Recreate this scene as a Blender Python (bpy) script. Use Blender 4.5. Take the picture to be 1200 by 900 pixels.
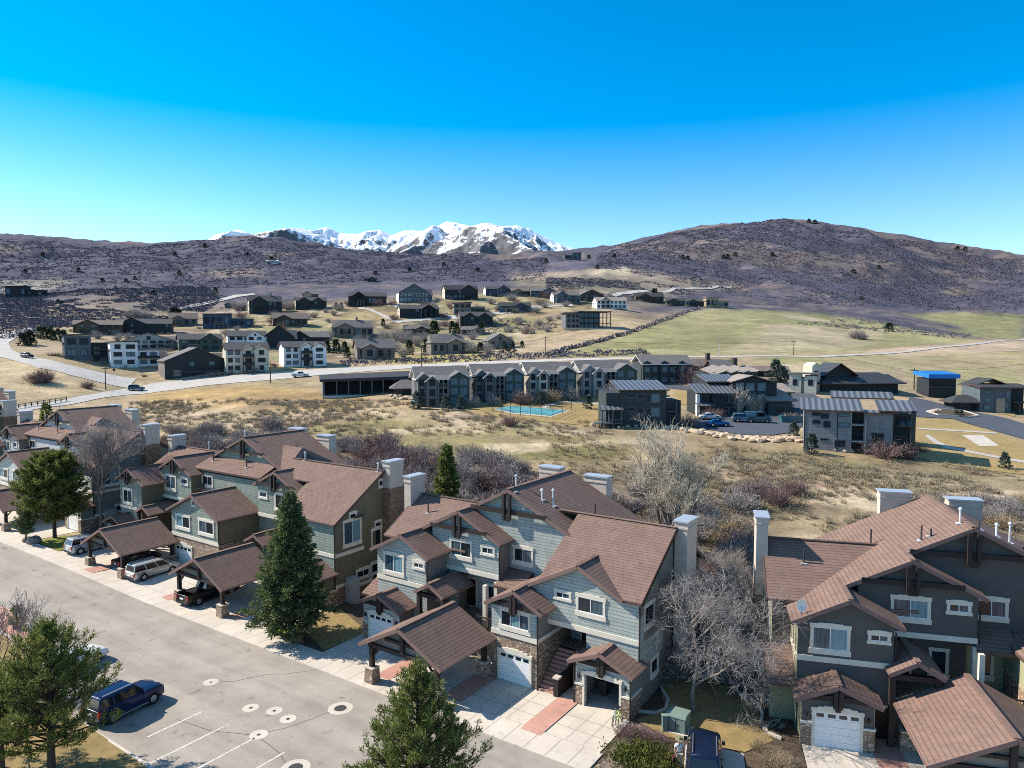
import bpy, bmesh, math, random
import numpy as np
from mathutils import Vector, Matrix
R = math.radians
for o in list(bpy.data.objects): bpy.data.objects.remove(o)
SC = bpy.context.scene; COL = SC.collection
# ------------------------------------------------------------------ camera, sky, sun
CAM_H, FOC, PITCH = 25.0, 833.33, math.atan(50/833.33)
cam = bpy.data.objects.new('camera', bpy.data.cameras.new('camera')); COL.objects.link(cam)
cam.location = (0, 0, CAM_H); cam.rotation_euler = (math.pi/2-PITCH, 0, 0)
cam.data.lens = 25; cam.data.sensor_width = 36; cam.data.clip_start = .5; cam.data.clip_end = 60000
SC.camera = cam
SUN_EL, SUN_AZ = R(38.5), R(164.4)          # azimuth counter-clockwise from +X
sd = Vector((math.cos(SUN_AZ)*math.cos(SUN_EL), math.sin(SUN_AZ)*math.cos(SUN_EL), math.sin(SUN_EL)))
sun = bpy.data.objects.new('sun', bpy.data.lights.new('sun', 'SUN')); COL.objects.link(sun)
sun.rotation_euler = sd.to_track_quat('Z', 'Y').to_euler(); sun.location = (0, 0, 400)
sun.data.energy = 5.0; sun.data.angle = R(.55); sun.data.color = (1, .92, .80)
W = bpy.data.worlds.new('World'); SC.world = W; W.use_nodes = True
wn = W.node_tree; bg = wn.nodes['Background']
sky = wn.nodes.new('ShaderNodeTexSky'); sky.sky_type = 'NISHITA'; sky.sun_disc = False
sky.sun_elevation = SUN_EL; sky.sun_rotation = R(90)-SUN_AZ
sky.altitude = 1600; sky.air_density = 1.0; sky.dust_density = .12; sky.ozone_density = 5.0
hs = wn.nodes.new('ShaderNodeHueSaturation'); hs.inputs['Hue'].default_value = .489
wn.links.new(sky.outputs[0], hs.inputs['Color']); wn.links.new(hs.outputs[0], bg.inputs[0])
bg.inputs[1].default_value = .142
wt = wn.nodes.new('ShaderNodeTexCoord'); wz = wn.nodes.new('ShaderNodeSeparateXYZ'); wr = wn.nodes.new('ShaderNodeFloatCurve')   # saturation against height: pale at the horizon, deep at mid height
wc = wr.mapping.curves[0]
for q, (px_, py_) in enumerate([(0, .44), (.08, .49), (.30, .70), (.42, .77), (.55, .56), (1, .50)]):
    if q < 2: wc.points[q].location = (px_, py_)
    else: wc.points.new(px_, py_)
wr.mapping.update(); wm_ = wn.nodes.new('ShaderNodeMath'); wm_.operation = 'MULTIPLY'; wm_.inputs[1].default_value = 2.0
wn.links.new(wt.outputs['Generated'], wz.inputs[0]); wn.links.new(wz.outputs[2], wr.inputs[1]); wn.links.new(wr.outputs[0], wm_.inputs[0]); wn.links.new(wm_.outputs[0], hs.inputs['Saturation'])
SC.view_settings.view_transform = 'Standard'; SC.view_settings.look = 'None'
SC.view_settings.exposure = .72; SC.view_settings.gamma = 1; SC.view_settings.use_curve_mapping = False
SC.render.engine = 'CYCLES'; SC.cycles.max_bounces = 5; SC.cycles.diffuse_bounces = 2; SC.cycles.glossy_bounces = 2
SC.cycles.transparent_max_bounces = 4; SC.cycles.pixel_filter_type = 'BLACKMAN_HARRIS'; SC.cycles.filter_width = .95; SC.cycles.use_denoising = False
rng = np.random.default_rng(7); random.seed(7)

# ------------------------------------------------------------------ photo ray helpers
def ray(px, py):
    c, s = math.cos(PITCH), math.sin(PITCH); a = (px-600)/FOC; b = (450-py)/FOC
    return np.array([a, c+b*s, -s+b*c])
class Frame:                                # local building frame: u along the street, v away from it
    def __init__(s, A, deg):
        s.A = np.array(A, float); t = R(deg); s.deg = deg
        s.e1 = np.array([math.cos(t), math.sin(t)]); s.e2 = np.array([-math.sin(t), math.cos(t)])
    def w(s, u, v): return s.A+u*s.e1+v*s.e2
FC = Frame((3.36, 40.4), -34.2)
FB = Frame((39.007, 30.609), -15.0)

# ------------------------------------------------------------------ bookkeeping
def tag(o, label=None, cat=None, group=None, kind=None):
    if label: o['label'] = label
    if cat: o['category'] = cat
    if group: o['group'] = group
    if kind: o['kind'] = kind
    return o
def empty(name, loc, rz=0):
    o = bpy.data.objects.new(name, None); COL.objects.link(o); o.location = loc; o.rotation_euler = (0, 0, rz)
    o.empty_display_size = .5
    return o
def thing(name, label, cat, loc, rz=0, group=None):
    return tag(empty(name, loc, rz), label, cat, group)
def copy_tree(o, parent=None):
    c = o.copy(); COL.objects.link(c)
    if parent: c.parent = parent
    for ch in list(o.children): copy_tree(ch, c)
    return c
def mesh_np(name, verts, faces, mats, parent=None, smooth=False, midx=None):
    me = bpy.data.meshes.new(name)
    if isinstance(faces, np.ndarray):
        n, k = faces.shape
        me.vertices.add(len(verts)); me.vertices.foreach_set('co', np.asarray(verts, np.float32).ravel())
        me.loops.add(n*k); me.loops.foreach_set('vertex_index', faces.astype(np.int32).ravel())
        me.polygons.add(n); me.polygons.foreach_set('loop_start', np.arange(0, n*k, k, dtype=np.int32))
        me.polygons.foreach_set('loop_total', np.full(n, k, dtype=np.int32)); me.update(calc_edges=True)
    else:
        me.from_pydata([tuple(map(float, p)) for p in verts], [], faces)
    if not isinstance(mats, (list, tuple)): mats = [mats]
    for m in mats: me.materials.append(m)
    if midx is not None: me.polygons.foreach_set('material_index', np.asarray(midx, np.int32))
    if smooth: me.polygons.foreach_set('use_smooth', np.ones(len(me.polygons), bool))
    o = bpy.data.objects.new(name, me); COL.objects.link(o)
    if parent is not None: o.parent = parent
    return o
class MB:
    def __init__(s): s.v = []; s.f = []; s.m = []
    def face(s, pts, m=0):
        n = len(s.v); s.v += [tuple(p) for p in pts]; s.f.append(tuple(range(n, n+len(pts)))); s.m.append(m); return s
    def hexa(s, p, m=0):                    # 8 points: bottom ring, top ring
        n = len(s.v); s.v += [tuple(q) for q in p]
        for f in ((3, 2, 1, 0), (4, 5, 6, 7), (0, 1, 5, 4), (1, 2, 6, 5), (2, 3, 7, 6), (3, 0, 4, 7)):
            s.f.append(tuple(n+i for i in f)); s.m.append(m)
        return s
    def box(s, x0, x1, y0, y1, z0, z1, m=0):
        return s.hexa([(x0, y0, z0), (x1, y0, z0), (x1, y1, z0), (x0, y1, z0), (x0, y0, z1), (x1, y0, z1), (x1, y1, z1), (x0, y1, z1)], m)
    def beam(s, p, q, w, h, m=0):
        p, q = Vector(p), Vector(q); d = (q-p).normalized()
        a = d.cross(Vector((0, 0, 1)))
        a = Vector((1, 0, 0)) if a.length < 1e-3 else a.normalized()
        b = a.cross(d).normalized(); a = a*w/2; b = b*h/2
        return s.hexa([p-a-b, p+a-b, q+a-b, q-a-b, p-a+b, p+a+b, q+a+b, q-a+b], m)
    def tube(s, p, q, r0, r1, n=8, m=0, cap=True):
        p, q = Vector(p), Vector(q); d = (q-p).normalized()
        a = d.cross(Vector((0, 0, 1)))
        a = Vector((1, 0, 0)) if a.length < 1e-3 else a.normalized()
        b = a.cross(d); k = len(s.v)
        for c, r in ((p, r0), (q, r1)):
            for i in range(n):
                t = 2*math.pi*i/n; s.v.append(tuple(c+(a*math.cos(t)+b*math.sin(t))*r))
        for i in range(n):
            j = (i+1) % n; s.f.append((k+i, k+j, k+n+j, k+n+i)); s.m.append(m)
        if cap: s.f.append(tuple(k+n+i for i in range(n))); s.m.append(m); s.f.append(tuple(k+i for i in reversed(range(n)))); s.m.append(m)
        return s
    def slab(s, top, t=.2, mt=0, ms=1, mb=1):      # a roof plane: polygon of top points, thickness straight down
        n = len(top); k = len(s.v); s.v += [tuple(p) for p in top]+[(p[0], p[1], p[2]-t) for p in top]
        s.f.append(tuple(range(k, k+n))); s.m.append(mt); s.f.append(tuple(range(k+2*n-1, k+n-1, -1))); s.m.append(mb)
        for i in range(n):
            j = (i+1) % n; s.f.append((k+i, k+n+i, k+n+j, k+j)); s.m.append(ms)
        return s
    def prism(s, poly, vec, m=0, ms=None, mb=None):
        ms = m if ms is None else ms; mb = m if mb is None else mb
        n = len(poly); k = len(s.v); v = Vector(vec); s.v += [tuple(p) for p in poly]+[tuple(Vector(p)+v) for p in poly]
        s.f.append(tuple(range(k, k+n))); s.m.append(m); s.f.append(tuple(range(k+2*n-1, k+n-1, -1))); s.m.append(mb)
        for i in range(n):
            j = (i+1) % n; s.f.append((k+i, k+n+i, k+n+j, k+j)); s.m.append(ms)
        return s
    def split(s, name, mats, parent=None):         # one object per box
        for i in range(0, len(s.v), 8):
            mesh_np(name, s.v[i:i+8], [(3, 2, 1, 0), (4, 5, 6, 7), (0, 1, 5, 4), (1, 2, 6, 5), (2, 3, 7, 6), (3, 0, 4, 7)], mats, parent)
    def build(s, name, mats, parent=None, smooth=False, bevel=0):
        o = mesh_np(name, s.v, s.f, mats, parent, smooth, s.m)
        if bevel:
            b = o.modifiers.new('bevel', 'BEVEL'); b.width = bevel; b.segments = 2; b.limit_method = 'ANGLE'; b.angle_limit = R(35)
        return o

# ------------------------------------------------------------------ numpy noise
def vnoise(x, y, seed=0):
    xi = np.floor(x).astype(np.int64); yi = np.floor(y).astype(np.int64); xf = x-xi; yf = y-yi
    def h(a, b):
        n = (a*374761393+b*668265263+seed*1442695041) & 0x7fffffff
        n = ((n ^ (n >> 13))*1274126177) & 0x7fffffff
        return ((n ^ (n >> 16)) & 0xffff)/65535.0
    u = xf*xf*(3-2*xf); v = yf*yf*(3-2*yf)
    return (h(xi, yi)*(1-u)+h(xi+1, yi)*u)*(1-v)+(h(xi, yi+1)*(1-u)+h(xi+1, yi+1)*u)*v
def fbm(x, y, oct=4, seed=0, ridged=False):
    t = 0; a = .5; n = 0
    for i in range(oct):
        q = vnoise(x, y, seed+i*17)
        if ridged: q = 1-np.abs(2*q-1)
        t = t+a*q; n += a; a *= .5; x = x*2.03+11.3; y = y*2.03+5.7
    return t/n

# ------------------------------------------------------------------ materials
def new_mat(name):
    m = bpy.data.materials.new(name); m.use_nodes = True
    return m, m.node_tree.nodes, m.node_tree.links, m.node_tree.nodes['Principled BSDF']
class NT:                                   # tiny node helper
    def __init__(s, name, rough=.8, spec=.3, metal=0):
        s.m, s.n, s.l, s.b = new_mat(name)
        s.b.inputs['Roughness'].default_value = rough; s.b.inputs['Specular IOR Level'].default_value = spec; s.b.inputs['Metallic'].default_value = metal
    def node(s, t, **kw):
        n = s.n.new(t)
        for k, v in kw.items(): setattr(n, k, v)
        return n
    def set(s, sock, val):
        if hasattr(val, 'is_output'): s.l.new(val, sock)
        else: sock.default_value = val
    def math(s, op, a, b=0.0, c=None):
        n = s.node('ShaderNodeMath', operation=op); s.set(n.inputs[0], a); s.set(n.inputs[1], b)
        if c is not None: s.set(n.inputs[2], c)
        return n.outputs[0]
    def mix(s, f, a, b, mode='MIX'):
        n = s.node('ShaderNodeMix', data_type='RGBA', blend_type=mode)
        s.set(n.inputs['Factor'], f)
        for k, v in ((6, a), (7, b)):
            s.set(n.inputs[k], (*v, 1) if isinstance(v, tuple) and len(v) == 3 else v)
        return n.outputs[2]
    def obj(s): return s.node('ShaderNodeTexCoord').outputs['Object']
    def pos(s): return s.node('ShaderNodeNewGeometry').outputs['Position']
    def noise(s, vec, scale, detail=3, rough=.55):
        n = s.node('ShaderNodeTexNoise'); n.inputs['Scale'].default_value = scale; n.inputs['Detail'].default_value = detail; n.inputs['Roughness'].default_value = rough
        s.l.new(vec, n.inputs['Vector']); return n.outputs['Fac']
    def ramp(s, f, *stops):
        n = s.node('ShaderNodeValToRGB'); e = n.color_ramp.elements
        while len(e) < len(stops): e.new(.5)
        for i, (p, c) in enumerate(stops): e[i].position = p; e[i].color = (*c, 1) if isinstance(c, tuple) else (c, c, c, 1)
        s.l.new(f, n.inputs[0]); return n.outputs[0]
    def xyz(s, vec):
        n = s.node('ShaderNodeSeparateXYZ'); s.l.new(vec, n.inputs[0]); return n.outputs
    def comb(s, x, y, z):
        n = s.node('ShaderNodeCombineXYZ')
        for i, v in enumerate((x, y, z)): s.set(n.inputs[i], v)
        return n.outputs[0]
    def bump(s, h, strength=.3, dist=.05):
        n = s.node('ShaderNodeBump'); n.inputs['Strength'].default_value = strength; n.inputs['Distance'].default_value = dist
        s.l.new(h, n.inputs['Height']); s.l.new(n.outputs[0], s.b.inputs['Normal'])
    def color(s, c): s.set(s.b.inputs['Base Color'], (*c, 1) if isinstance(c, tuple) and len(c) == 3 else c); return s
def m_plain(name, c, rough=.7, spec=.3, var=.12, scale=3, metal=0):
    t = NT(name, rough, spec, metal); v = t.noise(t.obj(), scale, 4)
    lo = tuple(x*(1-var) for x in c); hi = tuple(min(1, x*(1+var)) for x in c)
    t.color(t.ramp(v, (.3, lo), (.7, hi))); return t.m
def m_siding(name, c, pitch=.25, dark=.5):
    t = NT(name, .75, .25); x, y, z = t.xyz(t.obj())
    f = t.math('FRACT', t.math('DIVIDE', z, pitch))
    row = t.math('FLOOR', t.math('DIVIDE', z, pitch))
    wn_ = t.node('ShaderNodeTexWhiteNoise', noise_dimensions='2D')
    t.l.new(t.comb(t.math('FLOOR', t.math('MULTIPLY', t.math('ADD', t.math('ADD', x, y), t.math('MULTIPLY', row, 1.37)), .28)), row, 0.0), wn_.inputs['Vector'])
    v = t.noise(t.obj(), 1.2, 4)
    base = t.mix(v, tuple(k*.86 for k in c), tuple(k*1.12 for k in c))
    base = t.mix(t.math('MULTIPLY', wn_.outputs['Value'], .16), base, (.02, .02, .02))
    st = t.noise(t.comb(t.math('MULTIPLY', x, 1.6), t.math('MULTIPLY', y, 1.6), t.math('MULTIPLY', z, .22)), 1.0, 4, .65); base = t.mix(1.0, base, t.ramp(st, (.3, .86), (.6, 1.04)), 'MULTIPLY')
    line = t.ramp(f, (.0, dark), (.13, dark), (.2, 1.0), (1.0, 1.0))  # shadow line at each lap painted into the colour
    t.color(t.mix(1.0, base, line, 'MULTIPLY')); t.bump(t.math('SUBTRACT', 1.0, f), .12, .02); return t.m
def m_shingle(name, c):
    t = NT(name, .92, .12); x, y, z = t.xyz(t.obj())
    r = t.math('DIVIDE', z, .135); row = t.math('FLOOR', r); f = t.math('FRACT', r)
    wn_ = t.node('ShaderNodeTexWhiteNoise', noise_dimensions='2D')
    a = t.math('ADD', t.math('ADD', x, y), t.math('MULTIPLY', row, .73))
    t.l.new(t.comb(t.math('FLOOR', t.math('MULTIPLY', a, 7.0)), row, 0.0), wn_.inputs['Vector'])
    v = t.noise(t.obj(), .5, 4)
    col = t.ramp(wn_.outputs['Value'], (0, tuple(k*.89 for k in c)), (.5, c), (1, (c[0]*1.11, c[1]*1.08, c[2]*1.06)))
    col = t.mix(t.math('MULTIPLY', v, .5), col, tuple(k*.8 for k in c))
    st = t.noise(t.comb(t.math('MULTIPLY', x, .9), t.math('MULTIPLY', y, .9), t.math('MULTIPLY', z, .35)), 1.0, 5, .7); col = t.mix(1.0, col, t.ramp(st, (.3, .84), (.7, 1.12)), 'MULTIPLY')
    line = t.ramp(f, (.0, .62), (.16, .62), (.26, 1.0), (1.0, 1.0))
    t.color(t.mix(1.0, col, line, 'MULTIPLY')); t.bump(t.math('SUBTRACT', 1.0, f), .1, .02); return t.m
def m_stone(name, cs, scale=3.6, mortar=(.16, .14, .12)):
    t = NT(name, .9, .15); vec = t.obj()
    mp = t.node('ShaderNodeMapping'); mp.inputs['Scale'].default_value = (1, 1, 1.9); t.l.new(vec, mp.inputs[0])
    v1 = t.node('ShaderNodeTexVoronoi', feature='F1'); v1.inputs['Scale'].default_value = scale; t.l.new(mp.outputs[0], v1.inputs['Vector'])
    v2 = t.node('ShaderNodeTexVoronoi', feature='DISTANCE_TO_EDGE'); v2.inputs['Scale'].default_value = scale; t.l.new(mp.outputs[0], v2.inputs['Vector'])
    sx = t.node('ShaderNodeSeparateColor'); t.l.new(v1.outputs['Color'], sx.inputs[0])
    st = [(i/(len(cs)-1), c) for i, c in enumerate(cs)]
    col = t.ramp(sx.outputs[0], *st); e = t.ramp(v2.outputs['Distance'], (.02, 0.0), (.09, 1.0))
    t.color(t.mix(e, mortar, col)); t.bump(e, .7, .06); return t.m
def m_leaf(name, lo, mid, hi, rough=.7, trans=0):
    t = NT(name, rough, .2); g = t.node('ShaderNodeNewGeometry')
    c = t.ramp(g.outputs['Random Per Island'], (0, lo), (.55, mid), (1, hi)); t.color(c)
    if trans:
        tr = t.node('ShaderNodeBsdfTranslucent'); mx = t.node('ShaderNodeMixShader'); mx.inputs[0].default_value = trans
        t.l.new(c, tr.inputs[0]); t.l.new(t.b.outputs[0], mx.inputs[1]); t.l.new(tr.outputs[0], mx.inputs[2]); t.l.new(mx.outputs[0], t.n['Material Output'].inputs['Surface'])
    return t.m
def m_ground(name, c, c2, scale=2.0, rough=.95, bump=.3, fine=14):
    t = NT(name, rough, .1); p = t.pos()
    a = t.noise(p, scale, 5, .65); b = t.noise(p, fine, 3, .7)
    col = t.mix(t.ramp(a, (.35, 0.0), (.68, 1.0)), c, c2)
    t.color(t.mix(1.0, col, t.ramp(b, (.25, .7), (.75, 1.22)), 'MULTIPLY')); t.bump(b, bump, .08); return t.m
def m_glass(name, c, rough=.06, blend=None):
    t = NT(name, rough, .6)
    if blend:
        x, y, z = t.xyz(t.obj()); w = t.noise(t.comb(t.math('MULTIPLY', t.math('ADD', x, y), 9.0), 0.0, t.math('MULTIPLY', z, .3)), 1.0, 2)
        t.color(t.mix(t.ramp(w, (.38, 0.0), (.62, 1.0)), c, blend))
    else: t.color(c)
    return t.m
M = {}
M['shingle'] = m_shingle('roof shingles brown', (.215, .142, .115))
M['fascia'] = m_plain('fascia brown', (.095, .058, .046), .6)
M['rake'] = m_plain('rake board red brown', (.20, .125, .105), .6)
M['timber'] = m_plain('dark timber', (.030, .022, .020), .7)
M['blue_siding'] = m_siding('blue grey lap siding', (.42, .455, .415))
M['green_siding'] = m_siding('green grey lap siding', (.27, .31, .26))
M['grey_siding'] = m_plain('dark grey taupe stucco', (.105, .10, .092), .9, .1, .08, 2)
M['pale_siding'] = m_siding('pale lap siding', (.56, .58, .55))
M['olive'] = m_plain('olive stucco', (.165, .145, .095), .9, .1, .1, 2)
M['olive_pale'] = m_plain('pale olive stucco', (.33, .32, .20), .9, .1, .1, 2)
M['taupe'] = m_plain('taupe stucco', (.21, .19, .165), .9, .1, .1, 2)
M['greygreen'] = m_plain('grey green stucco', (.19, .20, .175), .9, .1, .1, 2)
M['cream'] = m_plain('cream trim', (.66, .60, .49), .7, .2, .07)
M['white'] = m_plain('white paint', (.78, .77, .74), .55, .3, .05)
M['stucco'] = m_plain('chimney stucco', (.50, .43, .355), .9, .1, .10, 2)
M['capmetal'] = m_plain('chimney cap metal', (.46, .48, .50), .35, .5, .05, 2, .3)
M['stone'] = m_stone('river stone veneer', [(.20, .12, .08), (.42, .30, .20), (.30, .19, .13), (.55, .44, .32), (.24, .16, .12)])
M['brickstone'] = m_stone('ledge stone brown', [(.20, .11, .07), (.30, .18, .11), (.24, .15, .10), (.36, .24, .16)], 3.0)
M['glass'] = m_glass('window glass dark', (.012, .020, .026))
M['glass_blue'] = m_glass('window glass curtain', (.02, .045, .06), .08, (.09, .13, .15))
M['blind'] = m_glass('window glass blind', (.11, .22, .25), .12, (.20, .32, .35))
M['dark'] = m_plain('dark interior', (.012, .011, .011), .9, .1)
M['door'] = m_plain('dark door', (.022, .014, .011), .5)
M['vent'] = m_plain('vent pipe', (.05, .045, .045), .6)
M['galv'] = m_plain('galvanised pipe', (.55, .55, .55), .4, .5, .05)
def concrete(name, c, wear=False):
    t = NT(name, .9, .15); p = t.pos(); a = t.noise(p, .35, 4, .6); b = t.noise(p, 9, 4, .7); d = t.noise(p, 1.7, 5, .75)
    col = t.mix(t.ramp(a, (.3, 0.0), (.7, 1.0)), tuple(k*.86 for k in c), tuple(min(1, k*1.08) for k in c))
    col = t.mix(1.0, col, t.ramp(b, (.2, .88), (.8, 1.07)), 'MULTIPLY')
    col = t.mix(1.0, col, t.ramp(d, (.28, .74), (.42, 1.0)), 'MULTIPLY')
    if wear:
        s1 = t.noise(p, .9, 2, .4); s2 = t.noise(p, .13, 6, .7); s3 = t.noise(p, 40, 2, .8)
        x, y, z = t.xyz(p); al = t.comb(t.math('MULTIPLY', t.math('ADD', t.math('MULTIPLY', x, .827), t.math('MULTIPLY', y, -.562)), .05), t.math('ADD', t.math('MULTIPLY', x, .562), t.math('MULTIPLY', y, .827)), 0.0)
        s4 = t.noise(al, .8, 4, .6)
        col = t.mix(1.0, col, t.ramp(s1, (.24, .62), (.34, 1.0)), 'MULTIPLY'); col = t.mix(1.0, col, t.ramp(s2, (.3, .84), (.5, 1.0), (.72, 1.10)), 'MULTIPLY')
        col = t.mix(1.0, col, t.ramp(s3, (.2, .82), (.8, 1.14)), 'MULTIPLY'); col = t.mix(1.0, col, t.ramp(s4, (.35, .90), (.6, 1.05)), 'MULTIPLY')
    t.color(col); t.bump(b, .15, .02); return t.m
M['concrete'] = concrete('driveway concrete', (.56, .495, .415))
M['pinkcrete'] = concrete('red stamped concrete', (.50, .27, .21))
M['asphalt'] = concrete('worn asphalt', (.345, .302, .256), True)
M['asphalt_dark'] = concrete('dark asphalt', (.085, .095, .115))
M['farroad'] = concrete('pale road', (.46, .43, .39))
M['joint'] = m_plain('concrete joint', (.30, .26, .215), .9)
t = NT('worn white line paint', .85, .2); t.color(t.mix(t.ramp(t.noise(t.pos(), 3.5, 5, .75), (.38, 0.0), (.55, 1.0)), (.40, .36, .31), (.74, .73, .70))); M['paint'] = t.m
M['crack'] = m_plain('crack sealant', (.07, .062, .055), .9)
M['mulch'] = m_ground('brown mulch', (.075, .052, .037), (.13, .10, .07), 3, fine=20)
M['gravel'] = m_ground('landscape gravel', (.16, .12, .10), (.26, .20, .16), 2, fine=25)
M['dormant'] = m_ground('dormant lawn', (.32, .225, .10), (.20, .155, .07), 1.3, fine=22)
M['lawn'] = m_ground('green lawn', (.15, .20, .035), (.23, .22, .06), 1.0, fine=22)
M['farlawn'] = m_ground('golden lawn', (.38, .272, .125), (.27, .205, .088), .12, fine=2)
# ------------------------------------------------------------------ terrain (height field, metres), fitted from sight lines in the photo
COLS = {   # bearing column (photo pixel x): (depth, value); value >= 250 is the photo row the ground shows at, else metres
 -300: [(60, 0), (105, 1), (130, 2.6), (190, 6), (250, 16), (300, 404), (340, 392), (500, 368), (700, 345), (1000, 325), (1500, 300), (2200, 280), (2600, 300)],
 0: [(60, 0), (85, .7), (105, 1.0), (130, 2.6), (180, 487), (250, 425), (300, 402), (340, 388), (500, 365), (700, 343), (1000, 325), (1500, 300), (2200, 277), (2600, 300)],
 60: [(60, .2), (95, .9), (120, 2), (160, 5.2), (205, 473), (240, 431), (270, 417), (310, 402), (360, 392), (480, 372), (600, 352), (700, 334), (800, 336), (1000, 326), (1500, 301), (2200, 278), (2600, 300)],
 150: [(60, 0), (90, .3), (120, 2), (150, 4.5), (235, 461), (260, 441), (280, 427.5), (300, 419), (350, 402), (400, 392), (470, 380), (600, 353), (690, 329), (800, 331), (1000, 325), (1600, 303), (2200, 287), (2600, 305)],
 230: [(70, 0), (100, 2.0), (130, 4.5), (165, 7.0), (235, 457), (258, 441), (280, 428), (310, 417), (380, 397), (440, 386), (520, 372), (600, 360), (680, 344), (780, 342), (1050, 325), (1500, 303), (2100, 283), (2600, 305)],
 300: [(70, 0), (100, 2.5), (130, 528), (170, 483), (235, 452), (255, 440), (280, 427), (330, 412), (400, 395), (500, 372), (580, 358), (750, 343), (1000, 325), (1400, 300), (1900, 276), (2400, 300)],
 380: [(70, 0), (98, 3), (128, 5.8), (168, 8.6), (215, 462), (262, 435), (290, 426), (360, 412), (430, 395), (510, 370), (580, 356), (770, 341), (1050, 323), (1450, 303), (1900, 289), (2400, 310)],
 450: [(70, 0), (95, 3.5), (125, 526), (165, 478), (200, 461), (268, 432), (300, 424), (390, 414), (450, 393), (520, 366), (580, 352), (800, 335), (1100, 322), (1500, 309), (1900, 300.5), (2400, 320)],
 600: [(70, 0), (95, 3), (130, 520), (167, 475), (200, 458), (285, 423), (330, 415), (400, 405), (500, 378), (560, 356), (640, 346), (800, 335), (1100, 319), (1500, 307), (2000, 300), (2400, 320)],
 700: [(70, 0), (95, 3), (130, 6.3), (170, 481), (200, 462), (285, 419), (340, 410), (420, 389), (500, 371), (620, 352), (800, 333), (900, 321), (1200, 309), (1700, 298), (2000, 292), (2500, 310)],
 800: [(60, 0), (90, 1.5), (120, 4.5), (150, 498), (180, 8.5), (280, 418), (340, 405), (450, 388), (560, 372), (680, 356), (800, 346), (900, 336), (1400, 292), (1900, 270), (2500, 300)],
 900: [(60, 0), (85, .8), (115, 4), (140, 509), (180, 8.5), (270, 421), (340, 408), (450, 388), (600, 367), (700, 360), (800, 352), (1000, 331), (1400, 290), (1900, 256), (2500, 290)],
 1000: [(68, 0), (85, .5), (115, 552), (128, 529), (150, 7), (200, 460), (250, 431), (330, 415), (450, 396), (600, 377), (800, 363), (1000, 342), (1400, 300), (1850, 267), (2500, 300)],
 1100: [(68, 0), (85, .5), (115, 556), (150, 505), (200, 467), (250, 441), (330, 418), (450, 399), (650, 382), (800, 371), (1000, 358), (1400, 318), (1800, 284), (2500, 310)],
 1200: [(68, 0), (85, .5), (115, 559), (150, 511), (200, 471), (250, 446), (330, 420), (450, 404), (650, 391), (850, 372), (1000, 362), (1400, 330), (1700, 303), (2500, 320)],
 1500: [(68, 0), (85, .5), (115, 3), (150, 5), (200, 8), (250, 11), (330, 17), (450, 24), (650, 34), (850, 373), (1000, 365), (1400, 345), (1700, 325), (2500, 340)],
}
GA0, GA1, GNC = (-1000-600)/FOC, (2200-600)/FOC, 821
GD0, GD1, GNR = 10.0, 2600.0, 460
ga = np.linspace(GA0, GA1, GNC); gl = np.linspace(math.log(GD0), math.log(GD1), GNR); gd = np.exp(gl)
keys = sorted(COLS); prof = []
for k in keys:
    ds, zs = [GD0], [0.0]
    for d, v in COLS[k]: ds.append(d); zs.append(CAM_H-d*(v-400)/FOC if v >= 250 else v)
    prof.append(np.interp(gl, np.log(ds), zs))
prof = np.array(prof)
pa = np.clip(ga*FOC+600, keys[0], keys[-1])
GZ = np.empty((GNR, GNC))
for r in range(GNR): GZ[r] = np.interp(pa, keys, prof[:, r])
def blur(a, n, ax):
    k = np.hanning(n+2)[1:-1]; k /= k.sum(); p = n//2
    a2 = np.pad(a, [(p, p) if i == ax else (0, 0) for i in range(2)], mode='edge')
    return np.apply_along_axis(lambda v: np.convolve(v, k, 'valid'), ax, a2)
GZs = blur(blur(GZ, 31, 1), 9, 0)
flat = np.clip((gd-62)/25, 0, 1)[:, None]
GZ = GZs*flat+np.minimum(GZ, GZs)*(1-flat)
GX = ga[None, :]*gd[:, None]; GY = np.repeat(gd[:, None], GNC, 1)
# natural relief: none near the houses, ridges and gullies on the far hillsides
amp = np.interp(gl, np.log([60, 90, 160, 420, 700, 1000, 1500, 2000, 2600]), [0, .25, .22, .45, 6.5, 12, 20, 15, 16])[:, None]
rel = fbm(GX/150, GY/190, 5, 3, True)-.62
rel2 = fbm(GX/26, GY/30, 3, 9)-.5
GZ = GZ+amp*rel*2.0+np.minimum(amp, 2.5)*rel2*.9
def T(x, y):
    x = np.asarray(x, float); y = np.maximum(np.asarray(y, float), GD0)
    ca = np.clip((x/y-GA0)/(GA1-GA0)*(GNC-1), 0, GNC-1.001); ra = np.clip((np.log(y)-gl[0])/(gl[-1]-gl[0])*(GNR-1), 0, GNR-1.001)
    c = ca.astype(int); r = ra.astype(int); fc = ca-c; fr = ra-r
    # rows are log spaced, the mesh between them is linear in y
    fr = (y-gd[r])/(gd[r+1]-gd[r]); fr = np.clip(fr, 0, 1)
    return (GZ[r, c]*(1-fc)+GZ[r, c+1]*fc)*(1-fr)+(GZ[r+1, c]*(1-fc)+GZ[r+1, c+1]*fc)*fr
def at(px, py, dmin=40., dmax=2500.):                 # where a photo sight line meets the ground
    d = ray(px, py); ks = np.exp(np.linspace(math.log(dmin), math.log(dmax), 1500))/d[1]
    P = d[None, :]*ks[:, None]; P[:, 2] += CAM_H; dz = P[:, 2]-T(P[:, 0], P[:, 1])
    i = np.where(dz < 0)[0]
    if len(i) == 0: i = len(ks)-1
    else: i = i[0]
    if i > 0 and dz[i] < 0:
        f = dz[i-1]/(dz[i-1]-dz[i]); p = P[i-1]*(1-f)+P[i]*f
    else: p = P[i]
    return np.array([p[0], p[1], float(T(p[0], p[1]))])
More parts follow.
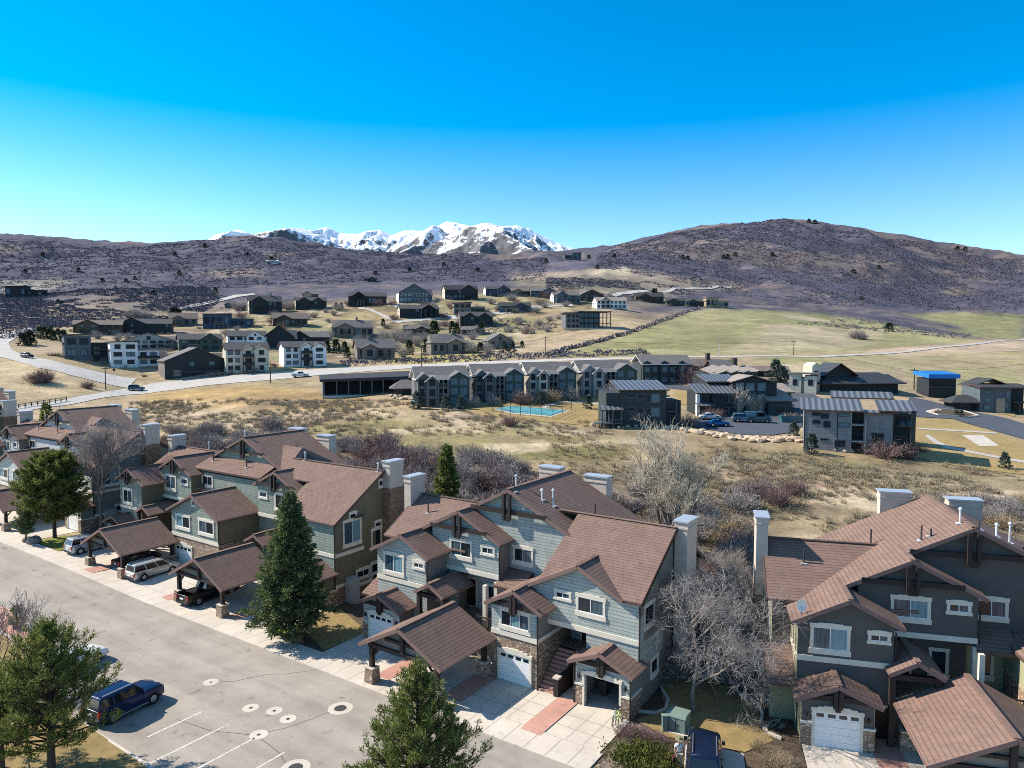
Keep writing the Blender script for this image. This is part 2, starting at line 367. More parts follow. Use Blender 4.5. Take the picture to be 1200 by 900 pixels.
def inpoly(px, py, poly):
    ins = np.zeros(px.shape, bool); n = len(poly)
    for i in range(n):
        x0, y0 = poly[i]; x1, y1 = poly[(i+1) % n]
        if y0 == y1: continue
        c = ((y0 > py) != (y1 > py)) & (px < (x1-x0)*(py-y0)/(y1-y0)+x0); ins ^= c
    return ins
def ground_poly(pts, dens=4, **k):                      # photo polygon -> world polygon on the ground
    out = []
    for i in range(len(pts)):
        a = np.array(pts[i], float); b = np.array(pts[(i+1) % len(pts)], float)
        for s in range(dens): q = a+(b-a)*s/dens; out.append(tuple(at(q[0], q[1], **k)[:2]))
    return out
# ground cover: what grows or lies where (base colours; the scrub's extra blue is painted distance haze)
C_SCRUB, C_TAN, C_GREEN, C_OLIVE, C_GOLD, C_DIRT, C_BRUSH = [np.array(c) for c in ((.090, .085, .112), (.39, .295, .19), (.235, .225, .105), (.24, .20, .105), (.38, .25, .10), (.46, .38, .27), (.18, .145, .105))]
gc = np.empty((GNR, GNC, 3))
n1 = fbm(GX/60, GY/60, 4, 21); n2 = fbm(GX/14, GY/14, 4, 33); n3 = fbm(GX/4.5, GY/4.5, 3, 41); n4 = fbm(GX/220, GY/260, 4, 55)
dd = GY
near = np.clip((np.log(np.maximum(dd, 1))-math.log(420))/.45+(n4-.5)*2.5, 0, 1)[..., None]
mid = C_TAN*(.75+.5*n2[..., None])
ol = np.clip((n2-.46)*6+.3, 0, 1)[..., None]
mid = mid*(1-ol*.5)+C_OLIVE*ol*.5
br = np.clip((n1-.56)*9, 0, 1)[..., None]; mid = mid*(1-br*.65)+C_BRUSH*br*.65
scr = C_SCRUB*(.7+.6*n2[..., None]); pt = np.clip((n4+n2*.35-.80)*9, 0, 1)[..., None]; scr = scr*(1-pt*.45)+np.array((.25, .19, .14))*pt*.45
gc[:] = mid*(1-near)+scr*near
def zone(poly, col, soft=.85, noise=n2, c2=None, jit=0, **k):
    wp = ground_poly(poly, **k)
    jx = (fbm(GX/9, GY/9, 3, 77)-.5)*jit; jy = (fbm(GX/9, GY/9, 3, 78)-.5)*jit
    ins = inpoly(GX+jx, GY+jy, wp)
    f = (blur(blur(ins.astype(float), 7, 1), 5, 0)*soft)[..., None]; cc = np.array(col)*(.82+.36*noise[..., None])
    if c2 is not None:
        g = np.clip((n1-.45)*5, 0, 1)[..., None]; cc = cc*(1-g)+np.array(c2)*(.82+.36*noise[..., None])*g
    gc[:] = gc*(1-f)+cc*f
zone([(150, 462), (440, 462), (700, 482), (880, 515), (1200, 545), (1200, 600), (900, 600), (700, 560), (330, 520), (150, 500)], (.39, .29, .18), .8, n2, (.26, .20, .11), 6)
zone([(160, 461), (300, 452), (430, 462), (430, 478), (300, 482), (170, 472)], (.40, .27, .115), .85, n2, (.30, .19, .11), 3)
zone([(330, 500), (420, 488), (560, 500), (700, 500), (760, 520), (600, 545), (430, 525)], (.235, .20, .085), .85, n2, (.33, .27, .15), 5)
zone([(520, 486), (700, 490), (800, 512), (780, 522), (640, 505), (520, 497)], (.40, .32, .20), .7, n2, None, 3)
zone([(620, 512), (700, 515), (760, 530), (690, 545), (600, 535)], (.15, .135, .052), .8, n2, None, 4)
zone([(850, 530), (1000, 540), (1200, 555), (1200, 575), (1000, 565), (880, 555)], (.33, .28, .185), .6, n2, (.16, .145, .07), 5)
zone([(960, 575), (1200, 560), (1200, 640), (960, 600)], (.22, .18, .11), .7, n2, (.15, .14, .07), 3)
zone([(0, 421), (60, 424), (100, 440), (135, 458), (0, 476)], (.42, .325, .195), .95, n2, (.34, .26, .15), 3)
zone([(420, 468), (560, 488), (700, 505), (760, 500), (700, 486), (560, 480), (470, 468)], (.33, .24, .12), .6, n2, None, 3)
# neighbourhood lots
zone([(240, 372), (330, 365), (400, 360), (520, 352), (620, 343), (700, 345), (690, 372), (640, 400), (560, 412), (420, 418), (250, 425)], (.36, .27, .15), .72, n2, (.26, .24, .115), 12)
zone([(395, 365), (470, 358), (480, 378), (440, 380), (400, 378)], (.28, .25, .12), .7, n2, (.40, .29, .16), 6)
zone([(560, 345), (690, 345), (740, 352), (640, 362), (560, 358)], (.30, .26, .125), .7, n2, None, 6)
zone([(540, 405), (600, 398), (680, 388), (740, 380), (800, 362), (700, 410), (560, 420)], (.40, .31, .20), .7, n2, None, 6)
zone([(430, 418), (560, 413), (600, 420), (470, 428)], (.36, .30, .10), .9, n2, None, 2)
zone([(600, 322), (700, 316), (760, 318), (860, 336), (760, 348), (650, 340), (600, 334)], (.42, .33, .23), .55, n2, (.26, .23, .13), 18)
zone([(690, 317), (735, 314), (745, 320), (700, 322)], (.60, .50, .32), .8, n2, None, 4)
zone([(0, 330), (70, 326), (80, 332), (40, 345), (0, 350)], (.36, .33, .25), .6, n2, None, 10)
zone([(0, 288), (14, 289), (20, 295), (0, 298)], (.40, .30, .24), .7, n2, None, 10)
zone([(240, 318), (300, 315), (310, 324), (240, 324)], (.33, .26, .19), .55, n2, None, 15)
# bare soil, weeds and dry lawns between the houses
soil = fbm(GX/17, GY/22, 4, 61); soil2 = fbm(GX/8, GY/10, 3, 66)
lots = inpoly(GX, GY, ground_poly([(60, 405), (240, 366), (400, 356), (640, 336), (745, 344), (700, 380), (610, 412), (420, 420), (250, 432), (70, 424)]))
f_ = (lots*np.clip((soil-.52)*9, 0, 1)*.8)[..., None]; gc[:] = gc*(1-f_)+np.array((.165, .125, .085))*(.8+.4*n2[..., None])*f_
f_ = (lots*np.clip((soil2-.60)*9, 0, 1)*.7)[..., None]; gc[:] = gc*(1-f_)+np.array((.47, .38, .27))*f_
fld = inpoly(GX, GY, ground_poly([(150, 470), (440, 468), (700, 495), (900, 530), (1200, 550), (1200, 640), (900, 640), (700, 600), (330, 560), (150, 520)]))
f_ = (fld*np.clip((soil2-.50)*7, 0, 1)*.6)[..., None]; gc[:] = gc*(1-f_)+np.array((.155, .118, .075))*(.7+.6*n3[..., None])*f_
f_ = (fld*np.clip((fbm(GX/12, GY/7, 4, 71)-.58)*9, 0, 1)*.75)[..., None]; gc[:] = gc*(1-f_)+np.array((.50, .40, .27))*f_
f_ = (fld*np.clip((fbm(GX/21, GY/9, 4, 73)-.60)*9, 0, 1)*.6)[..., None]; gc[:] = gc*(1-f_)+np.array((.22, .145, .115))*f_
# pastures on the right
zone([(640, 419), (700, 402), (770, 376), (830, 361), (915, 364), (1000, 372), (1100, 392), (1150, 400), (1000, 411), (920, 415)], C_GREEN, .92, n2, (.29, .265, .135), 4)
zone([(915, 366), (960, 372), (1020, 385), (1050, 400), (960, 412), (850, 414), (880, 395)], (.40, .32, .22), .7, n2, C_GREEN, 40)
zone([(880, 420), (920, 417), (1060, 412), (1200, 403), (1200, 470), (1080, 458), (960, 446)], (.24, .23, .105), .85, n2, (.36, .29, .18), 5)
zone([(1000, 412), (1100, 404), (1200, 396), (1200, 410), (1060, 418)], (.44, .33, .24), .8, n2, None, 5)
zone([(1060, 369), (1120, 366), (1200, 368), (1200, 398), (1150, 396), (1110, 388), (1130, 384)], C_GREEN, .9, n2, None, 6)
zone([(1115, 338), (1140, 336), (1142, 345), (1110, 346)], (.36, .28, .16), .5, n2, None, 20)
zone([(560, 400), (700, 372), (800, 350), (760, 350), (690, 365), (620, 390)], (.42, .33, .22), .5, n2, None, 8)
gc *= (.86+.28*n3[..., None])
verts = np.stack([GX.ravel(), GY.ravel(), GZ.ravel()], 1)
i0 = (np.arange(GNR-1)[:, None]*GNC+np.arange(GNC-1)[None, :]).ravel()
g_ob = None
t = NT('terrain ground cover', .97, .08)
at_ = t.node('ShaderNodeAttribute', attribute_name='cover'); p_ = t.pos()
f1 = t.noise(p_, 1.1, 5, .7); f2 = t.noise(p_, .16, 5, .65); f3 = t.noise(p_, .022, 5, .6)
colr = t.mix(1.0, at_.outputs['Color'], t.ramp(f1, (.25, .62), (.75, 1.34)), 'MULTIPLY')
colr = t.mix(1.0, colr, t.ramp(f2, (.28, .70), (.72, 1.28)), 'MULTIPLY')
colr = t.mix(1.0, colr, t.ramp(f3, (.28, .74), (.72, 1.24)), 'MULTIPLY')
t.color(colr); t.bump(f1, .35, .3)
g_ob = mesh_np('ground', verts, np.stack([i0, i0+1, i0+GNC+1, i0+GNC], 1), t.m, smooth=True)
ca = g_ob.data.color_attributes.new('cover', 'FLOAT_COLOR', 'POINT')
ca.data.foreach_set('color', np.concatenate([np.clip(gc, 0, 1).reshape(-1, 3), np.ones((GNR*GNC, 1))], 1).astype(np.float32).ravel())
tag(g_ob, kind='structure')
pl = mesh_np('outer_ground', [(-9000, -9000, -1.2), (9000, -9000, -1.2), (9000, 9000, -1.2), (-9000, 9000, -1.2)], [(0, 1, 2, 3)], m_ground('outer ground', (.16, .13, .09), (.2, .17, .11), .01)); tag(pl, kind='structure')

# sheets draped over the ground
def drape(name, quads, m, lift=.1, nu=12, nv=3, kind='structure'):
    v, f = [], []
    for (a, b, c, d) in quads:                          # world xy corners a-b (one end) d-c (other end)
        k = len(v); a, b, c, d = map(np.array, (a, b, c, d))
        for i in range(nu+1):
            for j in range(nv+1):
                s, q = i/nu, j/nv; p = (a*(1-s)+d*s)*(1-q)+(b*(1-s)+c*s)*q; v.append((p[0], p[1], float(T(p[0], p[1]))+lift))
        for i in range(nu):
            for j in range(nv): o = k+i*(nv+1)+j; f.append((o, o+1, o+nv+2, o+nv+1))
    o = mesh_np(name, v, f, m, smooth=True)
    return tag(o, kind=kind) if kind else o
def strip(name, L, Rr, m, lift=.1, nu=10, nv=3, **k):   # photo pixel polylines of the two edges
    A = [at(*p, **k)[:2] for p in L]; B = [at(*p, **k)[:2] for p in Rr]
    return drape(name, [(A[i], B[i], B[i+1], A[i+1]) for i in range(len(A)-1)], m, lift, nu, nv)
def drape_poly(name, pts, m, lift=.06, cuts=5, world=False, **k):
    wp = pts if world else ground_poly(pts, 2, **k)
    bm = bmesh.new(); vs = [bm.verts.new((x, y, 0)) for x, y in wp]; fc = bm.faces.new(vs)
    bmesh.ops.triangulate(bm, faces=[fc])
    for _ in range(cuts):
        ed = [e for e in bm.edges if e.calc_length() > 1.8]
        if not ed: break
        bmesh.ops.subdivide_edges(bm, edges=ed, cuts=1); bmesh.ops.triangulate(bm, faces=bm.faces[:])
    for v in bm.verts: v.co.z = float(T(v.co.x, v.co.y))+lift
    bmesh.ops.recalc_face_normals(bm, faces=bm.faces)
    me = bpy.data.meshes.new(name); bm.to_mesh(me); bm.free(); me.materials.append(m)
    o = bpy.data.objects.new(name, me); COL.objects.link(o); return tag(o, kind='structure')

# snow mountain range, ten kilometres away
sk = [(150, 300), (235, 296), (250, 281), (258, 276), (270, 274), (280, 271), (295, 274), (306, 283), (322, 275), (345, 275), (360, 272), (375, 271), (386, 267.5), (400, 275), (420, 276), (435, 272), (448, 271), (460, 277), (475, 272), (505, 272), (515, 266), (525, 261), (540, 264), (555, 267), (572, 262.5), (587, 267), (605, 266), (620, 270), (635, 278), (650, 285), (665, 291), (700, 300), (760, 310)]
sx = np.linspace(150, 760, 520); sy = np.interp(sx, [p[0] for p in sk], [p[1] for p in sk])
nrow = 170; DR = 10000.
aa = (sx-600)/FOC; rt = np.linspace(0, 1, nrow)
mx = np.empty((nrow, len(sx))); my = mx.copy(); mz = mx.copy()
topz = CAM_H+DR*(400-sy)/FOC
for r, q in enumerate(rt):                               # q=0 ridge, 1 foot
    d = DR-q*3600
    mx[r] = aa*DR*(1-.0*q); my[r] = d
    mz[r] = topz*(1-q)**1.0+(560)*q
r5 = np.random.default_rng(5); xm = (sx-600)/FOC*DR; field = np.full(mx.shape, 380.)
for k_ in range(34):
    ix = int(r5.uniform(0, len(sx)-1)) if k_ > 12 else int(np.interp([258, 280, 340, 386, 448, 490, 525, 540, 572, 590, 615, 640, 660][k_], sx, np.arange(len(sx))))
    x0, z0 = xm[ix], topz[ix]*(1 if k_ <= 12 else r5.uniform(.80, .97)); dr = r5.uniform(-.55, .45); y_s = DR-(0 if k_ <= 12 else r5.uniform(0, 1400))
    tt = np.maximum(y_s-my, 0); bend = 120*np.sin(tt/420+k_)
    crest = z0-tt*r5.uniform(.30, .44)+60*np.sin(tt/260+k_*2); latx = np.abs(mx-(x0+dr*tt+bend)); lat = latx*np.where(mx > x0+dr*tt+bend, r5.uniform(.62, .85), r5.uniform(.42, .62))
    field = np.maximum(field, crest-lat-np.maximum(my-y_s, 0)*.7)
mz = np.where(rt[:, None] < .004, topz[None, :], np.maximum(field, np.minimum(topz[None, :]-(DR-my)*.52, 9e9)))
rn2 = fbm(mx/260, my/330, 5, 97, True); mz = mz+(rn2-.62)*np.minimum(170, (DR-my)*.5)
lim = CAM_H+my*((400-sy)/FOC)[None, :]
mz = np.minimum(mz, lim-np.minimum(rt*400, 12)[:, None])
mz[0] += (fbm(mx[0]/60, my[0]*0+3, 3, 12)-.5)*20
back = np.stack([mx[0], my[0]+1500, mz[0]*.5], 1)
mv = np.concatenate([back, np.stack([mx.ravel(), my.ravel(), mz.ravel()], 1)])
i0 = (np.arange(nrow)[:, None]*len(sx)+np.arange(len(sx)-1)[None, :]).ravel()
t = NT('alpine snow and rock', .75, .2); g = t.node('ShaderNodeNewGeometry'); p_ = t.pos()
nx, ny, nz = t.xyz(g.outputs['Normal']); px_, py_, pz_ = t.xyz(p_)
r1 = t.noise(p_, .0035, 6, .72); r2 = t.noise(p_, .018, 6, .75)
low = t.math('MULTIPLY', t.math('SUBTRACT', 1500.0, pz_), .00036)
steep = t.math('MULTIPLY', t.math('SUBTRACT', .80, nz), .5)
rock = t.ramp(t.math('ADD', t.math('ADD', t.math('MULTIPLY', r1, .75), t.math('MULTIPLY', r2, .45)), t.math('ADD', low, steep)), (.705, 0.0), (.765, 1.0))
t.color(t.mix(rock, (.88, .90, .93), t.mix(r2, (.07, .075, .085), (.17, .16, .16)))); t.bump(r1, .6, 60)
tag(mesh_np('snow_mountains', mv, np.stack([i0, i0+1, i0+len(sx)+1, i0+len(sx)], 1), t.m, smooth=True), kind='structure')
# ------------------------------------------------------------------ townhouse builder (local u, v, z; front faces -v)
SL = .5
def rot_face(side, a, b, c):                # a along the wall, b up, c out of it; side F front, R right end, L left end
    return None
class Wall:                                  # maps wall coordinates to local ones
    def __init__(s, side, plane): s.side, s.p = side, plane
    def pt(s, a, b, c=0):
        if s.side == 'F': return (a, s.p-c, b)
        if s.side == 'R': return (s.p+c, a, b)
        return (s.p-c, a, b)
    def box(s, mb, a0, a1, b0, b1, c0, c1, m=0):
        P = [s.pt(a, b, c) for b in (b0, b1) for a, c in ((a0, c0), (a1, c0), (a1, c1), (a0, c1))]
        mb.hexa(P, m)
def window(par, wall, a0, a1, b0, b1, lights=2, trim='cream', panes=('glass', 'glass_blue'), head=True, sill=.34):
    """outer trim rectangle a0..a1, b0..b1"""
    w, h = a1-a0, b1-b0; t = min(.17, w*.14)
    mb = MB(); s = min(sill, h*.24)
    wall.box(mb, a0, a0+t, b0+s, b1-t*1.3, 0, .07); wall.box(mb, a1-t, a1, b0+s, b1-t*1.3, 0, .07)
    wall.box(mb, a0-.06, a1+.06, b0, b0+s, 0, .10)
    if head:
        n = 5
        for i in range(n):                   # slightly arched head board
            x0 = a0-.05+(w+.1)*i/n; x1 = a0-.05+(w+.1)*(i+1)/n
            k = (1-(abs((i+.5)/n-.5)*2)**2)*.10
            wall.box(mb, x0, x1, b1-t*1.3, b1+k, 0, .09)
    else: wall.box(mb, a0-.03, a1+.03, b1-t*1.3, b1, 0, .09)
    wd = mb.build('window', [M[trim]], par)
    ia0, ia1, ib0, ib1 = a0+t, a1-t, b0+s, b1-t*1.3
    fr = MB(); q = .045
    wall.box(fr, ia0, ia1, ib0, ib0+q, 0, .05); wall.box(fr, ia0, ia1, ib1-q, ib1, 0, .05)
    for i in range(lights+1):
        x = ia0+(ia1-ia0)*i/lights; wall.box(fr, max(ia0, x-q/2), min(ia1, x+q/2), ib0+q, ib1-q, 0, .055)
    fr.build('sash', [M['white']], wd)
    for i in range(lights):
        g = MB(); x0 = ia0+(ia1-ia0)*i/lights+q/2; x1 = ia0+(ia1-ia0)*(i+1)/lights-q/2
        wall.box(g, x0, x1, ib0+q, ib1-q, 0, .02); g.build('pane', [M[panes[i % len(panes)]]], wd)
    return wd
def truss(par, wall, uc, zr, zl, half, slope, wide=.55):
    """king-post truss in a gable: zl = beam height"""
    mb = MB(); hb = min(half, (zr-zl)/slope)-.1
    wall.box(mb, uc-hb, uc+hb, zl-.17, zl+.17, .02, .16)
    for k in (-1, 1): wall.box(mb, uc+k*wide*.5-.12, uc+k*wide*.5+.12, zl-.55, zr-.42, .10, .34)
    wall.box(mb, uc-wide*.5, uc+wide*.5, zl-.75, zl-.3, .16, .30)
    return mb.build('gable_truss', [M['timber']], par)
def gable_pts(u0, u1, ur, zr, s, z0, drop=.24):
    return [(u0, z0), (u1, z0), (u1, zr-s*abs(u1-ur)-drop), (ur, zr-drop), (u0, zr-s*abs(u0-ur)-drop)]
def gable_wall(mb, u0, u1, v0, v1, z0, ur, zr, s=SL, sl=None, mf=0, ms=1):
    P = gable_pts(u0, u1, ur, zr, s, z0)
    if sl is not None: P[4] = (u0, zr-sl*abs(u0-ur)-.24)
    mb.prism([(u, v0, z) for u, z in P], (0, v1-v0, 0), mf, ms, ms)
def side_wall(mb, u0, u1, v0, v1, z0, vr, zr, s, mf=0, ms=1):     # ridge along u
    P = [(v0, z0), (v1, z0), (v1, zr-s*abs(v1-vr)-.24), (vr, zr-.24), (v0, zr-s*abs(v0-vr)-.24)]
    n = len(P); k = len(mb.v)
    mb.v += [(u0, v, z) for v, z in P]+[(u1, v, z) for v, z in P]
    mb.f.append(tuple(range(k, k+n))); mb.m.append(ms); mb.f.append(tuple(range(k+2*n-1, k+n-1, -1))); mb.m.append(ms)
    for i in range(n):
        j = (i+1) % n; mb.f.append((k+i, k+n+i, k+n+j, k+j)); mb.m.append(mf if i == 4 else ms)
def gable_roof(mb, ur, zr, ul, ue, v0, v1, s=SL, sl=None, left=True, right=True, v1r=None, th=.2):
    sl = s if sl is None else sl; v1r = v1 if v1r is None else v1r
    zl = zr-sl*(ur-ul); ze = zr-s*(ue-ur)
    if left: mb.slab([(ul, v0, zl), (ur, v0, zr), (ur, v1, zr), (ul, v1, zl)], th)
    if right: mb.slab([(ur, v0, zr), (ue, v0, ze), (ue, v1r, ze), (ur, v1r, zr)], th)
    for a, za, ok in ((ul, zl, left), (ue, ze, right)):            # gutters
        if ok: mb.beam((a, v0, za-.08), (a, v1 if a == ul else v1r, za-.08), .13, .12, 3)
    mb.beam((ur, v0, zr+.015), (ur, v1, zr+.015), .34, .05, 0)     # ridge cap
    for a, za, ok in ((ul, zl, left), (ue, ze, right)):            # rake boards
        if ok: mb.beam((a, v0-.03, za-.13), (ur, v0-.03, zr-.13), .06, .26, 3)
def side_roof(mb, vr, zr, v0, v1, u0, u1, s, th=.2, front=True, rake=(True, True)):
    z0 = zr-s*(vr-v0); z1 = zr-s*(v1-vr)
    if front: mb.slab([(u0, v0, z0), (u1, v0, z0), (u1, vr, zr), (u0, vr, zr)], th)
    mb.slab([(u0, vr, zr), (u1, vr, zr), (u1, v1, z1), (u0, v1, z1)], th)
    if front: mb.beam((u0, v0, z0-.08), (u1, v0, z0-.08), .13, .12, 3)
    mb.beam((u0, vr, zr+.015), (u1, vr, zr+.015), .34, .05, 0)
    for u, ok in ((u0-.03, rake[0]), (u1+.03, rake[1])):
        if ok: mb.beam((u, v0, z0-.13), (u, vr, zr-.13), .06, .26, 1); mb.beam((u, vr, zr-.13), (u, v1, z1-.13), .06, .26, 1)
def chimney(par, u0, u1, v0, v1, z0, z1, brick=None):
    mb = MB()
    if brick: mb.box(u0-.04, u1+.04, v0-.04, v1+.04, z0, brick, 2)
    mb.box(u0, u1, v0, v1, brick or z0, z1-.55, 0); mb.box(u0-.07, u1+.07, v0-.07, v1+.07, z1-.55, z1-.42, 0); mb.box(u0-.02, u1+.02, v0-.02, v1+.02, z1-.42, z1-.06, 0)
    c = mb.build('chimney', [M['stucco'], M['capmetal'], M['brickstone']], par)
    k = MB(); k.box(u0-.12, u1+.12, v0-.12, v1+.12, z1-.06, z1+.06, 0); k.build('chimney_cap', [M['capmetal']], c)
def pipe(par, u, v, z, h, r=.06, m='vent', cap=False):
    mb = MB(); mb.tube((u, v, z-.4), (u, v, z+h), r, r, 8); mb.box(u-.22, u+.22, v-.22, v+.22, z-.09, z-.02, 1)
    if cap: mb.tube((u, v, z+h), (u, v, z+h+.14), r*2.1, r*1.2, 8)
    mb.build('vent_pipe', [M[m], M['galv']], par)
def garage_door(par, wall, a0, a1, b0, h, trim=True):
    mb = MB(); w = a1-a0; rows = 5
    for r in range(rows):
        wall.box(mb, a0, a1, b0+h*r/rows+.012, b0+h*(r+1)/rows-.012, 0, .05)
    wall.box(mb, a0, a1, b0, b0+h, 0, .03)
    d = mb.build('garage_door', [M['white']], par)
    for i in range(4):
        g = MB(); x = a0+w*(i+.5)/4; wall.box(g, x-w*.085, x+w*.085, b0+h*.845, b0+h*.945, .03, .062); g.build('door_window', [M['glass']], d)
    if trim: door_trim(par, wall, a0, a1, b0, h)
def door_trim(par, wall, a0, a1, b0, h):
    mb = MB(); w = a1-a0
    wall.box(mb, a0-.16, a0, b0, b0+h, 0, .10); wall.box(mb, a1, a1+.16, b0, b0+h, 0, .10)
    n = 8
    for i in range(n):
        x0 = a0-.2+(w+.4)*i/n; x1 = a0-.2+(w+.4)*(i+1)/n; k = (1-(abs((i+.5)/n-.5)*2)**2)*.24
        wall.box(mb, x0, x1, b0+h, b0+h+.17+k, 0, .12)
    mb.build('garage_door_trim', [M['cream']], par)
def house_door(par, wall, a0, a1, b0, b1):
    mb = MB(); wall.box(mb, a0, a0+.14, b0, b1, 0, .08); wall.box(mb, a1-.14, a1, b0, b1, 0, .08); wall.box(mb, a0, a1, b1-.16, b1, 0, .09)
    d = mb.build('entry_door', [M['cream']], par)
    k = MB(); wall.box(k, a0+.14, a1-.14, b0, b1-.16, 0, .03); k.build('door_leaf', [M['door']], d)
def gable_garage(par, mbw, mbr, u0, u1, v0, v1, door=True, open_=False, mats=None, ur=None, zr=4.2, eave_l=None, eave_r=None):
    ur = (u0+u1)/2 if ur is None else ur; a0, a1 = ur-1.3, ur+1.3; wf = Wall('F', v0)
    if open_:
        mbw.box(u0, a0, v0, v0+.25, -.3, 2.5, 0); mbw.box(a1, u1, v0, v0+.25, -.3, 2.5, 0)
        gable_wall(mbw, u0, u1, v0, v0+.25, 2.5, ur, zr, .42)
        mbw.box(u0, u0+.2, v0+.25, v1, -.3, 3.1, 1); mbw.box(u1-.2, u1, v0+.25, v1, -.3, 3.1, 1)
        k = MB(); k.box(u0+.2, u1-.2, v0+.3, v1+3.2, .02, .03, 0); k.build('garage_floor', [M['concrete']], par)
        door_trim(par, wf, a0, a1, 0, 2.3)
    else:
        gable_wall(mbw, u0, u1, v0, v1, -.3, ur, zr, .42)
        garage_door(par, wf, a0, a1, 0, 2.3)
    gable_roof(mbr, ur, zr, u0-.42, u1+.42, v0-.45, v1+.3, .42, th=.18)
    truss(par, wf, ur, zr, zr-1.0, (u1-u0)/2, .42, .3)
    st = MB()                                   # stone piers and caps
    for x0, x1 in ((u0-.04, a0-.17), (a1+.17, u1+.04)):
        st = MB()
        wf.box(st, x0, x1, -.2, 1.45, 0, .09, 0); wf.box(st, x0-.03, x1+.03, 1.45, 1.58, 0, .13, 1)
        if x1 > u1: st.box(u1, u1+.09, v0, v1, -.2, 1.45, 0); st.box(u1, u1+.13, v0-.02, v1, 1.45, 1.58, 1)
        st.build('stone_pier', [M['stone'], M['cream']], par)
    lt = MB()
    for x in (u0+.3, u1-.3): wf.box(lt, x-.07, x+.07, 1.95, 2.2, 0, .16)
    lt.split('wall_light', [M['timber']], par)
def downpipe(par, pts):
    mb = MB()
    for p, q in zip(pts[:-1], pts[1:]): mb.beam(p, q, .08, .08)
    mb.build('downpipe', [M['timber']], par)
def belt(mb, u0, u1, v, z, h=.36, out=.07): mb.box(u0, u1, v-out, v+.02, z-h/2, z+h/2, 0)

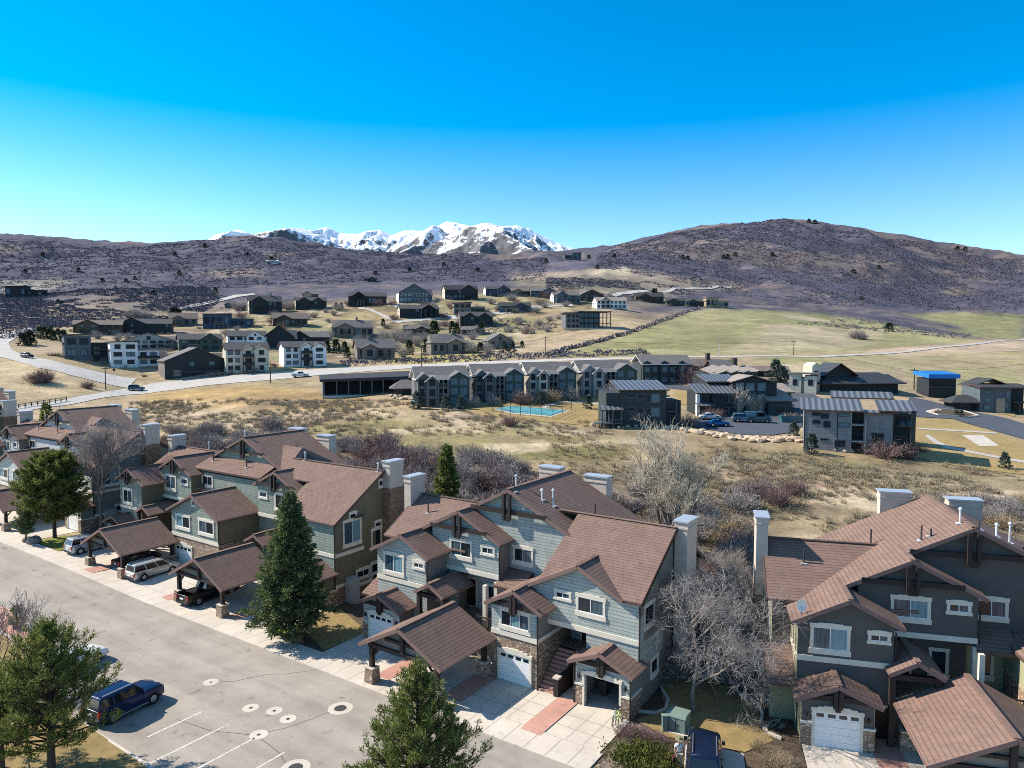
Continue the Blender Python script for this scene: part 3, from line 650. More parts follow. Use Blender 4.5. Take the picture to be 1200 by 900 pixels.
def ctype(frame, z0, label, front, side, rot=None):
    """townhouse row with three cascading gables on the left and a stone-based gable on the right"""
    PB = ('blind', 'glass_blue'); b = thing('townhouse', label, 'townhouse', (*frame.A, z0), R(frame.deg), None)
    mw, mr, tr = MB(), MB(), MB()
    WM = [M[front], M[side]]; RM = [M['shingle'], M['fascia'], M['fascia'], M['rake']]
    # ---- walls
    mw.box(-23.5, .6, 12.45, 22, -.5, 5.9, 1)
    gable_wall(mw, -23.6, -18.0, 8.1, 13, -.3, -20.6, 8.95)                    # wing
    gable_wall(mw, -19.6, -12.6, 10.7, 14, 5.75, -16.5, 11.0)                  # second gable, overhangs the porch
    mw.box(-18.1, -12.7, 12.2, 13, -.3, 6, 0)
    gable_wall(mw, -19.5, -4.2, 12.3, 21.8, 5.0, -12.6, 13.0)                  # tall gable
    side_wall(mw, -24.9, -17, 11.0, 20, -.4, 15.5, 10.5, .6)                   # left end
    side_wall(mw, -4.4, .68, 8.22, 20, 4.45, 14.1, 11.35, .608)                # right end
    mw.box(-3.3, .66, 8.21, 12.5, 2.75 if rot is None else -.3, 4.5, 0)
    if rot is None: mw.box(-3.3, -3.1, 8.42, 12.5, -.3, 2.75, 1); mw.box(.48, .66, 8.42, 12.5, -.3, 2.75, 1)
    gable_wall(mw, -9.5, .60, 8.2, 11, 5.0, -3.85, 9.3, SL, .52)
    mw.box(-6.5, .7, 8.19, 9, 4.5, 6.4, 0)
    mw.box(-6.5, -3.3, 11.6, 12.6, -.3, 5, 0)
    gable_wall(mw, -10.45, -6.45, 6.7, 12.5, 3.6, -8.2, 7.1)                   # stone based block
    # ---- roofs
    L1 = lambda u: 8.95+SL*(u+20.6)
    mr.slab([(-24.05, 7.7, L1(-24.05)), (-20.6, 7.7, L1(-20.6)), (-20.6, 10.3, L1(-20.6)), (-16.5, 10.3, L1(-16.5)), (-16.5, 11.9, L1(-16.5)), (-12.6, 11.9, L1(-12.6)), (-12.6, 22.2, L1(-12.6)), (-24.05, 22.2, L1(-24.05))], .2)
    for u0, u1, v in ((-24.05, -20.6, 7.7), (-20.6, -16.5, 10.3), (-16.5, -12.6, 11.9)):
        mr.beam((u0, v-.03, L1(u0)-.13), (u1, v-.03, L1(u1)-.13), .06, .26, 3)
    gable_roof(mr, -20.6, 8.95, -24, -17.5, 7.7, 12.5, left=False)
    gable_roof(mr, -16.5, 11.0, -20, -12.2, 10.3, 14, left=False)
    gable_roof(mr, -12.6, 13.0, -16, .95, 11.9, 22.2, left=False)
    side_roof(mr, 15.5, 10.5, 10.65, 20.4, -25.25, -16, .6, rake=(True, False))
    side_roof(mr, 14.1, 11.35, 7.85, 20.3, -9, 1.0, .608, rake=(False, True), front=False)
    zf = lambda v: 11.35-.608*(14.1-v)
    vv = 7.85+(9.3-zf(7.85))/.608                # where the right gable's ridge meets the front slope
    mr.slab([(-.35, 7.85, zf(7.85)), (1.0, 7.85, zf(7.85)), (1.0, 14.1, 11.35), (-7.2, 14.1, 11.35), (-7.2, vv-.507*3.35/.608, 9.3-.507*3.35), (-3.85, vv, zf(vv))], .2)
    mr.beam((1.03, 7.85, zf(7.85)-.13), (1.03, 14.1, 11.22), .06, .26, 1)
    L2 = lambda u: 9.3+.507*(u+3.85)
    mr.slab([(-10.75, 6.2, L2(-10.75)), (-8.2, 6.2, L2(-8.2)), (-8.2, 7.8, L2(-8.2)), (-3.85, 7.8, L2(-3.85)), (-3.85, 12.5, L2(-3.85)), (-10.75, 12.5, L2(-10.75))], .2)
    for u0, u1, v in ((-10.75, -8.2, 6.2), (-8.2, -3.85, 7.8)): mr.beam((u0, v-.03, L2(u0)-.13), (u1, v-.03, L2(u1)-.13), .06, .26, 3)
    gable_roof(mr, -8.2, L2(-8.2), -10.7, -5.75, 6.2, 8.5, left=False)
    gable_roof(mr, -3.85, 9.3, -9, -.35, 7.8, 11.2, left=False)
    mr.slab([(-12.7, 10.1, 5.5), (-10.3, 10.1, 5.5), (-10.3, 12.5, 6.5), (-12.7, 12.5, 6.5)], .2)          # low roof between
    gable_roof(mr, -16.9, 5.7, -18.45, -15.4, 7.0, 11.0, .56)                                              # porch
    gable_garage(b, mw, mr, -23.5, -19.4, 6.3, 8.3)
    gable_garage(b, mw, mr, -3.3, .75, 6.7, 8.4, open_=(rot is None))
    mr.slab([(-25.4, 7.9, 3.0), (-23.4, 7.9, 3.0), (-23.4, 10.9, 4.4), (-25.4, 10.9, 4.4)], .18)           # lean-to at the left end
    mw.box(-25.1, -23.5, 9.2, 11, -.3, 3.4, 1)
    # ---- trim
    belt(tr, -23.62, -17.98, 8.1, 4.8); belt(tr, -18.05, -12.58, 10.7, 5.95); belt(tr, -6.5, .72, 8.19, 4.66)
    belt(tr, -10.47, -6.43, 6.7, 3.58); tr.box(-6.45, -6.38, 6.6, 11.5, 3.42, 3.74, 0)
    tr.box(-24.97, -24.88, 11, 20, 4.4, 4.7, 0); tr.box(-23.68, -23.6, 8.1, 11, 4.65, 4.95, 0)
    for v in (11.3, 13.2, 16.5, 19.2): tr.box(-24.98, -24.88, v, v+.16, 4.7, 7.3, 0)
    for v in (8.6, 9.7, 10.6): tr.box(-23.69, -23.6, v, v+.13, 5.0, 7.0, 0)
    mw.build('wall', WM, b)
    mr.build('roof', RM, b)
    tr.split('belt_course', [M['cream']], b)
    st = MB(); st.box(-10.42, -6.42, 6.72, 12.4, -.3, 3.6, 0)
    st.build('stone_base', [M['stone']], b)
    # ---- openings
    w1 = Wall('F', 8.1); w2 = Wall('F', 10.7); w3 = Wall('F', 12.3); w4 = Wall('F', 8.19); w5 = Wall('F', 6.7)
    window(b, w1, -22.85, -20.5, 5.15, 7.1, panes=('glass_blue', 'blind')); window(b, w1, -19.5, -18.2, 6.15, 6.95, sill=.2)
    window(b, w2, -17.65, -15.3, 6.75, 8.5, panes=('glass_blue', 'glass') if rot is None else ('glass_blue', 'blind')); window(b, w2, -14.4, -13.0, 7.55, 8.45, sill=.2)
    window(b, w3, -12.3, -10.35, 6.75, 8.35, panes=('glass', 'glass_blue'))
    window(b, w4, -5.9, -4.5, 6.4, 7.2, head=False, sill=.2); window(b, w4, -4.1, -1.8, 5.6, 7.2, panes=('glass', 'glass_blue'))
    window(b, w5, -9.7, -7.0, 3.85, 5.5, lights=3, panes=('glass', 'blind', 'glass_blue'))
    garage_door(b, Wall('F', 6.72), -9.72, -7.05, 0, 2.17)
    house_door(b, Wall('F', 11.6), -5.6, -4.2, 2.2, 4.5); window(b, Wall('F', 12.2), -14.9, -13.7, 2.6, 4.7, 1, panes=('glass',), head=False)
    house_door(b, Wall('F', 12.2), -17.2, -15.9, 2.4, 4.9); window(b, Wall('F', 12.44), -12.2, -11.0, 2.7, 4.8, 1, panes=('glass',), head=False)
    house_door(b, w1, -19.1, -18.1, .1, 2.3)
    wl = Wall('L', -24.9); wr = Wall('R', .68)
    for a, c, d, e in ((12.0, 13.0, 5.0, 7.0), (17.5, 18.6, 5.0, 7.0), (12.2, 13.6, 1.0, 2.6)): window(b, wl, a, c, d, e, 1, panes=('glass',))
    for a, c, d, e in ((9.0, 10.8, 5.2, 7.0), (16, 17.4, 5.0, 7.2), (10.2, 11.6, 1.3, 2.8)): window(b, wr, a, c, d, e, 1, panes=('glass',))
    truss(b, Wall('F', 10.4), -16.5, 11.0, 9.45, 3.9, SL); truss(b, Wall('F', 12.0), -12.6, 13.0, 11.1, 4.4, SL)
    truss(b, Wall('F', 6.4), -8.2, 7.1, 5.95, 2.4, SL, .34)
    # ---- stair between the blocks, porch posts
    sp = MB()
    for i in range(11): sp.box(-6.36, -5.0, 6.75+i*.27, 9.9, 0 if i == 0 else .2*i, .2*(i+1), 0)
    sp.box(-6.36, -3.35, 9.7, 11.6, 2.0, 2.2, 0); sp.build('entry_stair', [M['pinkcrete']], b)
    rw = MB(); rw.box(-5.0, -4.62, 6.55, 9.9, -.2, 1.35, 0); rw.box(-5.05, -4.57, 6.5, 7.0, 1.35, 1.48, 1); rw.build('stair_wall', [M['timber'], M['stucco']], b)
    pp = MB()
    for u, v in ((-18.2, 7.4), (-15.7, 7.4)): pp.box(u-.17, u+.17, v-.17, v+.17, 0, 4.75)
    pp.box(-18.35, -15.5, 7.25, 7.55, 4.35, 4.7); pp.split('porch_post', [M['timber']], b)
    pf = MB(); pf.box(-18.0, -10.5, 8.8, 12.2, -.3, 2.25, 0); pf.build('porch_floor', [M['taupe']], b)
    rl = MB()
    for i in range(26): rl.box(-15.4+i*.19, -15.36+i*.19, 8.8, 8.84, 2.25, 3.2)
    rl.box(-15.5, -10.5, 8.76, 8.88, 3.2, 3.28); rl.build('porch_railing', [M['timber']], b)
    pc = MB(); pc.box(-13.0, -12.7, 9.0, 9.3, 2.25, 5.75); pc.box(-12.9, -12.6, 10.4, 10.7, 0, 5.6); pc.split('porch_column', [M['cream']], b)
    # ---- roof furniture
    chimney(b, -15.9, -13.7, 22.05, 23.1, 6, 13.05); chimney(b, -11.0, -8.75, 22.05, 23.1, 6, 12.7)
    chimney(b, .8, 1.75, 14.2, 16.2, 0, 11.8); chimney(b, -25.8, -25.0, 13.9, 15.9, 0, 12.3, brick=6.6)
    L3 = lambda u: 13-.5*(u+12.6)
    pipe(b, -9.7, 14.3, L3(-9.7), 1.25, .07, 'galv', True); pipe(b, -10.6, 14.0, L3(-10.6), .75, .07, 'white', True); pipe(b, -7.5, 17.5, L3(-7.5), .9)
    pipe(b, -22.6, 13.6, 9.35, 1.0); pipe(b, -12.9, 13.6, 12.85, .9, .07, 'galv', True); pipe(b, -12.2, 12.3, 12.8, .5, .05, 'vent')
    pipe(b, -17.8, 16, L1(-17.8), 1.1); pipe(b, -19.2, 17.5, L1(-19.2), .4); pipe(b, -15.3, 13.2, L1(-15.3), 1.0); pipe(b, -14.7, 13.3, L1(-14.7), .5)
    downpipe(b, [(-6.37, 6.62, 5.4), (-6.37, 6.62, 0)]); downpipe(b, [(-12.52, 10.62, 8.2), (-12.52, 10.62, 5.8)]); downpipe(b, [(.78, 8.12, 7.2), (.78, 8.12, 3.4)]); downpipe(b, [(-3.38, 6.6, 3.1), (-3.38, 6.6, 0)]); downpipe(b, [(.84, 6.6, 3.1), (.84, 6.6, 0)]); downpipe(b, [(-17.92, 8.02, 7.0), (-17.92, 8.02, 5.2)])
    return b

def dtype(frame, z0, label, front, side, du=0, dv=0):
    """townhouse row with a two-window gable over a stone garage and a tall truss gable above a front slope"""
    o = frame.w(du, dv)
    b = thing('townhouse', label, 'townhouse', (*o, z0), R(frame.deg), None)
    mw, mr, tr = MB(), MB(), MB()
    WM = [M[front], M[side]]; RM = [M['shingle'], M['fascia'], M['fascia'], M['rake']]
    mw.box(-69, -31.3, 14.0, 23, -1, 6.5, 1); mw.box(-46.5, -31.4, 13.2, 14.1, -1, 7.5, 0)
    gable_wall(mw, -55.8, -47.0, 8.3, 13.8, 3.6, -51.35, 8.5, .45)
    mw.box(-55.7, -47.1, 8.9, 13.6, -.5, 3.7, 1)
    mw.box(-58.3, -46.5, 13.3, 23, 4, 9.55, 0)
    gable_wall(mw, -58, -46, 15.3, 23.3, 8, -52, 13.9, .45)
    gable_wall(mw, -46.3, -39.6, 12.7, 17, 6.0, -43, 11.2, .47)
    side_wall(mw, -39.3, -31, 9.9, 22, -1, 16.1, 12.0, .626)
    gable_wall(mw, -68.8, -63.9, 9.3, 14.5, -1, -66.2, 9.7)
    gable_wall(mw, -64.6, -57.9, 12.0, 17, 6.0, -61, 11.2)
    mw.box(-63.8, -58.2, 13.4, 14.2, -1, 6.4, 0)
    side_wall(mw, -70.3, -60, 13.0, 22.5, -1, 18, 11, .6)
    # roofs
    gable_roof(mr, -51.35, 8.5, -56.25, -46.5, 7.9, 14, .45)
    mr.slab([(-58.9, 12.95, 10.0), (-46.3, 12.95, 10.0), (-46.3, 15.6, 11.28), (-50.5, 19.5, 13.15), (-57.6, 19.5, 13.15)], .2)
    gable_roof(mr, -52, 13.9, -58.6, -38, 14.95, 23.7, .45)
    mr.slab([(-57.5, 19.4, 13.1), (-52, 19.4, 13.1), (-52, 23.7, 11.2), (-57.5, 23.7, 11.2)], .2)
    gable_roof(mr, -43, 11.2, -46.7, -39.2, 12.3, 17.6, .47)
    side_roof(mr, 16.1, 12.0, 9.55, 22.4, -38.7, -30.65, .626, rake=(False, True)); side_roof(mr, 16.1, 12.0, 13.6, 22.4, -44.5, -38.7, .626, rake=(False, False))
    mr.slab([(-49.3, 15.0, 10.9), (-44.4, 15.0, 10.9), (-46.0, 18.6, 12.75), (-49.3, 18.6, 12.75)], .2); mr.slab([(-44.4, 15.0, 10.9), (-42.6, 18.6, 10.2), (-44.4, 21.6, 10.9), (-46.0, 18.6, 12.75)], .2); mr.slab([(-49.3, 18.6, 12.75), (-46.0, 18.6, 12.75), (-44.4, 21.6, 10.9), (-49.3, 21.6, 10.9)], .2)
    gable_roof(mr, -66.2, 9.7, -69.25, -62.8, 8.9, 14.5)
    gable_roof(mr, -61, 11.2, -64.5, -57.3, 11.6, 17)
    side_roof(mr, 18, 11, 12.6, 22.9, -70.65, -57, .6, rake=(True, False))
    gable_roof(mr, -62.2, 5.7, -63.9, -60.6, 8.4, 13.5, .5); gable_roof(mr, -37.3, 8.9, -39.0, -35.6, 9.3, 12.5, .5); gable_roof(mr, -42.5, 5.2, -44.2, -40.8, 9.3, 13.5, .5)
    gable_garage(b, mw, mr, -35.1, -31, 8.3, 10.1); gable_garage(b, mw, mr, -68.8, -64.8, 7.6, 9.5)
    belt(tr, -55.82, -46.98, 8.3, 3.6); belt(tr, -46.3, -39.58, 12.7, 6.15); belt(tr, -36.5, -30.98, 9.9, 4.72); tr.box(-31.02, -30.93, 9.9, 13.6, 4.54, 4.9, 0)
    tr.box(-31.02, -30.93, 9.9, 20, 1.6, 1.9, 0); belt(tr, -68.82, -63.88, 9.3, 4.8); belt(tr, -64.6, -57.88, 12.0, 6.15)
    mw.build('wall', WM, b); mr.build('roof', RM, b); tr.split('belt_course', [M['cream']], b)
    st = MB(); st.box(-55.76, -47.04, 8.32, 13.7, -.5, 3.5, 0); st.build('stone_base', [M['stone']], b)
    br = MB(); br.box(-31.03, -30.95, 9.92, 15, -1, 1.6, 0); br.build('stone_skirt', [M['brickstone']], b)
    w1 = Wall('F', 8.3); w2 = Wall('F', 12.7); w3 = Wall('F', 13.3); wr = Wall('R', -31)
    window(b, w1, -54.95, -52.15, 4.2, 5.95, panes=('blind', 'glass')); window(b, w1, -50.6, -47.75, 4.2, 6.0, panes=('glass_blue', 'glass')); window(b, w1, -51.75, -51.0, 7.1, 7.9, 1, panes=('glass',), head=False, sill=.15)
    garage_door(b, Wall('F', 8.32), -54.95, -52.1, 0, 2.4)
    window(b, w2, -46.1, -44.6, 7.9, 8.85, 1, panes=('glass_blue',)); window(b, w2, -43.4, -41.2, 6.9, 8.9, panes=('glass', 'glass_blue'))
    window(b, w3, -57.7, -55.5, 7.75, 9.3, panes=('glass', 'glass'), head=False)
    wg = Wall('F', 9.3); window(b, wg, -68.1, -65.9, 5.1, 7.1, panes=('glass', 'glass_blue'))
    wh = Wall('F', 12.0); window(b, wh, -63.4, -61.0, 6.9, 8.9, panes=('glass_blue', 'glass_blue')); window(b, wh, -60.0, -58.5, 7.9, 8.9, 1, panes=('glass_blue',))
    house_door(b, Wall('F', 13.2), -41, -39.8, 2.2, 4.5); house_door(b, Wall('F', 13.4), -60.6, -59.4, 2.2, 4.5)
    def sw(a0, a1, b0, b1, n=1, p=('glass',)): window(b, wr, a0, a1, b0, b1, n, panes=p)
    sw(10.9, 13.3, 5.2, 7.9, 2, ('glass_blue', 'blind')); sw(11.7, 12.7, 7.75, 8.55); sw(14.6, 16.1, 4.2, 6.3); sw(15.1, 16.1, 6.2, 7.0); sw(16.9, 18.5, 5.2, 7.1); sw(17.5, 18.5, 7.0, 7.8)
    sw(15.7, 16.4, 10.2, 11.1); sw(12.5, 14.4, 1.0, 2.7, 2); sw(14.5, 15.6, .8, 2.9)
    mw2 = MB(); mw2.box(-31.0, -30.45, 12.2, 13.6, 7.95, 8.05, 0); mw2.build('side_ledge', [M[side]], b)
    truss(b, Wall('F', 15.05), -52, 13.9, 12.2, 4.6, .45); truss(b, Wall('F', 12.4), -43, 11.2, 9.75, 3.4, .47); truss(b, Wall('F', 11.7), -61, 11.2, 9.9, 3.2, SL); truss(b, Wall('F', 9.0), -66.2, 9.7, 8.5, 2.6, SL)
    pp = MB()
    for u, v in ((-63.6, 8.8), (-60.9, 8.8)): pp.box(u-.17, u+.17, v-.17, v+.17, 0, 4.8)
    pp.split('porch_post', [M['timber']], b)
    chimney(b, -54.7, -52.5, 23.6, 24.7, 5, 13.9); chimney(b, -49.4, -47.2, 23.6, 24.7, 5, 13.4)
    chimney(b, -30.95, -30.0, 16.3, 18.3, -1, 12.9, brick=10.2); chimney(b, -71.3, -70.35, 17.0, 19.0, -1, 12.4, brick=8.5)
    for u, v, z, h in ((-57, 14.4, 10.75, .8), (-50.3, 14.2, 10.65, .9), (-47.6, 19, 11.9, 1.0), (-43.8, 20, 10.2, .8)): pipe(b, u, v, z, h)
    for u, v, z, h in ((-42.5, 16.1, 11.95, .8), (-31.4, 16.1, 11.95, .7), (-52.2, 15.4, 13.8, .7), (-63.5, 18, 10.9, 1.1)): pipe(b, u, v, z, h, .07, 'galv', True)
    downpipe(b, [(-30.95, 9.82, 7.6), (-30.95, 9.82, 0)]); downpipe(b, [(-46.92, 8.22, 6.2), (-46.92, 8.22, 3.7)])
    ac = MB(); ac.box(-30.9, -29.9, 11.0, 12.0, -.3, 2.4, 0); ac.build('utility_cabinet', [M['capmetal']], b)
    return b

def carport(frame, u0, u1, v0, z0, label, L=5.4, group='carports along the street'):
    o = frame.w((u0+u1)/2, v0); h = (u1-u0)/2
    b = thing('carport', label, 'carport', (*o, z0), R(frame.deg), group)
    mr = MB(); gable_roof(mr, 0, 4.95, -h-.8, h+.8, -.55, L+.35, .5, th=.16); mr.build('roof', [M['shingle'], M['fascia'], M['fascia'], M['rake']], b)
    for v in (.05, L-.2): gp = MB(); gp.prism([(-h-.3, v, 3.0), (h+.3, v, 3.0), (0, v, 3.0+.5*(h+.3))], (0, .12, 0)); gp.build('gable_panel', [M['taupe']], b)
    bm_ = MB()
    for v in (.0, L): bm_.box(-h-.3, h+.3, v-.12, v+.12, 2.72, 3.0)
    for u in (-h, h): bm_.box(u-.12, u+.12, .12, L-.12, 2.74, 2.98)
    bm_.box(-.16, .16, -.22, -.02, 3.0, 4.5); bm_.box(-h*.55, h*.55, -.15, -.02, 3.55, 3.75)
    for u, s in ((-h, 1), (h, -1)):
        for v, q in ((0, 1), (L, -1)):
            bm_.beam((u+s*.1, v, 2.0), (u+s*.8, v, 2.75), .12, .12); bm_.beam((u, v+q*.1, 2.0), (u, v+q*.8, 2.75), .12, .12)
    bm_.build('beam', [M['timber']], b)
    for u in (-h, h):
        for v in (0, L):
            p = MB(); p.box(u-.16, u+.16, v-.16, v+.16, 1.2, 2.75); po = p.build('post', [M['timber']], b)
            s = MB(); a, c = .44, .36
            s.hexa([(u-a, v-a, -.1), (u+a, v-a, -.1), (u+a, v+a, -.1), (u-a, v+a, -.1), (u-c, v-c, 1.15), (u+c, v-c, 1.15), (u+c, v+c, 1.15), (u-c, v+c, 1.15)])
            s.box(u-c-.05, u+c+.05, v-c-.05, v+c+.05, 1.15, 1.24, 1); s.build('stone_base', [M['stone'], M['stucco']], po)
    return b

# ------------------------------------------------------------------ the townhouses
ctype(FC, 0, 'blue-grey lap-sided townhouse row with stone-based garage gable and open garage, in the centre', 'blue_siding', 'taupe')
ctype(FB, 0.0, 'dark grey-olive townhouse row seen square-on behind the bare tree, large single roof slope', 'grey_siding', 'olive_pale', rot=1)
dtype(FC, 0, 'green-grey townhouse row with brown olive end wall behind the tall spruce', 'green_siding', 'olive')
dtype(FC, .85, 'pale-sided townhouse row with grey-green end wall behind the bare grey tree', 'pale_siding', 'greygreen', -44.3, -.7)
dtype(FC, 2.0, 'farthest townhouse row, mostly outside the picture, its tall brick-based chimney showing', 'pale_siding', 'greygreen', -89, -.7)
carport(FC, -17.1, -10.9, .95, 0, 'brown shingled carport with stone-footed posts in front of the blue-grey townhouse')
carport(FC, -44.2, -37.3, 2.2, 0, 'brown shingled carport sheltering the black pickup, beside the spruce')
carport(FC, -61.8, -54.9, 2.3, 0.1, 'brown shingled carport left of the silver minivan')
carport(FC, -91, -84.2, 2.6, .6, 'brown shingled carport cut off by the left edge of the picture')
carport(FB, -17.3, -10.8, 1.1, 0, 'brown shingled carport in the lower right corner before the dark townhouse', 6.4)
# ------------------------------------------------------------------ street, pavement, drives and beds (flat area, sheets a few mm apart)
def sheet(name, frame, polys, m, z=.02, kind='structure', thick=0):
    mb = MB()
    for P in polys:
        pts = [(*frame.w(u, v), z+float(T(*frame.w(u, v)))) for u, v in P]
        if thick: mb.slab(pts, thick, 0, 0, 0)
        else: mb.face(pts)
    return tag(mb.build(name, [m]), kind=kind)
def uline(u0, u1, n): return list(np.linspace(u0, u1, n))
def rect(u0, u1, v0, v1, n=1):
    us = uline(u0, u1, n+1); return [[(us[i], v0), (us[i+1], v0), (us[i+1], v1), (us[i], v1)] for i in range(n)]
def fine(u0, u1, v0, v1, nu, nv):
    return [[(a, c), (b_, c), (b_, d_), (a, d_)] for a, b_ in zip(uline(u0, u1, nu+1)[:-1], uline(u0, u1, nu+1)[1:]) for c, d_ in zip(uline(v0, v1, nv+1)[:-1], uline(v0, v1, nv+1)[1:])]
sheet('street', FC, fine(-150, 30, -30, .05, 120, 20), M['asphalt'], .03)
sheet('pavement', FC, rect(-120, 1.1, .0, 2.2, 40), M['concrete'], .10, thick=.14)
sheet('driveway', FC, rect(-24.0, .85, 2.2, 8.4, 8)+rect(-59.8, -30.8, 2.2, 14, 8)+rect(-69.2, -60, 2.2, 13, 4)+rect(-103.5, -76.5, 2.2, 9, 8)+rect(-120, -106, 2.2, 9, 4), M['concrete'], .07)
sheet('red_path', FC, rect(-4.6, -3.1, 1.75, 6.7)+rect(-11.5, -9.9, 2.3, 9.0)+rect(-17.6, -16.2, 1.75, 7)+rect(-37, -35.4, 2.4, 9)+rect(-60.5, -58.6, 1.0, 7)+rect(-46.4, -45.0, 1.6, 6), M['pinkcrete'], .115)
jt = MB()
def jline(frame, a, b, z=.122, w=.022):
    p, q = frame.w(*a), frame.w(*b); d = (q-p)/np.linalg.norm(q-p); n = np.array([-d[1], d[0]])*w/2
    zz = z+float(T(*p)); z2 = z+float(T(*q)); jt.face([(*(p-n), zz), (*(p+n), zz), (*(q+n), z2), (*(q-n), z2)])
for u in np.arange(-118, 1, 1.55):
    jline(FC, (u, .05), (u, 2.2))
for u in (-22.3, -20.6, -19, -14.5, -13, -11.5, -9.9, -8.4, -6.9, -6.1, -4.6, -3.85, -3.1, -1.6, -.4): jline(FC, (u, 2.2), (u, 6.4), .118)
for v in (2.2, 3.6, 5.0): jline(FC, (-23.9, v), (.8, v), .121)
for u in (-33, -35.4, -37, -40, -43, -45, -48, -50.5, -53, -56, -58.5, -62, -65): jline(FC, (u, 2.2), (u, 9), .118)
for v in (2.2, 5.2): jline(FC, (-69, v), (-31, v), .121)
tag(jt.build('pavement_joints', [M['joint']]), kind='structure')
# parking bay lines, manhole collars, cracks
pm = MB()
def pline(frame, a, b, w=.11, z=.036, mb=pm):
    p, q = frame.w(*a), frame.w(*b); d = (q-p)/np.linalg.norm(q-p); n = np.array([-d[1], d[0]])*w/2
    mb.face([(*(p-n), z), (*(p+n), z), (*(q+n), z), (*(q-n), z)])
for u in (-23.6, -20.7, -17.9, -15.05, -12.2, -9.3): pline(FC, (u, -13.7), (u, -8.5))
for u in (-29.4, -32.9, -35.9): pline(FC, (u, -13.7), (u, -8.3))
tag(pm.build('parking_lines', [M['paint']]), kind='structure')
ck = MB()
for pts in (((-26.6, -5.5), (-25.6, -4.7), (-24.5, -2.6), (-23.4, -1.8), (-22, .0)), ((-18, -7.9), (-17.2, -6.6), (-16.8, -5.2), (-16.3, -3.1)), ((-17.7, -8.3), (-15.2, -8.7), (-13.5, -9.4), (-11, -10)), ((-24, -10), (-21, -9.6), (-18.2, -8.3))):
    for a, b in zip(pts[:-1], pts[1:]): pline(FC, a, b, .045, .034, ck)
tag(ck.build('road_cracks', [M['crack']]), kind='structure')
for i, (u, v, r, mh) in enumerate([(-26.89, -5.73, .55, .1), (-21.3, -6.35, .55, .12), (-19.65, -5.7, .55, .12), (-18.03, -5.85, .55, .13), (-18.02, -8.13, .58, .12), (-16.2, -2.95, .85, .42), (-13.23, -9.1, .85, .42)]):
    p = FC.w(u, v); labs = ['pale concrete utility collar farthest up the street, on the crack', 'small round concrete collar left of the close pair in the street', 'small round concrete collar, middle one of the close three', 'small round concrete collar nearest the large manhole', 'round concrete collar at the end of a white parking line', 'large manhole with wide concrete ring near the kerb', 'large manhole with concrete ring at the bottom edge of the picture']
    m = thing('manhole', labs[i], 'manhole', (*p, .03), 0, 'utility covers in the street')
    k = MB(); n = 28
    k.face([(r*math.cos(2*math.pi*j/n), r*math.sin(2*math.pi*j/n), .006) for j in range(n)]); k.build('collar', [M['concrete']], m)
    k = MB(); k.tube((0, 0, 0), (0, 0, .012), mh, mh, 20); k.build('cover', [M['vent']], m)
# planted areas
sheet('lawn_bed', FC, [[(-30.9, 2.3), (-24.1, 2.3), (-24.1, 6.6), (-30.9, 9)]], M['mulch'], .05)
def patch(name, frame, pts, m, z): return drape_poly(name, [tuple(frame.w(u, v)) for u, v in pts], m, z, 5, True)
patch('lawn', FC, [(-29.5, 4.6), (-24.2, 2.6), (-24.0, 7.2), (-29.8, 9.5), (-30.6, 8)], M['dormant'], .062)
patch('lawn', FC, [(-30.7, 2.4), (-29.2, 2.35), (-29.5, 4.3), (-30.7, 6.5)], M['lawn'], .064)
patch('lawn', FC, [(-75.8, 2.4), (-69.4, 2.5), (-69.3, 8.9), (-72, 9), (-75.5, 6)], M['lawn'], .06)
patch('yard', FC, [(-31, 6.6), (-24, 6.2), (-23.9, 24), (-31, 24)], M['mulch'], .04)
patch('grass_island', FC, [(-47, -10.6), (-39.3, -11.2), (-30.0, -13.9), (-18.6, -14.0), (-17, -30), (-60, -30), (-60, -12)], M['dormant'], .14)
kb = MB()
for a, b in (((-47, -10.6), (-39.3, -11.2)), ((-39.3, -11.2), (-30, -13.9)), ((-30.0, -13.9), (-18.6, -14.0)), ((-18.6, -14.0), (-17, -30))):
    p, q = FC.w(*a), FC.w(*b); kb.beam((*p, .1), (*q, .1), .18, .22)
tag(kb.build('kerb', [M['concrete']]), kind='structure')
patch('red_rock_bed', FC, [(-56, -8.2), (-52, -8.4), (-48.2, -8.9), (-45, -9.3), (-42.6, -10.3), (-46, -10.9), (-50, -10.6), (-56, -10.2)], M['pinkcrete'], .15)
kb = MB()
for pts in ([(-56, -8.2), (-52, -8.4), (-48.2, -8.9), (-45, -9.3), (-42.6, -10.3), (-46, -10.9), (-50, -10.6), (-56, -10.2)],):
    for a, b in zip(pts[:-1], pts[1:]): p, q = FC.w(*a), FC.w(*b); kb.beam((*p, .12), (*q, .12), .22, .24)
tag(kb.build('kerb', [M['concrete']]), kind='structure')
# between the two right-hand buildings (frame B)
patch('yard', FB, [(-35.6, 1.0), (-23.4, 1.0), (-23.4, 26), (-33.2, 26), (-34.3, 6)], M['mulch'], .03)
patch('lawn', FB, [(-33.7, 6.4), (-31.6, 4.9), (-26.9, 4.4), (-25.1, 6.2), (-25.7, 9.0), (-26.4, 22), (-32.0, 22), (-32.3, 11), (-31.9, 8.6), (-32.6, 7.5)], M['dormant'], .075)
patch('gravel_bed', FB, [(-35.3, .5), (-33.0, .5), (-31.4, 4.6), (-33.9, 6.3)], M['gravel'], .055)
patch('driveway', FB, [(-30.6, -6), (-26.8, -6), (-27.0, 4.2), (-29, 4.6), (-30.4, 4.3)], M['concrete'], .07)
sheet('driveway', FB, rect(-23.45, -19.2, -6, 6.8)+rect(-19.2, -6.5, -6, 8.3), M['concrete'], .07)
sheet('red_path', FB, rect(-19.4, -17.7, 2, 8), M['pinkcrete'], .085)
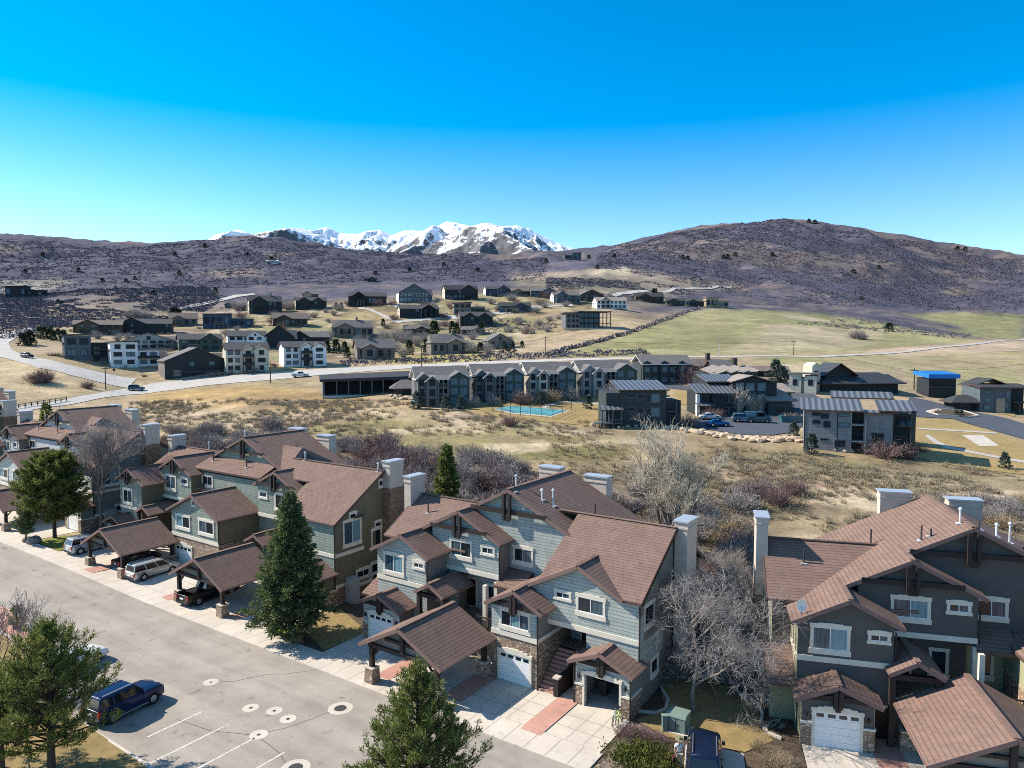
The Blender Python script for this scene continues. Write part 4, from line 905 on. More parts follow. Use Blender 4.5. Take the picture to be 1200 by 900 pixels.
patch('gravel_bed', FB, [(-26.9, -4), (-23.5, -4), (-23.5, 6.5), (-25.4, 6.2), (-26.8, 4)], M['mulch'], .056)
eg = MB()
for pts in ([(-33.7, 7.5), (-32.4, 7.6), (-31.8, 8.3), (-31.7, 9.6), (-32.2, 11), (-32.3, 13), (-31.8, 15)], [(-24.6, 6.5), (-25.4, 7.0), (-25.7, 8.2), (-25.5, 9.5), (-26.0, 11), (-27.2, 12.4)]):
    for a, b in zip(pts[:-1], pts[1:]): p, q = FB.w(*a), FB.w(*b); eg.beam((*p, .1), (*q, .1), .2, .16)
tag(eg.build('lawn_edging', [M['concrete']]), kind='structure')
# ------------------------------------------------------------------ vegetation
def norm(a): return a/np.maximum(np.linalg.norm(a, axis=-1, keepdims=True), 1e-9)
def kites(P, D, L, Wd, r):                  # leaf / needle spray cards: base P, direction D
    n = len(P); L = np.broadcast_to(L, n)[:, None]; Wd = np.broadcast_to(Wd, n)[:, None]
    S = norm(np.cross(D, norm(r.normal(size=(n, 3)))))*Wd*.5
    V = np.stack([P, P+D*L*.5+S, P+D*L, P+D*L*.5-S], 1).reshape(-1, 3)
    return V, np.arange(4*n).reshape(n, 4)
def tubes(segs, n=5):                        # segs: array (k,8): p, q, r0, r1
    segs = np.asarray(segs, float); p, q, r0, r1 = segs[:, :3], segs[:, 3:6], segs[:, 6], segs[:, 7]
    d = norm(q-p); a = np.cross(d, np.array([.31, .2, .93])); a = norm(a); b = np.cross(d, a); k = len(segs)
    t = np.arange(n)*2*np.pi/n; ring = a[:, None, :]*np.cos(t)[None, :, None]+b[:, None, :]*np.sin(t)[None, :, None]
    V = np.concatenate([p[:, None]+ring*r0[:, None, None], q[:, None]+ring*r1[:, None, None]], 1).reshape(-1, 3)
    i = np.arange(n); j = (i+1) % n; f = np.stack([i, j, n+j, n+i], 1); F = (f[None]+(np.arange(k)*2*n)[:, None, None]).reshape(-1, 4)
    return V, F
M['needle'] = m_leaf('spruce needles', (.040, .066, .032), (.10, .145, .058), (.27, .29, .11), trans=.3)
M['pine'] = m_leaf('pine needles', (.05, .075, .022), (.13, .165, .042), (.34, .34, .095), trans=.35)
M['blue_spruce'] = m_leaf('blue spruce needles', (.035, .055, .045), (.075, .11, .095), (.16, .20, .17), trans=.3)
M['bark'] = m_plain('conifer bark', (.085, .062, .048), .95, .05, .25, 6)
M['grey_bark'] = m_plain('pale grey bark', (.23, .20, .175), .95, .05, .25, 5)
M['twig'] = m_leaf('grey twigs', (.17, .148, .136), (.31, .275, .25), (.49, .45, .415), .95)
M['twig_pale'] = m_leaf('pale cottonwood twigs', (.36, .30, .21), (.55, .48, .365), (.70, .64, .51), .95)
M['twig_dark'] = m_leaf('dark thicket twigs', (.13, .105, .10), (.25, .205, .19), (.40, .345, .33), .95)
M['twig_purple'] = m_leaf('red purple twigs', (.11, .065, .06), (.22, .145, .13), (.36, .26, .23), .95)
M['twig_tan'] = m_leaf('tan dry stems', (.17, .12, .07), (.33, .25, .15), (.52, .42, .28), .95)
M['sage'] = m_leaf('sagebrush', (.20, .165, .11), (.30, .25, .17), (.42, .355, .25), .95)
M['scrub'] = m_leaf('hillside oak scrub', (.083, .077, .096), (.120, .112, .138), (.178, .166, .198), .95)  # oak grey-purple pushed bluer: distance haze put into the colour
M['evergreen_far'] = m_leaf('dark juniper', (.02, .032, .02), (.042, .06, .036), (.08, .10, .055), .95)
M['shrub_green'] = m_leaf('green spreading juniper', (.035, .05, .012), (.10, .12, .028), (.22, .22, .06), .9, trans=.3)
def conifer(H, Rr, z0, seed, mat='needle', shape=.85, dens=1.0, card=(.42, .12), up=.25, whorl=.42, irregular=.2, lean=0.):
    """meshes of a trunk and a crown; base at the origin"""
    r = np.random.default_rng(seed); P, D, L = [], [], []; segs = []
    segs += [(0, 0, -.3, 0, 0, H*.5, Rr*.055+.06, Rr*.035+.04), (0, 0, H*.5, 0, 0, H*.97, Rr*.035+.04, .02)]
    z = z0
    while z < H*.985:
        t = (z-z0)/(H-z0); rad = Rr*((1-t)**shape)*(1 if t > .12 else .72+2.3*t)+.10
        nb = max(4, int((5+rad*2.1)*dens)); ph = r.uniform(0, 6.28)
        for k in range(nb):
            a = ph+6.283*k/nb+r.normal()*.25; ln = rad*(1+r.normal()*irregular); ln = max(.15, ln)
            el = up*(.2+t)-.28*(1-t)+r.normal()*.08
            d0 = np.array([math.cos(a)*math.cos(el), math.sin(a)*math.cos(el), math.sin(el)])
            tip = np.array([0, 0, z])+d0*ln+np.array([0, 0, .10*ln])
            segs.append((0, 0, z, *(tip*.92+np.array([0, 0, z])*.08), .012+.018*ln, .006))
            m = max(3, int(ln*7*dens)); s = np.sqrt(r.uniform(.03 if ln < 1 else .12, 1, m))
            pp = np.array([0, 0, z])+d0[None]*(ln*s)[:, None]+np.array([0, 0, .10])[None]*(ln*s*s)[:, None]
            side = norm(np.cross(d0, [0, 0, 1.])); off = r.uniform(-1, 1, m)[:, None]*side[None]*(.30*ln*(1.15-s))[:, None]; pp = pp+off+r.normal(size=(m, 3))*.05
            for q in range(5):
                dd_ = norm(d0[None]*.9+off*.9+np.array([0, 0, .25])+r.normal(size=(m, 3))*.55)
                P.append(pp+r.normal(size=(m, 3))*.07); D.append(dd_); L.append(r.uniform(.6, 1.25, m))
        z += whorl*(.55+.75*(1-t))*r.uniform(.8, 1.2)
    P, D, L = np.concatenate(P), np.concatenate(D), np.concatenate(L)
    V, F = kites(P, D, L*card[0], L*card[1], r); tv, tf = tubes(segs, 6)
    return (tv, tf), (V, F)
def put_tree(name, label, cat, loc, parts, mats, group=None, rz=0, names=('trunk', 'crown')):
    b = thing(name, label, cat, loc, rz, group)
    for (v, f), m, n in zip(parts, mats, names): mesh_np(n, v, f, M[m], b)
    return b
def tufted_pine(H, Rr, z0, seed, dens=1.0, card=(.30, .035), open_=.3, shape=.6):
    r = np.random.default_rng(seed); segs = [(0, 0, -.3, .05, 0, H*.5, Rr*.05+.07, Rr*.03+.05), (.05, 0, H*.5, 0, 0, H*.98, Rr*.03+.05, .03)]
    P, D = [], []; z = z0
    while z < H:
        t = (z-z0)/(H-z0); rad = Rr*((1-t)**shape)*(.75+.5*min(1, t*4))+.15; nb = max(4, int(5+rad*1.3)); ph = r.uniform(0, 6.28)
        for k in range(nb):
            if r.random() < open_*(1-t): continue
            a = ph+6.283*k/nb+r.normal()*.3; ln = rad*r.uniform(.62, 1.12); el = .12+.55*t+r.normal()*.12
            d0 = np.array([math.cos(a)*math.cos(el), math.sin(a)*math.cos(el), math.sin(el)]); tip = np.array([0, 0, z])+d0*ln+np.array([0, 0, .16*ln])
            segs.append((0, 0, z, *tip, .018+.016*ln, .01))
            nt = max(3, int(ln*6.5*dens))
            for i in range(nt):
                s = math.sqrt(r.uniform(.10, 1)); p = np.array([0, 0, z])+d0*ln*s+np.array([0, 0, .16*ln*s*s]); side = norm(np.cross(d0, [0, 0, 1.]))
                p = p+side*r.uniform(-1, 1)*.34*ln*(1.2-s)+r.normal(size=3)*.08; tp = p+(d0*.45+np.array([0, 0, .75])+r.normal(size=3)*.22)*.46
                if ln > .8 and r.random() < .5: segs.append((*(np.array([0, 0, z])+d0*ln*s*.8), *p, .012, .006))
                n = 26
                dirs = norm(norm(d0*.5+np.array([0, 0, .9]))[None]*.95+r.normal(size=(n, 3))*.62)
                P.append(np.repeat(p[None], n, 0)+dirs*.03+r.uniform(0, 1, (n, 1))*(tp-p)[None]); D.append(dirs)
        z += r.uniform(.28, .5)*(1.1-.5*t)
    P, D = np.concatenate(P), np.concatenate(D)
    V, F = kites(P, D, card[0]*r.uniform(.7, 1.2, len(P)), card[1], r)
    return tubes(segs, 6), (V, F)
def bare_tree(H, seed, spread=.5, r0=.16, levels=5, kids=(3, 4), upright=.25, z_first=.25, stems=1, twig=.012, lenf=.72, droop=0., first=.34):
    """leafless tree by recursive branching: (thick limbs, fine twigs)"""
    r = np.random.default_rng(seed); big, fine = [], []
    def grow(p, d, ln, rad, lv):
        n = 3 if lv < 3 else 2
        pts = [p]
        for i in range(n):
            d = norm(d+r.normal(size=3)*(.10+.05*lv)+np.array([0, 0, upright*.25-droop*lv*.06]))
            q = pts[-1]+d*ln/n; ra = rad*(1-.45*i/n); rb = rad*(1-.45*(i+1)/n)
            (big if ra > twig*1.9 else fine).append((*pts[-1], *q, max(ra, twig*.6), max(rb, twig*.5))); pts.append(q)
        if lv >= levels: return
        k = r.integers(kids[0], kids[1]+1)
        for c in range(k):
            f = r.uniform(.35, 1.0) if c else 1.0
            i = min(n-1, int(f*n)); base = pts[i]+(pts[i+1]-pts[i])*(f*n-i if f < 1 else 1.0)
            a = r.uniform(0, 6.283); perp = norm(np.cross(d, norm(r.normal(size=3))))
            nd = norm(d*(1-.3*spread)+perp*spread*r.uniform(.6, 1.25)*(.45 if c == 0 else 1)+np.array([0, 0, upright-droop*lv*.12]))
            grow(base, nd, ln*lenf*r.uniform(.75, 1.15), rad*.55*(1.12 if c == 0 else .9), lv+1)
    for s in range(stems):
        a = 6.283*s/max(1, stems)+r.uniform(-.4, .4); lean = 0 if stems == 1 else .35
        d = norm(np.array([math.cos(a)*lean, math.sin(a)*lean, 1.]))
        grow(np.array([math.cos(a)*.12*(stems > 1), math.sin(a)*.12*(stems > 1), -.2]), d, H*first, r0*(1 if stems == 1 else .7), 0)
    big, fine = np.array(big), np.array(fine) if fine else np.zeros((1, 8))
    zmax = max(big[:, 5].max(), fine[:, 5].max()); k = H/zmax
    big[:, :6] *= k; fine[:, :6] *= k
    return tubes(big, 6), tubes(fine, 3)
def twig_bush(H, Rr, n, seed, wid=.03, seg=3, upright=1.1, forks=3):
    """many-stemmed leafless shrub from thin two-sided strips"""
    r = np.random.default_rng(seed); V, F = [], []
    a = r.uniform(0, 6.283, n); sp = r.uniform(0, 1, n)**.7; base = np.stack([np.cos(a), np.sin(a), 0*a], 1)*(Rr*.45*sp)[:, None]
    d = norm(np.stack([np.cos(a)*sp*.9, np.sin(a)*sp*.9, np.full(n, upright)], 1)+r.normal(size=(n, 3))*.22)
    ln = H*r.uniform(.55, 1.05, n)*(1-.25*sp)
    def strips(p, d, ln, w):
        nn = len(p); q = p
        for i in range(seg):
            d = norm(d+r.normal(size=(nn, 3))*.20); q2 = q+d*(ln/seg)[:, None]; s = norm(np.cross(d, r.normal(size=(nn, 3))))
            w0, w1 = w*(1-i/seg*.7), w*(1-(i+1)/seg*.7); k = sum(len(x) for x in V)
            V.append(np.stack([q-s*w0, q+s*w0, q2+s*w1, q2-s*w1], 1).reshape(-1, 3)); F.append(np.arange(4*nn).reshape(nn, 4)+k)
            yield q, q2, d; q = q2
    nodes = list(strips(base, d, ln, wid))
    for f in range(forks):
        for (q, q2, dd_) in nodes[1 if seg > 2 else 0:]:
            u = r.uniform(0, 1, (n, 1)); p = q*(1-u)+q2*u; nd = norm(dd_+r.normal(size=(n, 3))*.55+np.array([0, 0, .15]))
            list(strips(p, nd, ln*r.uniform(.18, .38, n), wid*.6))
    return np.concatenate(V), np.concatenate(F)
def clump_field(name, pts, sizes, ncard, mat, seed, flat=.75, label=None, width=.6):
    """one mesh of many small clumps (ground cover)"""
    r = np.random.default_rng(seed); n = len(pts); P = np.repeat(pts, ncard, 0); S = np.repeat(sizes, ncard)
    a = r.uniform(0, 6.283, n*ncard); q = np.sqrt(r.uniform(0, 1, n*ncard)); off = np.stack([np.cos(a)*q, np.sin(a)*q, flat*(1-q*q)*r.uniform(.1, .75, n*ncard)], 1)*S[:, None]*.5
    D = norm(off+np.array([0, 0, .35])*S[:, None]+r.normal(size=off.shape)*.45*S[:, None]*.5)
    V, F = kites(P+off, D, S*r.uniform(.3, .6, len(S)), S*r.uniform(.6, 1.2, len(S))*width*.5, r)
    return tag(mesh_np(name, V, F, M[mat]), kind='stuff')
def on(x, y, dz=0): return (float(x), float(y), float(T(x, y))+dz)
def fr(frame, u, v, dz=0): p = frame.w(u, v); return on(p[0], p[1], dz)
def atd(px, d): x = (px-600)/FOC*d; return on(x, d)

# ---- the near trees
put_tree('spruce_tree', 'tall full dark green spruce beside the driveway in front of the green-grey townhouse', 'tree', fr(FC, -28.35, 2.75), conifer(12.6, 3.15, 1.5, 11, 'needle', .92, 1.6, (.34, .085), .15, .34), ('bark', 'needle'))
put_tree('pine_tree', 'bushy young pine with upright candles at the bottom edge in front of the carport', 'tree', fr(FC, -2.6, -10.3), tufted_pine(9.1, 3.3, 1.6, 12, 1.0, (.22, .042), .10, .98), ('bark', 'pine'))
put_tree('pine_tree', 'open-crowned pine with visible trunk beside the parked blue car, lower left', 'tree', fr(FC, -24.0, -17.6), tufted_pine(8.6, 4.1, 1.7, 13, .62, (.25, .05), .30, .95), ('bark', 'pine'))
put_tree('pine_tree', 'low forked pine cut off by the left edge, beside the open-crowned pine', 'tree', fr(FC, -27.2, -18.9), tufted_pine(5.0, 2.6, 1.5, 14, .7, (.25, .05), .3, .6), ('bark', 'pine'))
put_tree('pine_tree', 'round-crowned dark green pine by the pale townhouse, upper left', 'tree', fr(FC, -75.6, 4.6), tufted_pine(9.9, 4.1, 2.2, 15, .75, (.34, .08), .16, .5), ('bark', 'pine'))
put_tree('small_tree', 'small dark clipped conifer beside the boulder by the street, upper left', 'tree', fr(FC, -76.0, 1.6), tufted_pine(3.6, .9, 1.2, 16, 1.6, (.25, .06), .1, .5), ('bark', 'needle'))
put_tree('bare_tree', 'tall leafless pale grey tree beside the round-crowned pine', 'tree', fr(FC, -74.0, 9.3), bare_tree(16, 21, .40, .20, 6, (4, 5), .30, lenf=.68, twig=.016, first=.27), ('grey_bark', 'twig'), names=('trunk', 'twigs'))
put_tree('bare_tree', 'leafless grey tree with drooping twigs in the lawn between the two nearest townhouses', 'tree', fr(FB, -29.95, 8.7), bare_tree(10.7, 22, .66, .17, 6, (4, 5), .14, lenf=.70, twig=.009, droop=.26, first=.22), ('grey_bark', 'twig'), names=('trunk', 'twigs'))
for i, (u, v, h, sd, lb) in enumerate([(-32.6, 12.6, 9.5, 23, 'leafless slender grey tree close to the right end of the blue-grey townhouse'), (-29.4, 15.5, 9.5, 24, 'leafless many-stemmed tree behind the drooping tree in the side lawn'), (-27.2, 19.5, 8.5, 25, 'leafless dark grey tree near the brick-based chimney of the dark townhouse'), (-31.6, 21.5, 9.5, 26, 'leafless twiggy tree at the back of the side lawn'), (-27.4, 17.2, 6.5, 27, 'short leafless tree leaning beside the dark townhouse end wall')]):
    put_tree('bare_tree', lb, 'tree', fr(FB, u, v), bare_tree(h, sd, .55, .11, 6, (3, 5), .30, lenf=.72, twig=.012, stems=2 if i % 2 else 1, first=.28), ('grey_bark', 'twig' if i % 2 else 'twig_dark'), names=('trunk', 'twigs'))
put_tree('cottonwood_tree', 'large leafless pale tan cottonwood with spreading limbs behind the blue-grey townhouse', 'tree', atd(792, 80), bare_tree(16.0, 28, .52, .46, 6, (3, 4), .26, lenf=.76, twig=.022, stems=5, first=.26), ('grey_bark', 'twig_pale'), names=('trunk', 'twigs'))
put_tree('bare_tree', 'thin leafless young tree at the left edge by the red rock bed', 'tree', fr(FC, -38.0, -14.8), bare_tree(7.6, 29, .42, .10, 5, (2, 4), .35, lenf=.74, twig=.018, stems=4, first=.32), ('bark', 'twig_dark'), names=('trunk', 'twigs'))
put_tree('bare_tree', 'thin leafless sapling rising behind the open-crowned pine', 'tree', fr(FC, -37.0, -12.8), bare_tree(5.6, 30, .5, .08, 4, (2, 4), .3, lenf=.74, twig=.016, stems=2, first=.34), ('bark', 'twig_dark'), names=('trunk', 'twigs'))
put_tree('conifer_tree', 'narrow yellow-green conifer in the thicket behind the townhouses', 'tree', atd(523, 88), conifer(9.6, 1.75, .6, 31, 'pine', .75, 1.1, (.5, .17), .3, .42), ('bark', 'pine'))
put_tree('conifer_tree', 'small green conifer behind the pale townhouse, far left', 'tree', atd(52, 122), conifer(12.0, 2.3, .8, 32, 'pine', .8, .8, (.6, .2), .3, .6), ('bark', 'pine'))
put_tree('dwarf_conifer', 'small dark dwarf conifer standing in the red rock bed', 'shrub', fr(FC, -49.6, -9.5, .15), conifer(1.9, .55, .1, 33, 'needle', .8, 1, (.25, .08), .3, .2), ('bark', 'needle'))
# ---- low shrubs near the drives
def put_shrub(name, label, loc, mesh, mat, group=None): 
    b = thing(name, label, 'shrub', loc, 0, group); mesh_np('stems', *mesh, M[mat], b); return b
V0, F0 = kites(*(lambda r, n: (np.stack([r.normal(size=n)*.62, r.normal(size=n)*.62, np.abs(r.normal(size=n))*.25+.02], 1), norm(r.normal(size=(n, 3))*.6+np.array([0, 0, .7]))))(np.random.default_rng(40), 5200), .22, .07, np.random.default_rng(41))
put_shrub('juniper_shrub', 'low spreading yellow-green shrub at the bottom edge beside the gravel bed', fr(FB, -33.0, 2.1), (V0*np.array([1.25, 1.0, 1]), F0), 'shrub_green')
put_shrub('juniper_shrub', 'second low green shrub left of the dark car, at the bottom edge', fr(FB, -31.9, .9), (V0*.9, F0), 'shrub_green')
for i, (u, v, h, lb, mt) in enumerate([(-34.1, 4.3, .9, 'purple-grey leafless shrub at the left corner of the gravel bed', 'twig_purple'), (-33.2, 4.6, .8, 'purple-grey leafless shrub in the middle of the gravel bed', 'twig_purple'), (-32.2, 4.1, .9, 'purple-grey leafless shrub nearest the green utility box', 'twig_purple'), (-25.2, 3.4, 1.2, 'tan leafless shrub between the lawn and the right-hand driveway', 'twig_tan'), (-24.6, 1.4, 1.2, 'tan leafless shrub at the bottom edge beside the right-hand driveway', 'twig_tan'), (-26.0, 5.0, .7, 'small tan shrub at the end of the lawn edging', 'twig_tan'), (-29.9, 2.9, .6, 'pale low shrub at the foot of the tall spruce', 'sage')]):
    f_ = FC if i == 6 else FB; uu, vv_ = (-27.2, 2.2) if i == 6 else (u, v)
    put_shrub('leafless_shrub', lb, fr(f_, uu, vv_), twig_bush(h, h*1.1, 260, 50+i, .008, 3, .8, 3), mt)
for i, (u, v, lb) in enumerate([(-75.2, 2.2, 'grey boulder beside the silver SUV in the bed by the street'), (-76.4, 2.0, 'smaller boulder beside the clipped conifer')]):
    r = np.random.default_rng(60+i); bm = bmesh.new(); bmesh.ops.create_icosphere(bm, subdivisions=3, radius=.8-.2*i)
    for vt in bm.verts: vt.co *= 1+.25*(float(vnoise(np.array([vt.co.x*2+9]), np.array([vt.co.y*2+vt.co.z*3]), i)[0])-.5); vt.co.z *= .75
    me = bpy.data.meshes.new('boulder'); bm.to_mesh(me); bm.free(); me.materials.append(M['taupe']); o = bpy.data.objects.new('boulder', me); COL.objects.link(o); o.location = fr(FC, u, v, .3); tag(o, lb, 'boulder')

# ---- thicket behind the townhouses: individual bare shrubs, copies of a few shapes
bush_me = []
for i, mt in enumerate(['twig_dark', 'twig', 'twig_purple', 'twig_dark', 'twig', 'twig_tan']):
    v, f = twig_bush(1, .62, 210, 70+i, .0105, 3, .95, 3); o = mesh_np('stems', v, f, M[mt]); bush_me.append(o.data); bpy.data.objects.remove(o)
def bush(px, py, h, k, label, group, d=None, name='bare_shrub'):
    p = at(px, py) if d is None else atd(px, d)
    b = thing(name, label, 'shrub', (p[0], p[1], p[2]-.1), random.uniform(0, 6.28), group); s = h*random.uniform(.8, 1.15)
    o = bpy.data.objects.new('stems', bush_me[k]); COL.objects.link(o); o.parent = b; o.scale = (s*random.uniform(.9, 1.3), s*random.uniform(.9, 1.3), s)
def thicket(poly, n, h, ks, label, group, seed, drange=None):
    r = random.Random(seed); xs = [p[0] for p in poly]; ys = [p[1] for p in poly]; c = 0; t_ = 0
    while c < n and t_ < 5000:
        t_ += 1; x, y = r.uniform(min(xs), max(xs)), r.uniform(min(ys), max(ys))
        if inpoly(np.array([x]), np.array([y]), poly)[0]: bush(x, y, h*r.uniform(.7, 1.2), r.choice(ks), label, group); c += 1
thicket([(222, 505), (335, 500), (350, 545), (240, 545)], 34, 3.6, (0, 3, 1), 'leafless grey-black shrub in the dense clump behind the green-grey townhouse', 'shrubs of the dark clump', 1)
thicket([(375, 525), (450, 520), (470, 560), (390, 560)], 20, 3.0, (1, 2, 1), 'leafless pale grey shrub behind the brick-based chimney', 'shrubs behind the chimney', 2)
thicket([(415, 548), (540, 535), (640, 560), (660, 610), (470, 620)], 62, 3.2, (0, 3, 1, 2), 'leafless grey shrub in the thicket left of the blue-grey townhouse roof', 'shrubs of the middle thicket', 3)
thicket([(700, 590), (760, 570), (870, 600), (900, 660), (780, 680), (700, 640)], 58, 2.9, (1, 0, 3, 5), 'leafless shrub in the thicket behind the cottonwood', 'shrubs round the cottonwood', 4)
for i in range(34):
    u, v = random.uniform(-33.2, -26.2), random.uniform(12.5, 30); p_b = FB.w(u, v); b = thing('bare_shrub', 'tall leafless grey shrub in the thicket between the end walls of the two nearest townhouses', 'shrub', on(p_b[0], p_b[1], -.1), random.uniform(0, 6.28), 'shrubs between the end walls'); s_ = random.uniform(3.2, 5.4); o = bpy.data.objects.new('stems', bush_me[random.choice((0, 1, 3, 4))]); COL.objects.link(o); o.parent = b; o.scale = (s_*.9, s_*.9, s_)
thicket([(865, 575), (935, 572), (940, 590), (870, 600)], 9, 2.6, (2, 0), 'leafless purple shrub in the clump left of the dark townhouse roof', 'shrubs of the purple clump', 5)
thicket([(100, 510), (230, 500), (235, 530), (150, 530)], 14, 2.4, (2, 5, 1), 'leafless tan shrub behind the pale townhouse', 'shrubs behind the pale townhouse', 6)
thicket([(1090, 590), (1200, 590), (1200, 640), (1120, 630)], 16, 2.2, (0, 5, 1), 'leafless shrub behind the dark townhouse, right edge', 'shrubs behind the dark townhouse', 7)
for (x, y, h, k, lb) in [(52, 448, 5.5, 2, 'rounded purple-grey shrub alone in the tan field, far left'), (45, 449, 4.5, 2, 'lower purple shrub at the left side of the rounded field shrub'), (455, 525, 3.4, 0, 'dark bare shrub at the edge of the green field'), (1003, 397, 7.5, 0, 'dark round shrub alone on the right pasture'), (1010, 398, 6, 3, 'smaller dark shrub touching the lone pasture shrub'), (103, 455, 2.6, 2, 'low rusty shrub near the utility pole by the road'), (598, 499, 2.6, 2, 'reddish shrub in the field below the fenced court'), (612, 474, 4.0, 2, 'rusty shrub beside the third apartment block'), (646, 472, 4.2, 5, 'pale bare shrub in front of the third apartment block')]:
    bush(x, y, h, k, lb, None)
# ---- sagebrush and dry weeds (ground cover)
def scatter(polys, n, seed, dmin=60, dmax=2400, perspective=True):
    r = np.random.default_rng(seed); out = []
    for poly, w in polys:
        wp = np.array(ground_poly(poly, 3)); lo, hi = wp.min(0), wp.max(0); k = 0
        for _ in range(60):
            q = r.uniform(lo, hi, (4000, 2)); q = q[inpoly(q[:, 0], q[:, 1], [tuple(a) for a in wp])]; out.append(q[:max(0, int(n*w)-k)]); k += len(q)
            if k >= n*w: break
    q = np.concatenate(out); return np.stack([q[:, 0], q[:, 1], T(q[:, 0], q[:, 1])-.03], 1)
def strip_field(name, pts, sizes, mat, seed, nst=34, wid=.03, up=1.0):
    r = np.random.default_rng(seed); pro = [twig_bush(1, .95, nst, seed+i, wid, 2, up, 1) for i in range(5)]; Vs, Fs, k = [], [], 0
    for i, (p, s) in enumerate(zip(pts, sizes)):
        v, f = pro[i % 5]; a = r.uniform(0, 6.28); c, n_ = math.cos(a), math.sin(a); w_ = s*r.uniform(.9, 1.5)
        Vs.append(np.stack([(v[:, 0]*c-v[:, 1]*n_)*w_, (v[:, 0]*n_+v[:, 1]*c)*w_, v[:, 2]*s], 1)+p); Fs.append(f+k); k += len(v)
    return tag(mesh_np(name, np.concatenate(Vs), np.concatenate(Fs), M[mat]), kind='stuff')
pts = scatter([([(150, 470), (440, 468), (700, 495), (900, 530), (1200, 550), (1200, 640), (900, 640), (700, 600), (330, 560), (150, 520)], .75), ([(700, 540), (1200, 560), (1200, 660), (700, 660)], .25)], 3400, 81)
keep = vnoise(pts[:, 0]/11, pts[:, 1]/11, 5) > .46; pts = pts[keep]
strip_field('sagebrush', pts, np.random.default_rng(82).uniform(.45, 1.25, len(pts)), 'sage', 83)
pts = scatter([([(150, 466), (480, 474), (700, 500), (900, 530), (1200, 560), (1200, 600), (700, 580), (250, 520)], 1)], 2000, 84)
keep = vnoise(pts[:, 0]/14, pts[:, 1]/14, 15) > .55; pts = pts[keep]
strip_field('dry_weeds', pts, np.random.default_rng(85).uniform(.5, 1.2, len(pts)), 'twig_tan', 86, 26, .028, 1.3)
# ---- hillside scrub
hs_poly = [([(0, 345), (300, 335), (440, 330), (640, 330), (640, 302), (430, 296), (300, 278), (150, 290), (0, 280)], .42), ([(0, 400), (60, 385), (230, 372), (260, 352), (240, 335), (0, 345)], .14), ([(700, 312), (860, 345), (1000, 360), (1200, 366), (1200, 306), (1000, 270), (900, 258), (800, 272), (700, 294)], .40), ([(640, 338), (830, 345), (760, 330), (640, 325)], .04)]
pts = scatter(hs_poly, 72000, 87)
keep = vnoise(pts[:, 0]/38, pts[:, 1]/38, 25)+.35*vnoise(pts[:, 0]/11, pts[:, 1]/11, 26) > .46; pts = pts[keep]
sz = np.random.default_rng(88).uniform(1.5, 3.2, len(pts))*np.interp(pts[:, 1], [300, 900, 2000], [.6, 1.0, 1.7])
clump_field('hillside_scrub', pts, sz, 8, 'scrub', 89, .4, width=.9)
# fringes of scrub around the lots and along the pasture
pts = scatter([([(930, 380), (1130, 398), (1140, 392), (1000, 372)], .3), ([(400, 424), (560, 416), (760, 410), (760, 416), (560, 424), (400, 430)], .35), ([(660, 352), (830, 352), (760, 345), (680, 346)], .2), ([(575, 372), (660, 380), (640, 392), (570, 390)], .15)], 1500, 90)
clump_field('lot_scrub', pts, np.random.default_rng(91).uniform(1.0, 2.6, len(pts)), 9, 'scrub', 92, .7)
# ---- dark evergreens and bare street trees in the neighbourhood (copies of a few shapes)
def proto(parts, mats):
    out = []
    for (v, f), m, n in zip(parts, mats, ('trunk', 'crown')): o = mesh_np(n, v, f, M[m]); out.append((n, o.data)); bpy.data.objects.remove(o)
    return out
PR = {'ev': [proto(conifer(6, 1.9, .3, 100+i, 'evergreen_far', .7, .30, (1.1, .5), .3, .75), ('bark', 'evergreen_far')) for i in range(3)],
      'bs': [proto(conifer(6, 1.7, .2, 104+i, 'blue_spruce', .8, .4, (.9, .38), .2, .6), ('bark', 'blue_spruce')) for i in range(2)],
      'br': [proto((tubes([(0, 0, -.2, 0, 0, 2.6, .12, .06)], 6), twig_bush(6, 2.4, 150, 107+i, .055, 3, 1.1, 3)), ('grey_bark', 'twig')) for i in range(3)],
      'bp': [proto((tubes([(0, 0, -.2, 0, 0, 2.0, .10, .05)], 6), twig_bush(6, 2.8, 150, 111+i, .05, 3, .9, 3)), ('grey_bark', 'twig_purple')) for i in range(2)],
      'bw': [proto((tubes([(0, 0, -.2, 0, 0, 3.5, .10, .04)], 6), twig_bush(6, .9, 110, 114+i, .04, 3, 3.2, 3)), ('grey_bark', 'twig_pale')) for i in range(2)]}
NM = {'ev': 'conifer_tree', 'bs': 'spruce_tree', 'br': 'bare_tree', 'bp': 'bare_tree', 'bw': 'poplar_tree'}
def far_tree(kind, px, py, hpx, label, group=None, wide=1.0):
    p = at(px, py); h = hpx*p[1]/FOC; pr = random.choice(PR[kind])
    b = thing(NM[kind], label, 'tree', p, random.uniform(0, 6.28), group)
    for n, me in pr: o = bpy.data.objects.new(n, me); COL.objects.link(o); o.parent = b; o.scale = (h/6*wide, h/6*wide, h/6)
r_ = random.Random(15)
for poly, n, lb, gp in [([(240, 372), (400, 362), (400, 408), (250, 400)], 34, 'leafless grey tree among the white and dark gabled houses', 'bare trees among the white houses'), ([(400, 345), (700, 340), (640, 392), (420, 388)], 48, 'leafless grey tree on the upper bench of houses', 'bare trees of the upper bench'), ([(70, 395), (240, 392), (255, 432), (90, 425)], 14, 'leafless small tree around the modern houses on the left', 'bare trees round the modern houses')]:
    c_ = 0
    while c_ < n:
        x, y = r_.uniform(min(p[0] for p in poly), max(p[0] for p in poly)), r_.uniform(min(p[1] for p in poly), max(p[1] for p in poly))
        if inpoly(np.array([x]), np.array([y]), poly)[0]: far_tree('br' if r_.random() < .75 else 'bp', x, y, r_.uniform(6, 10.5), lb, gp, 1.2); c_ += 1
G1 = 'evergreens along the neighbourhood road'
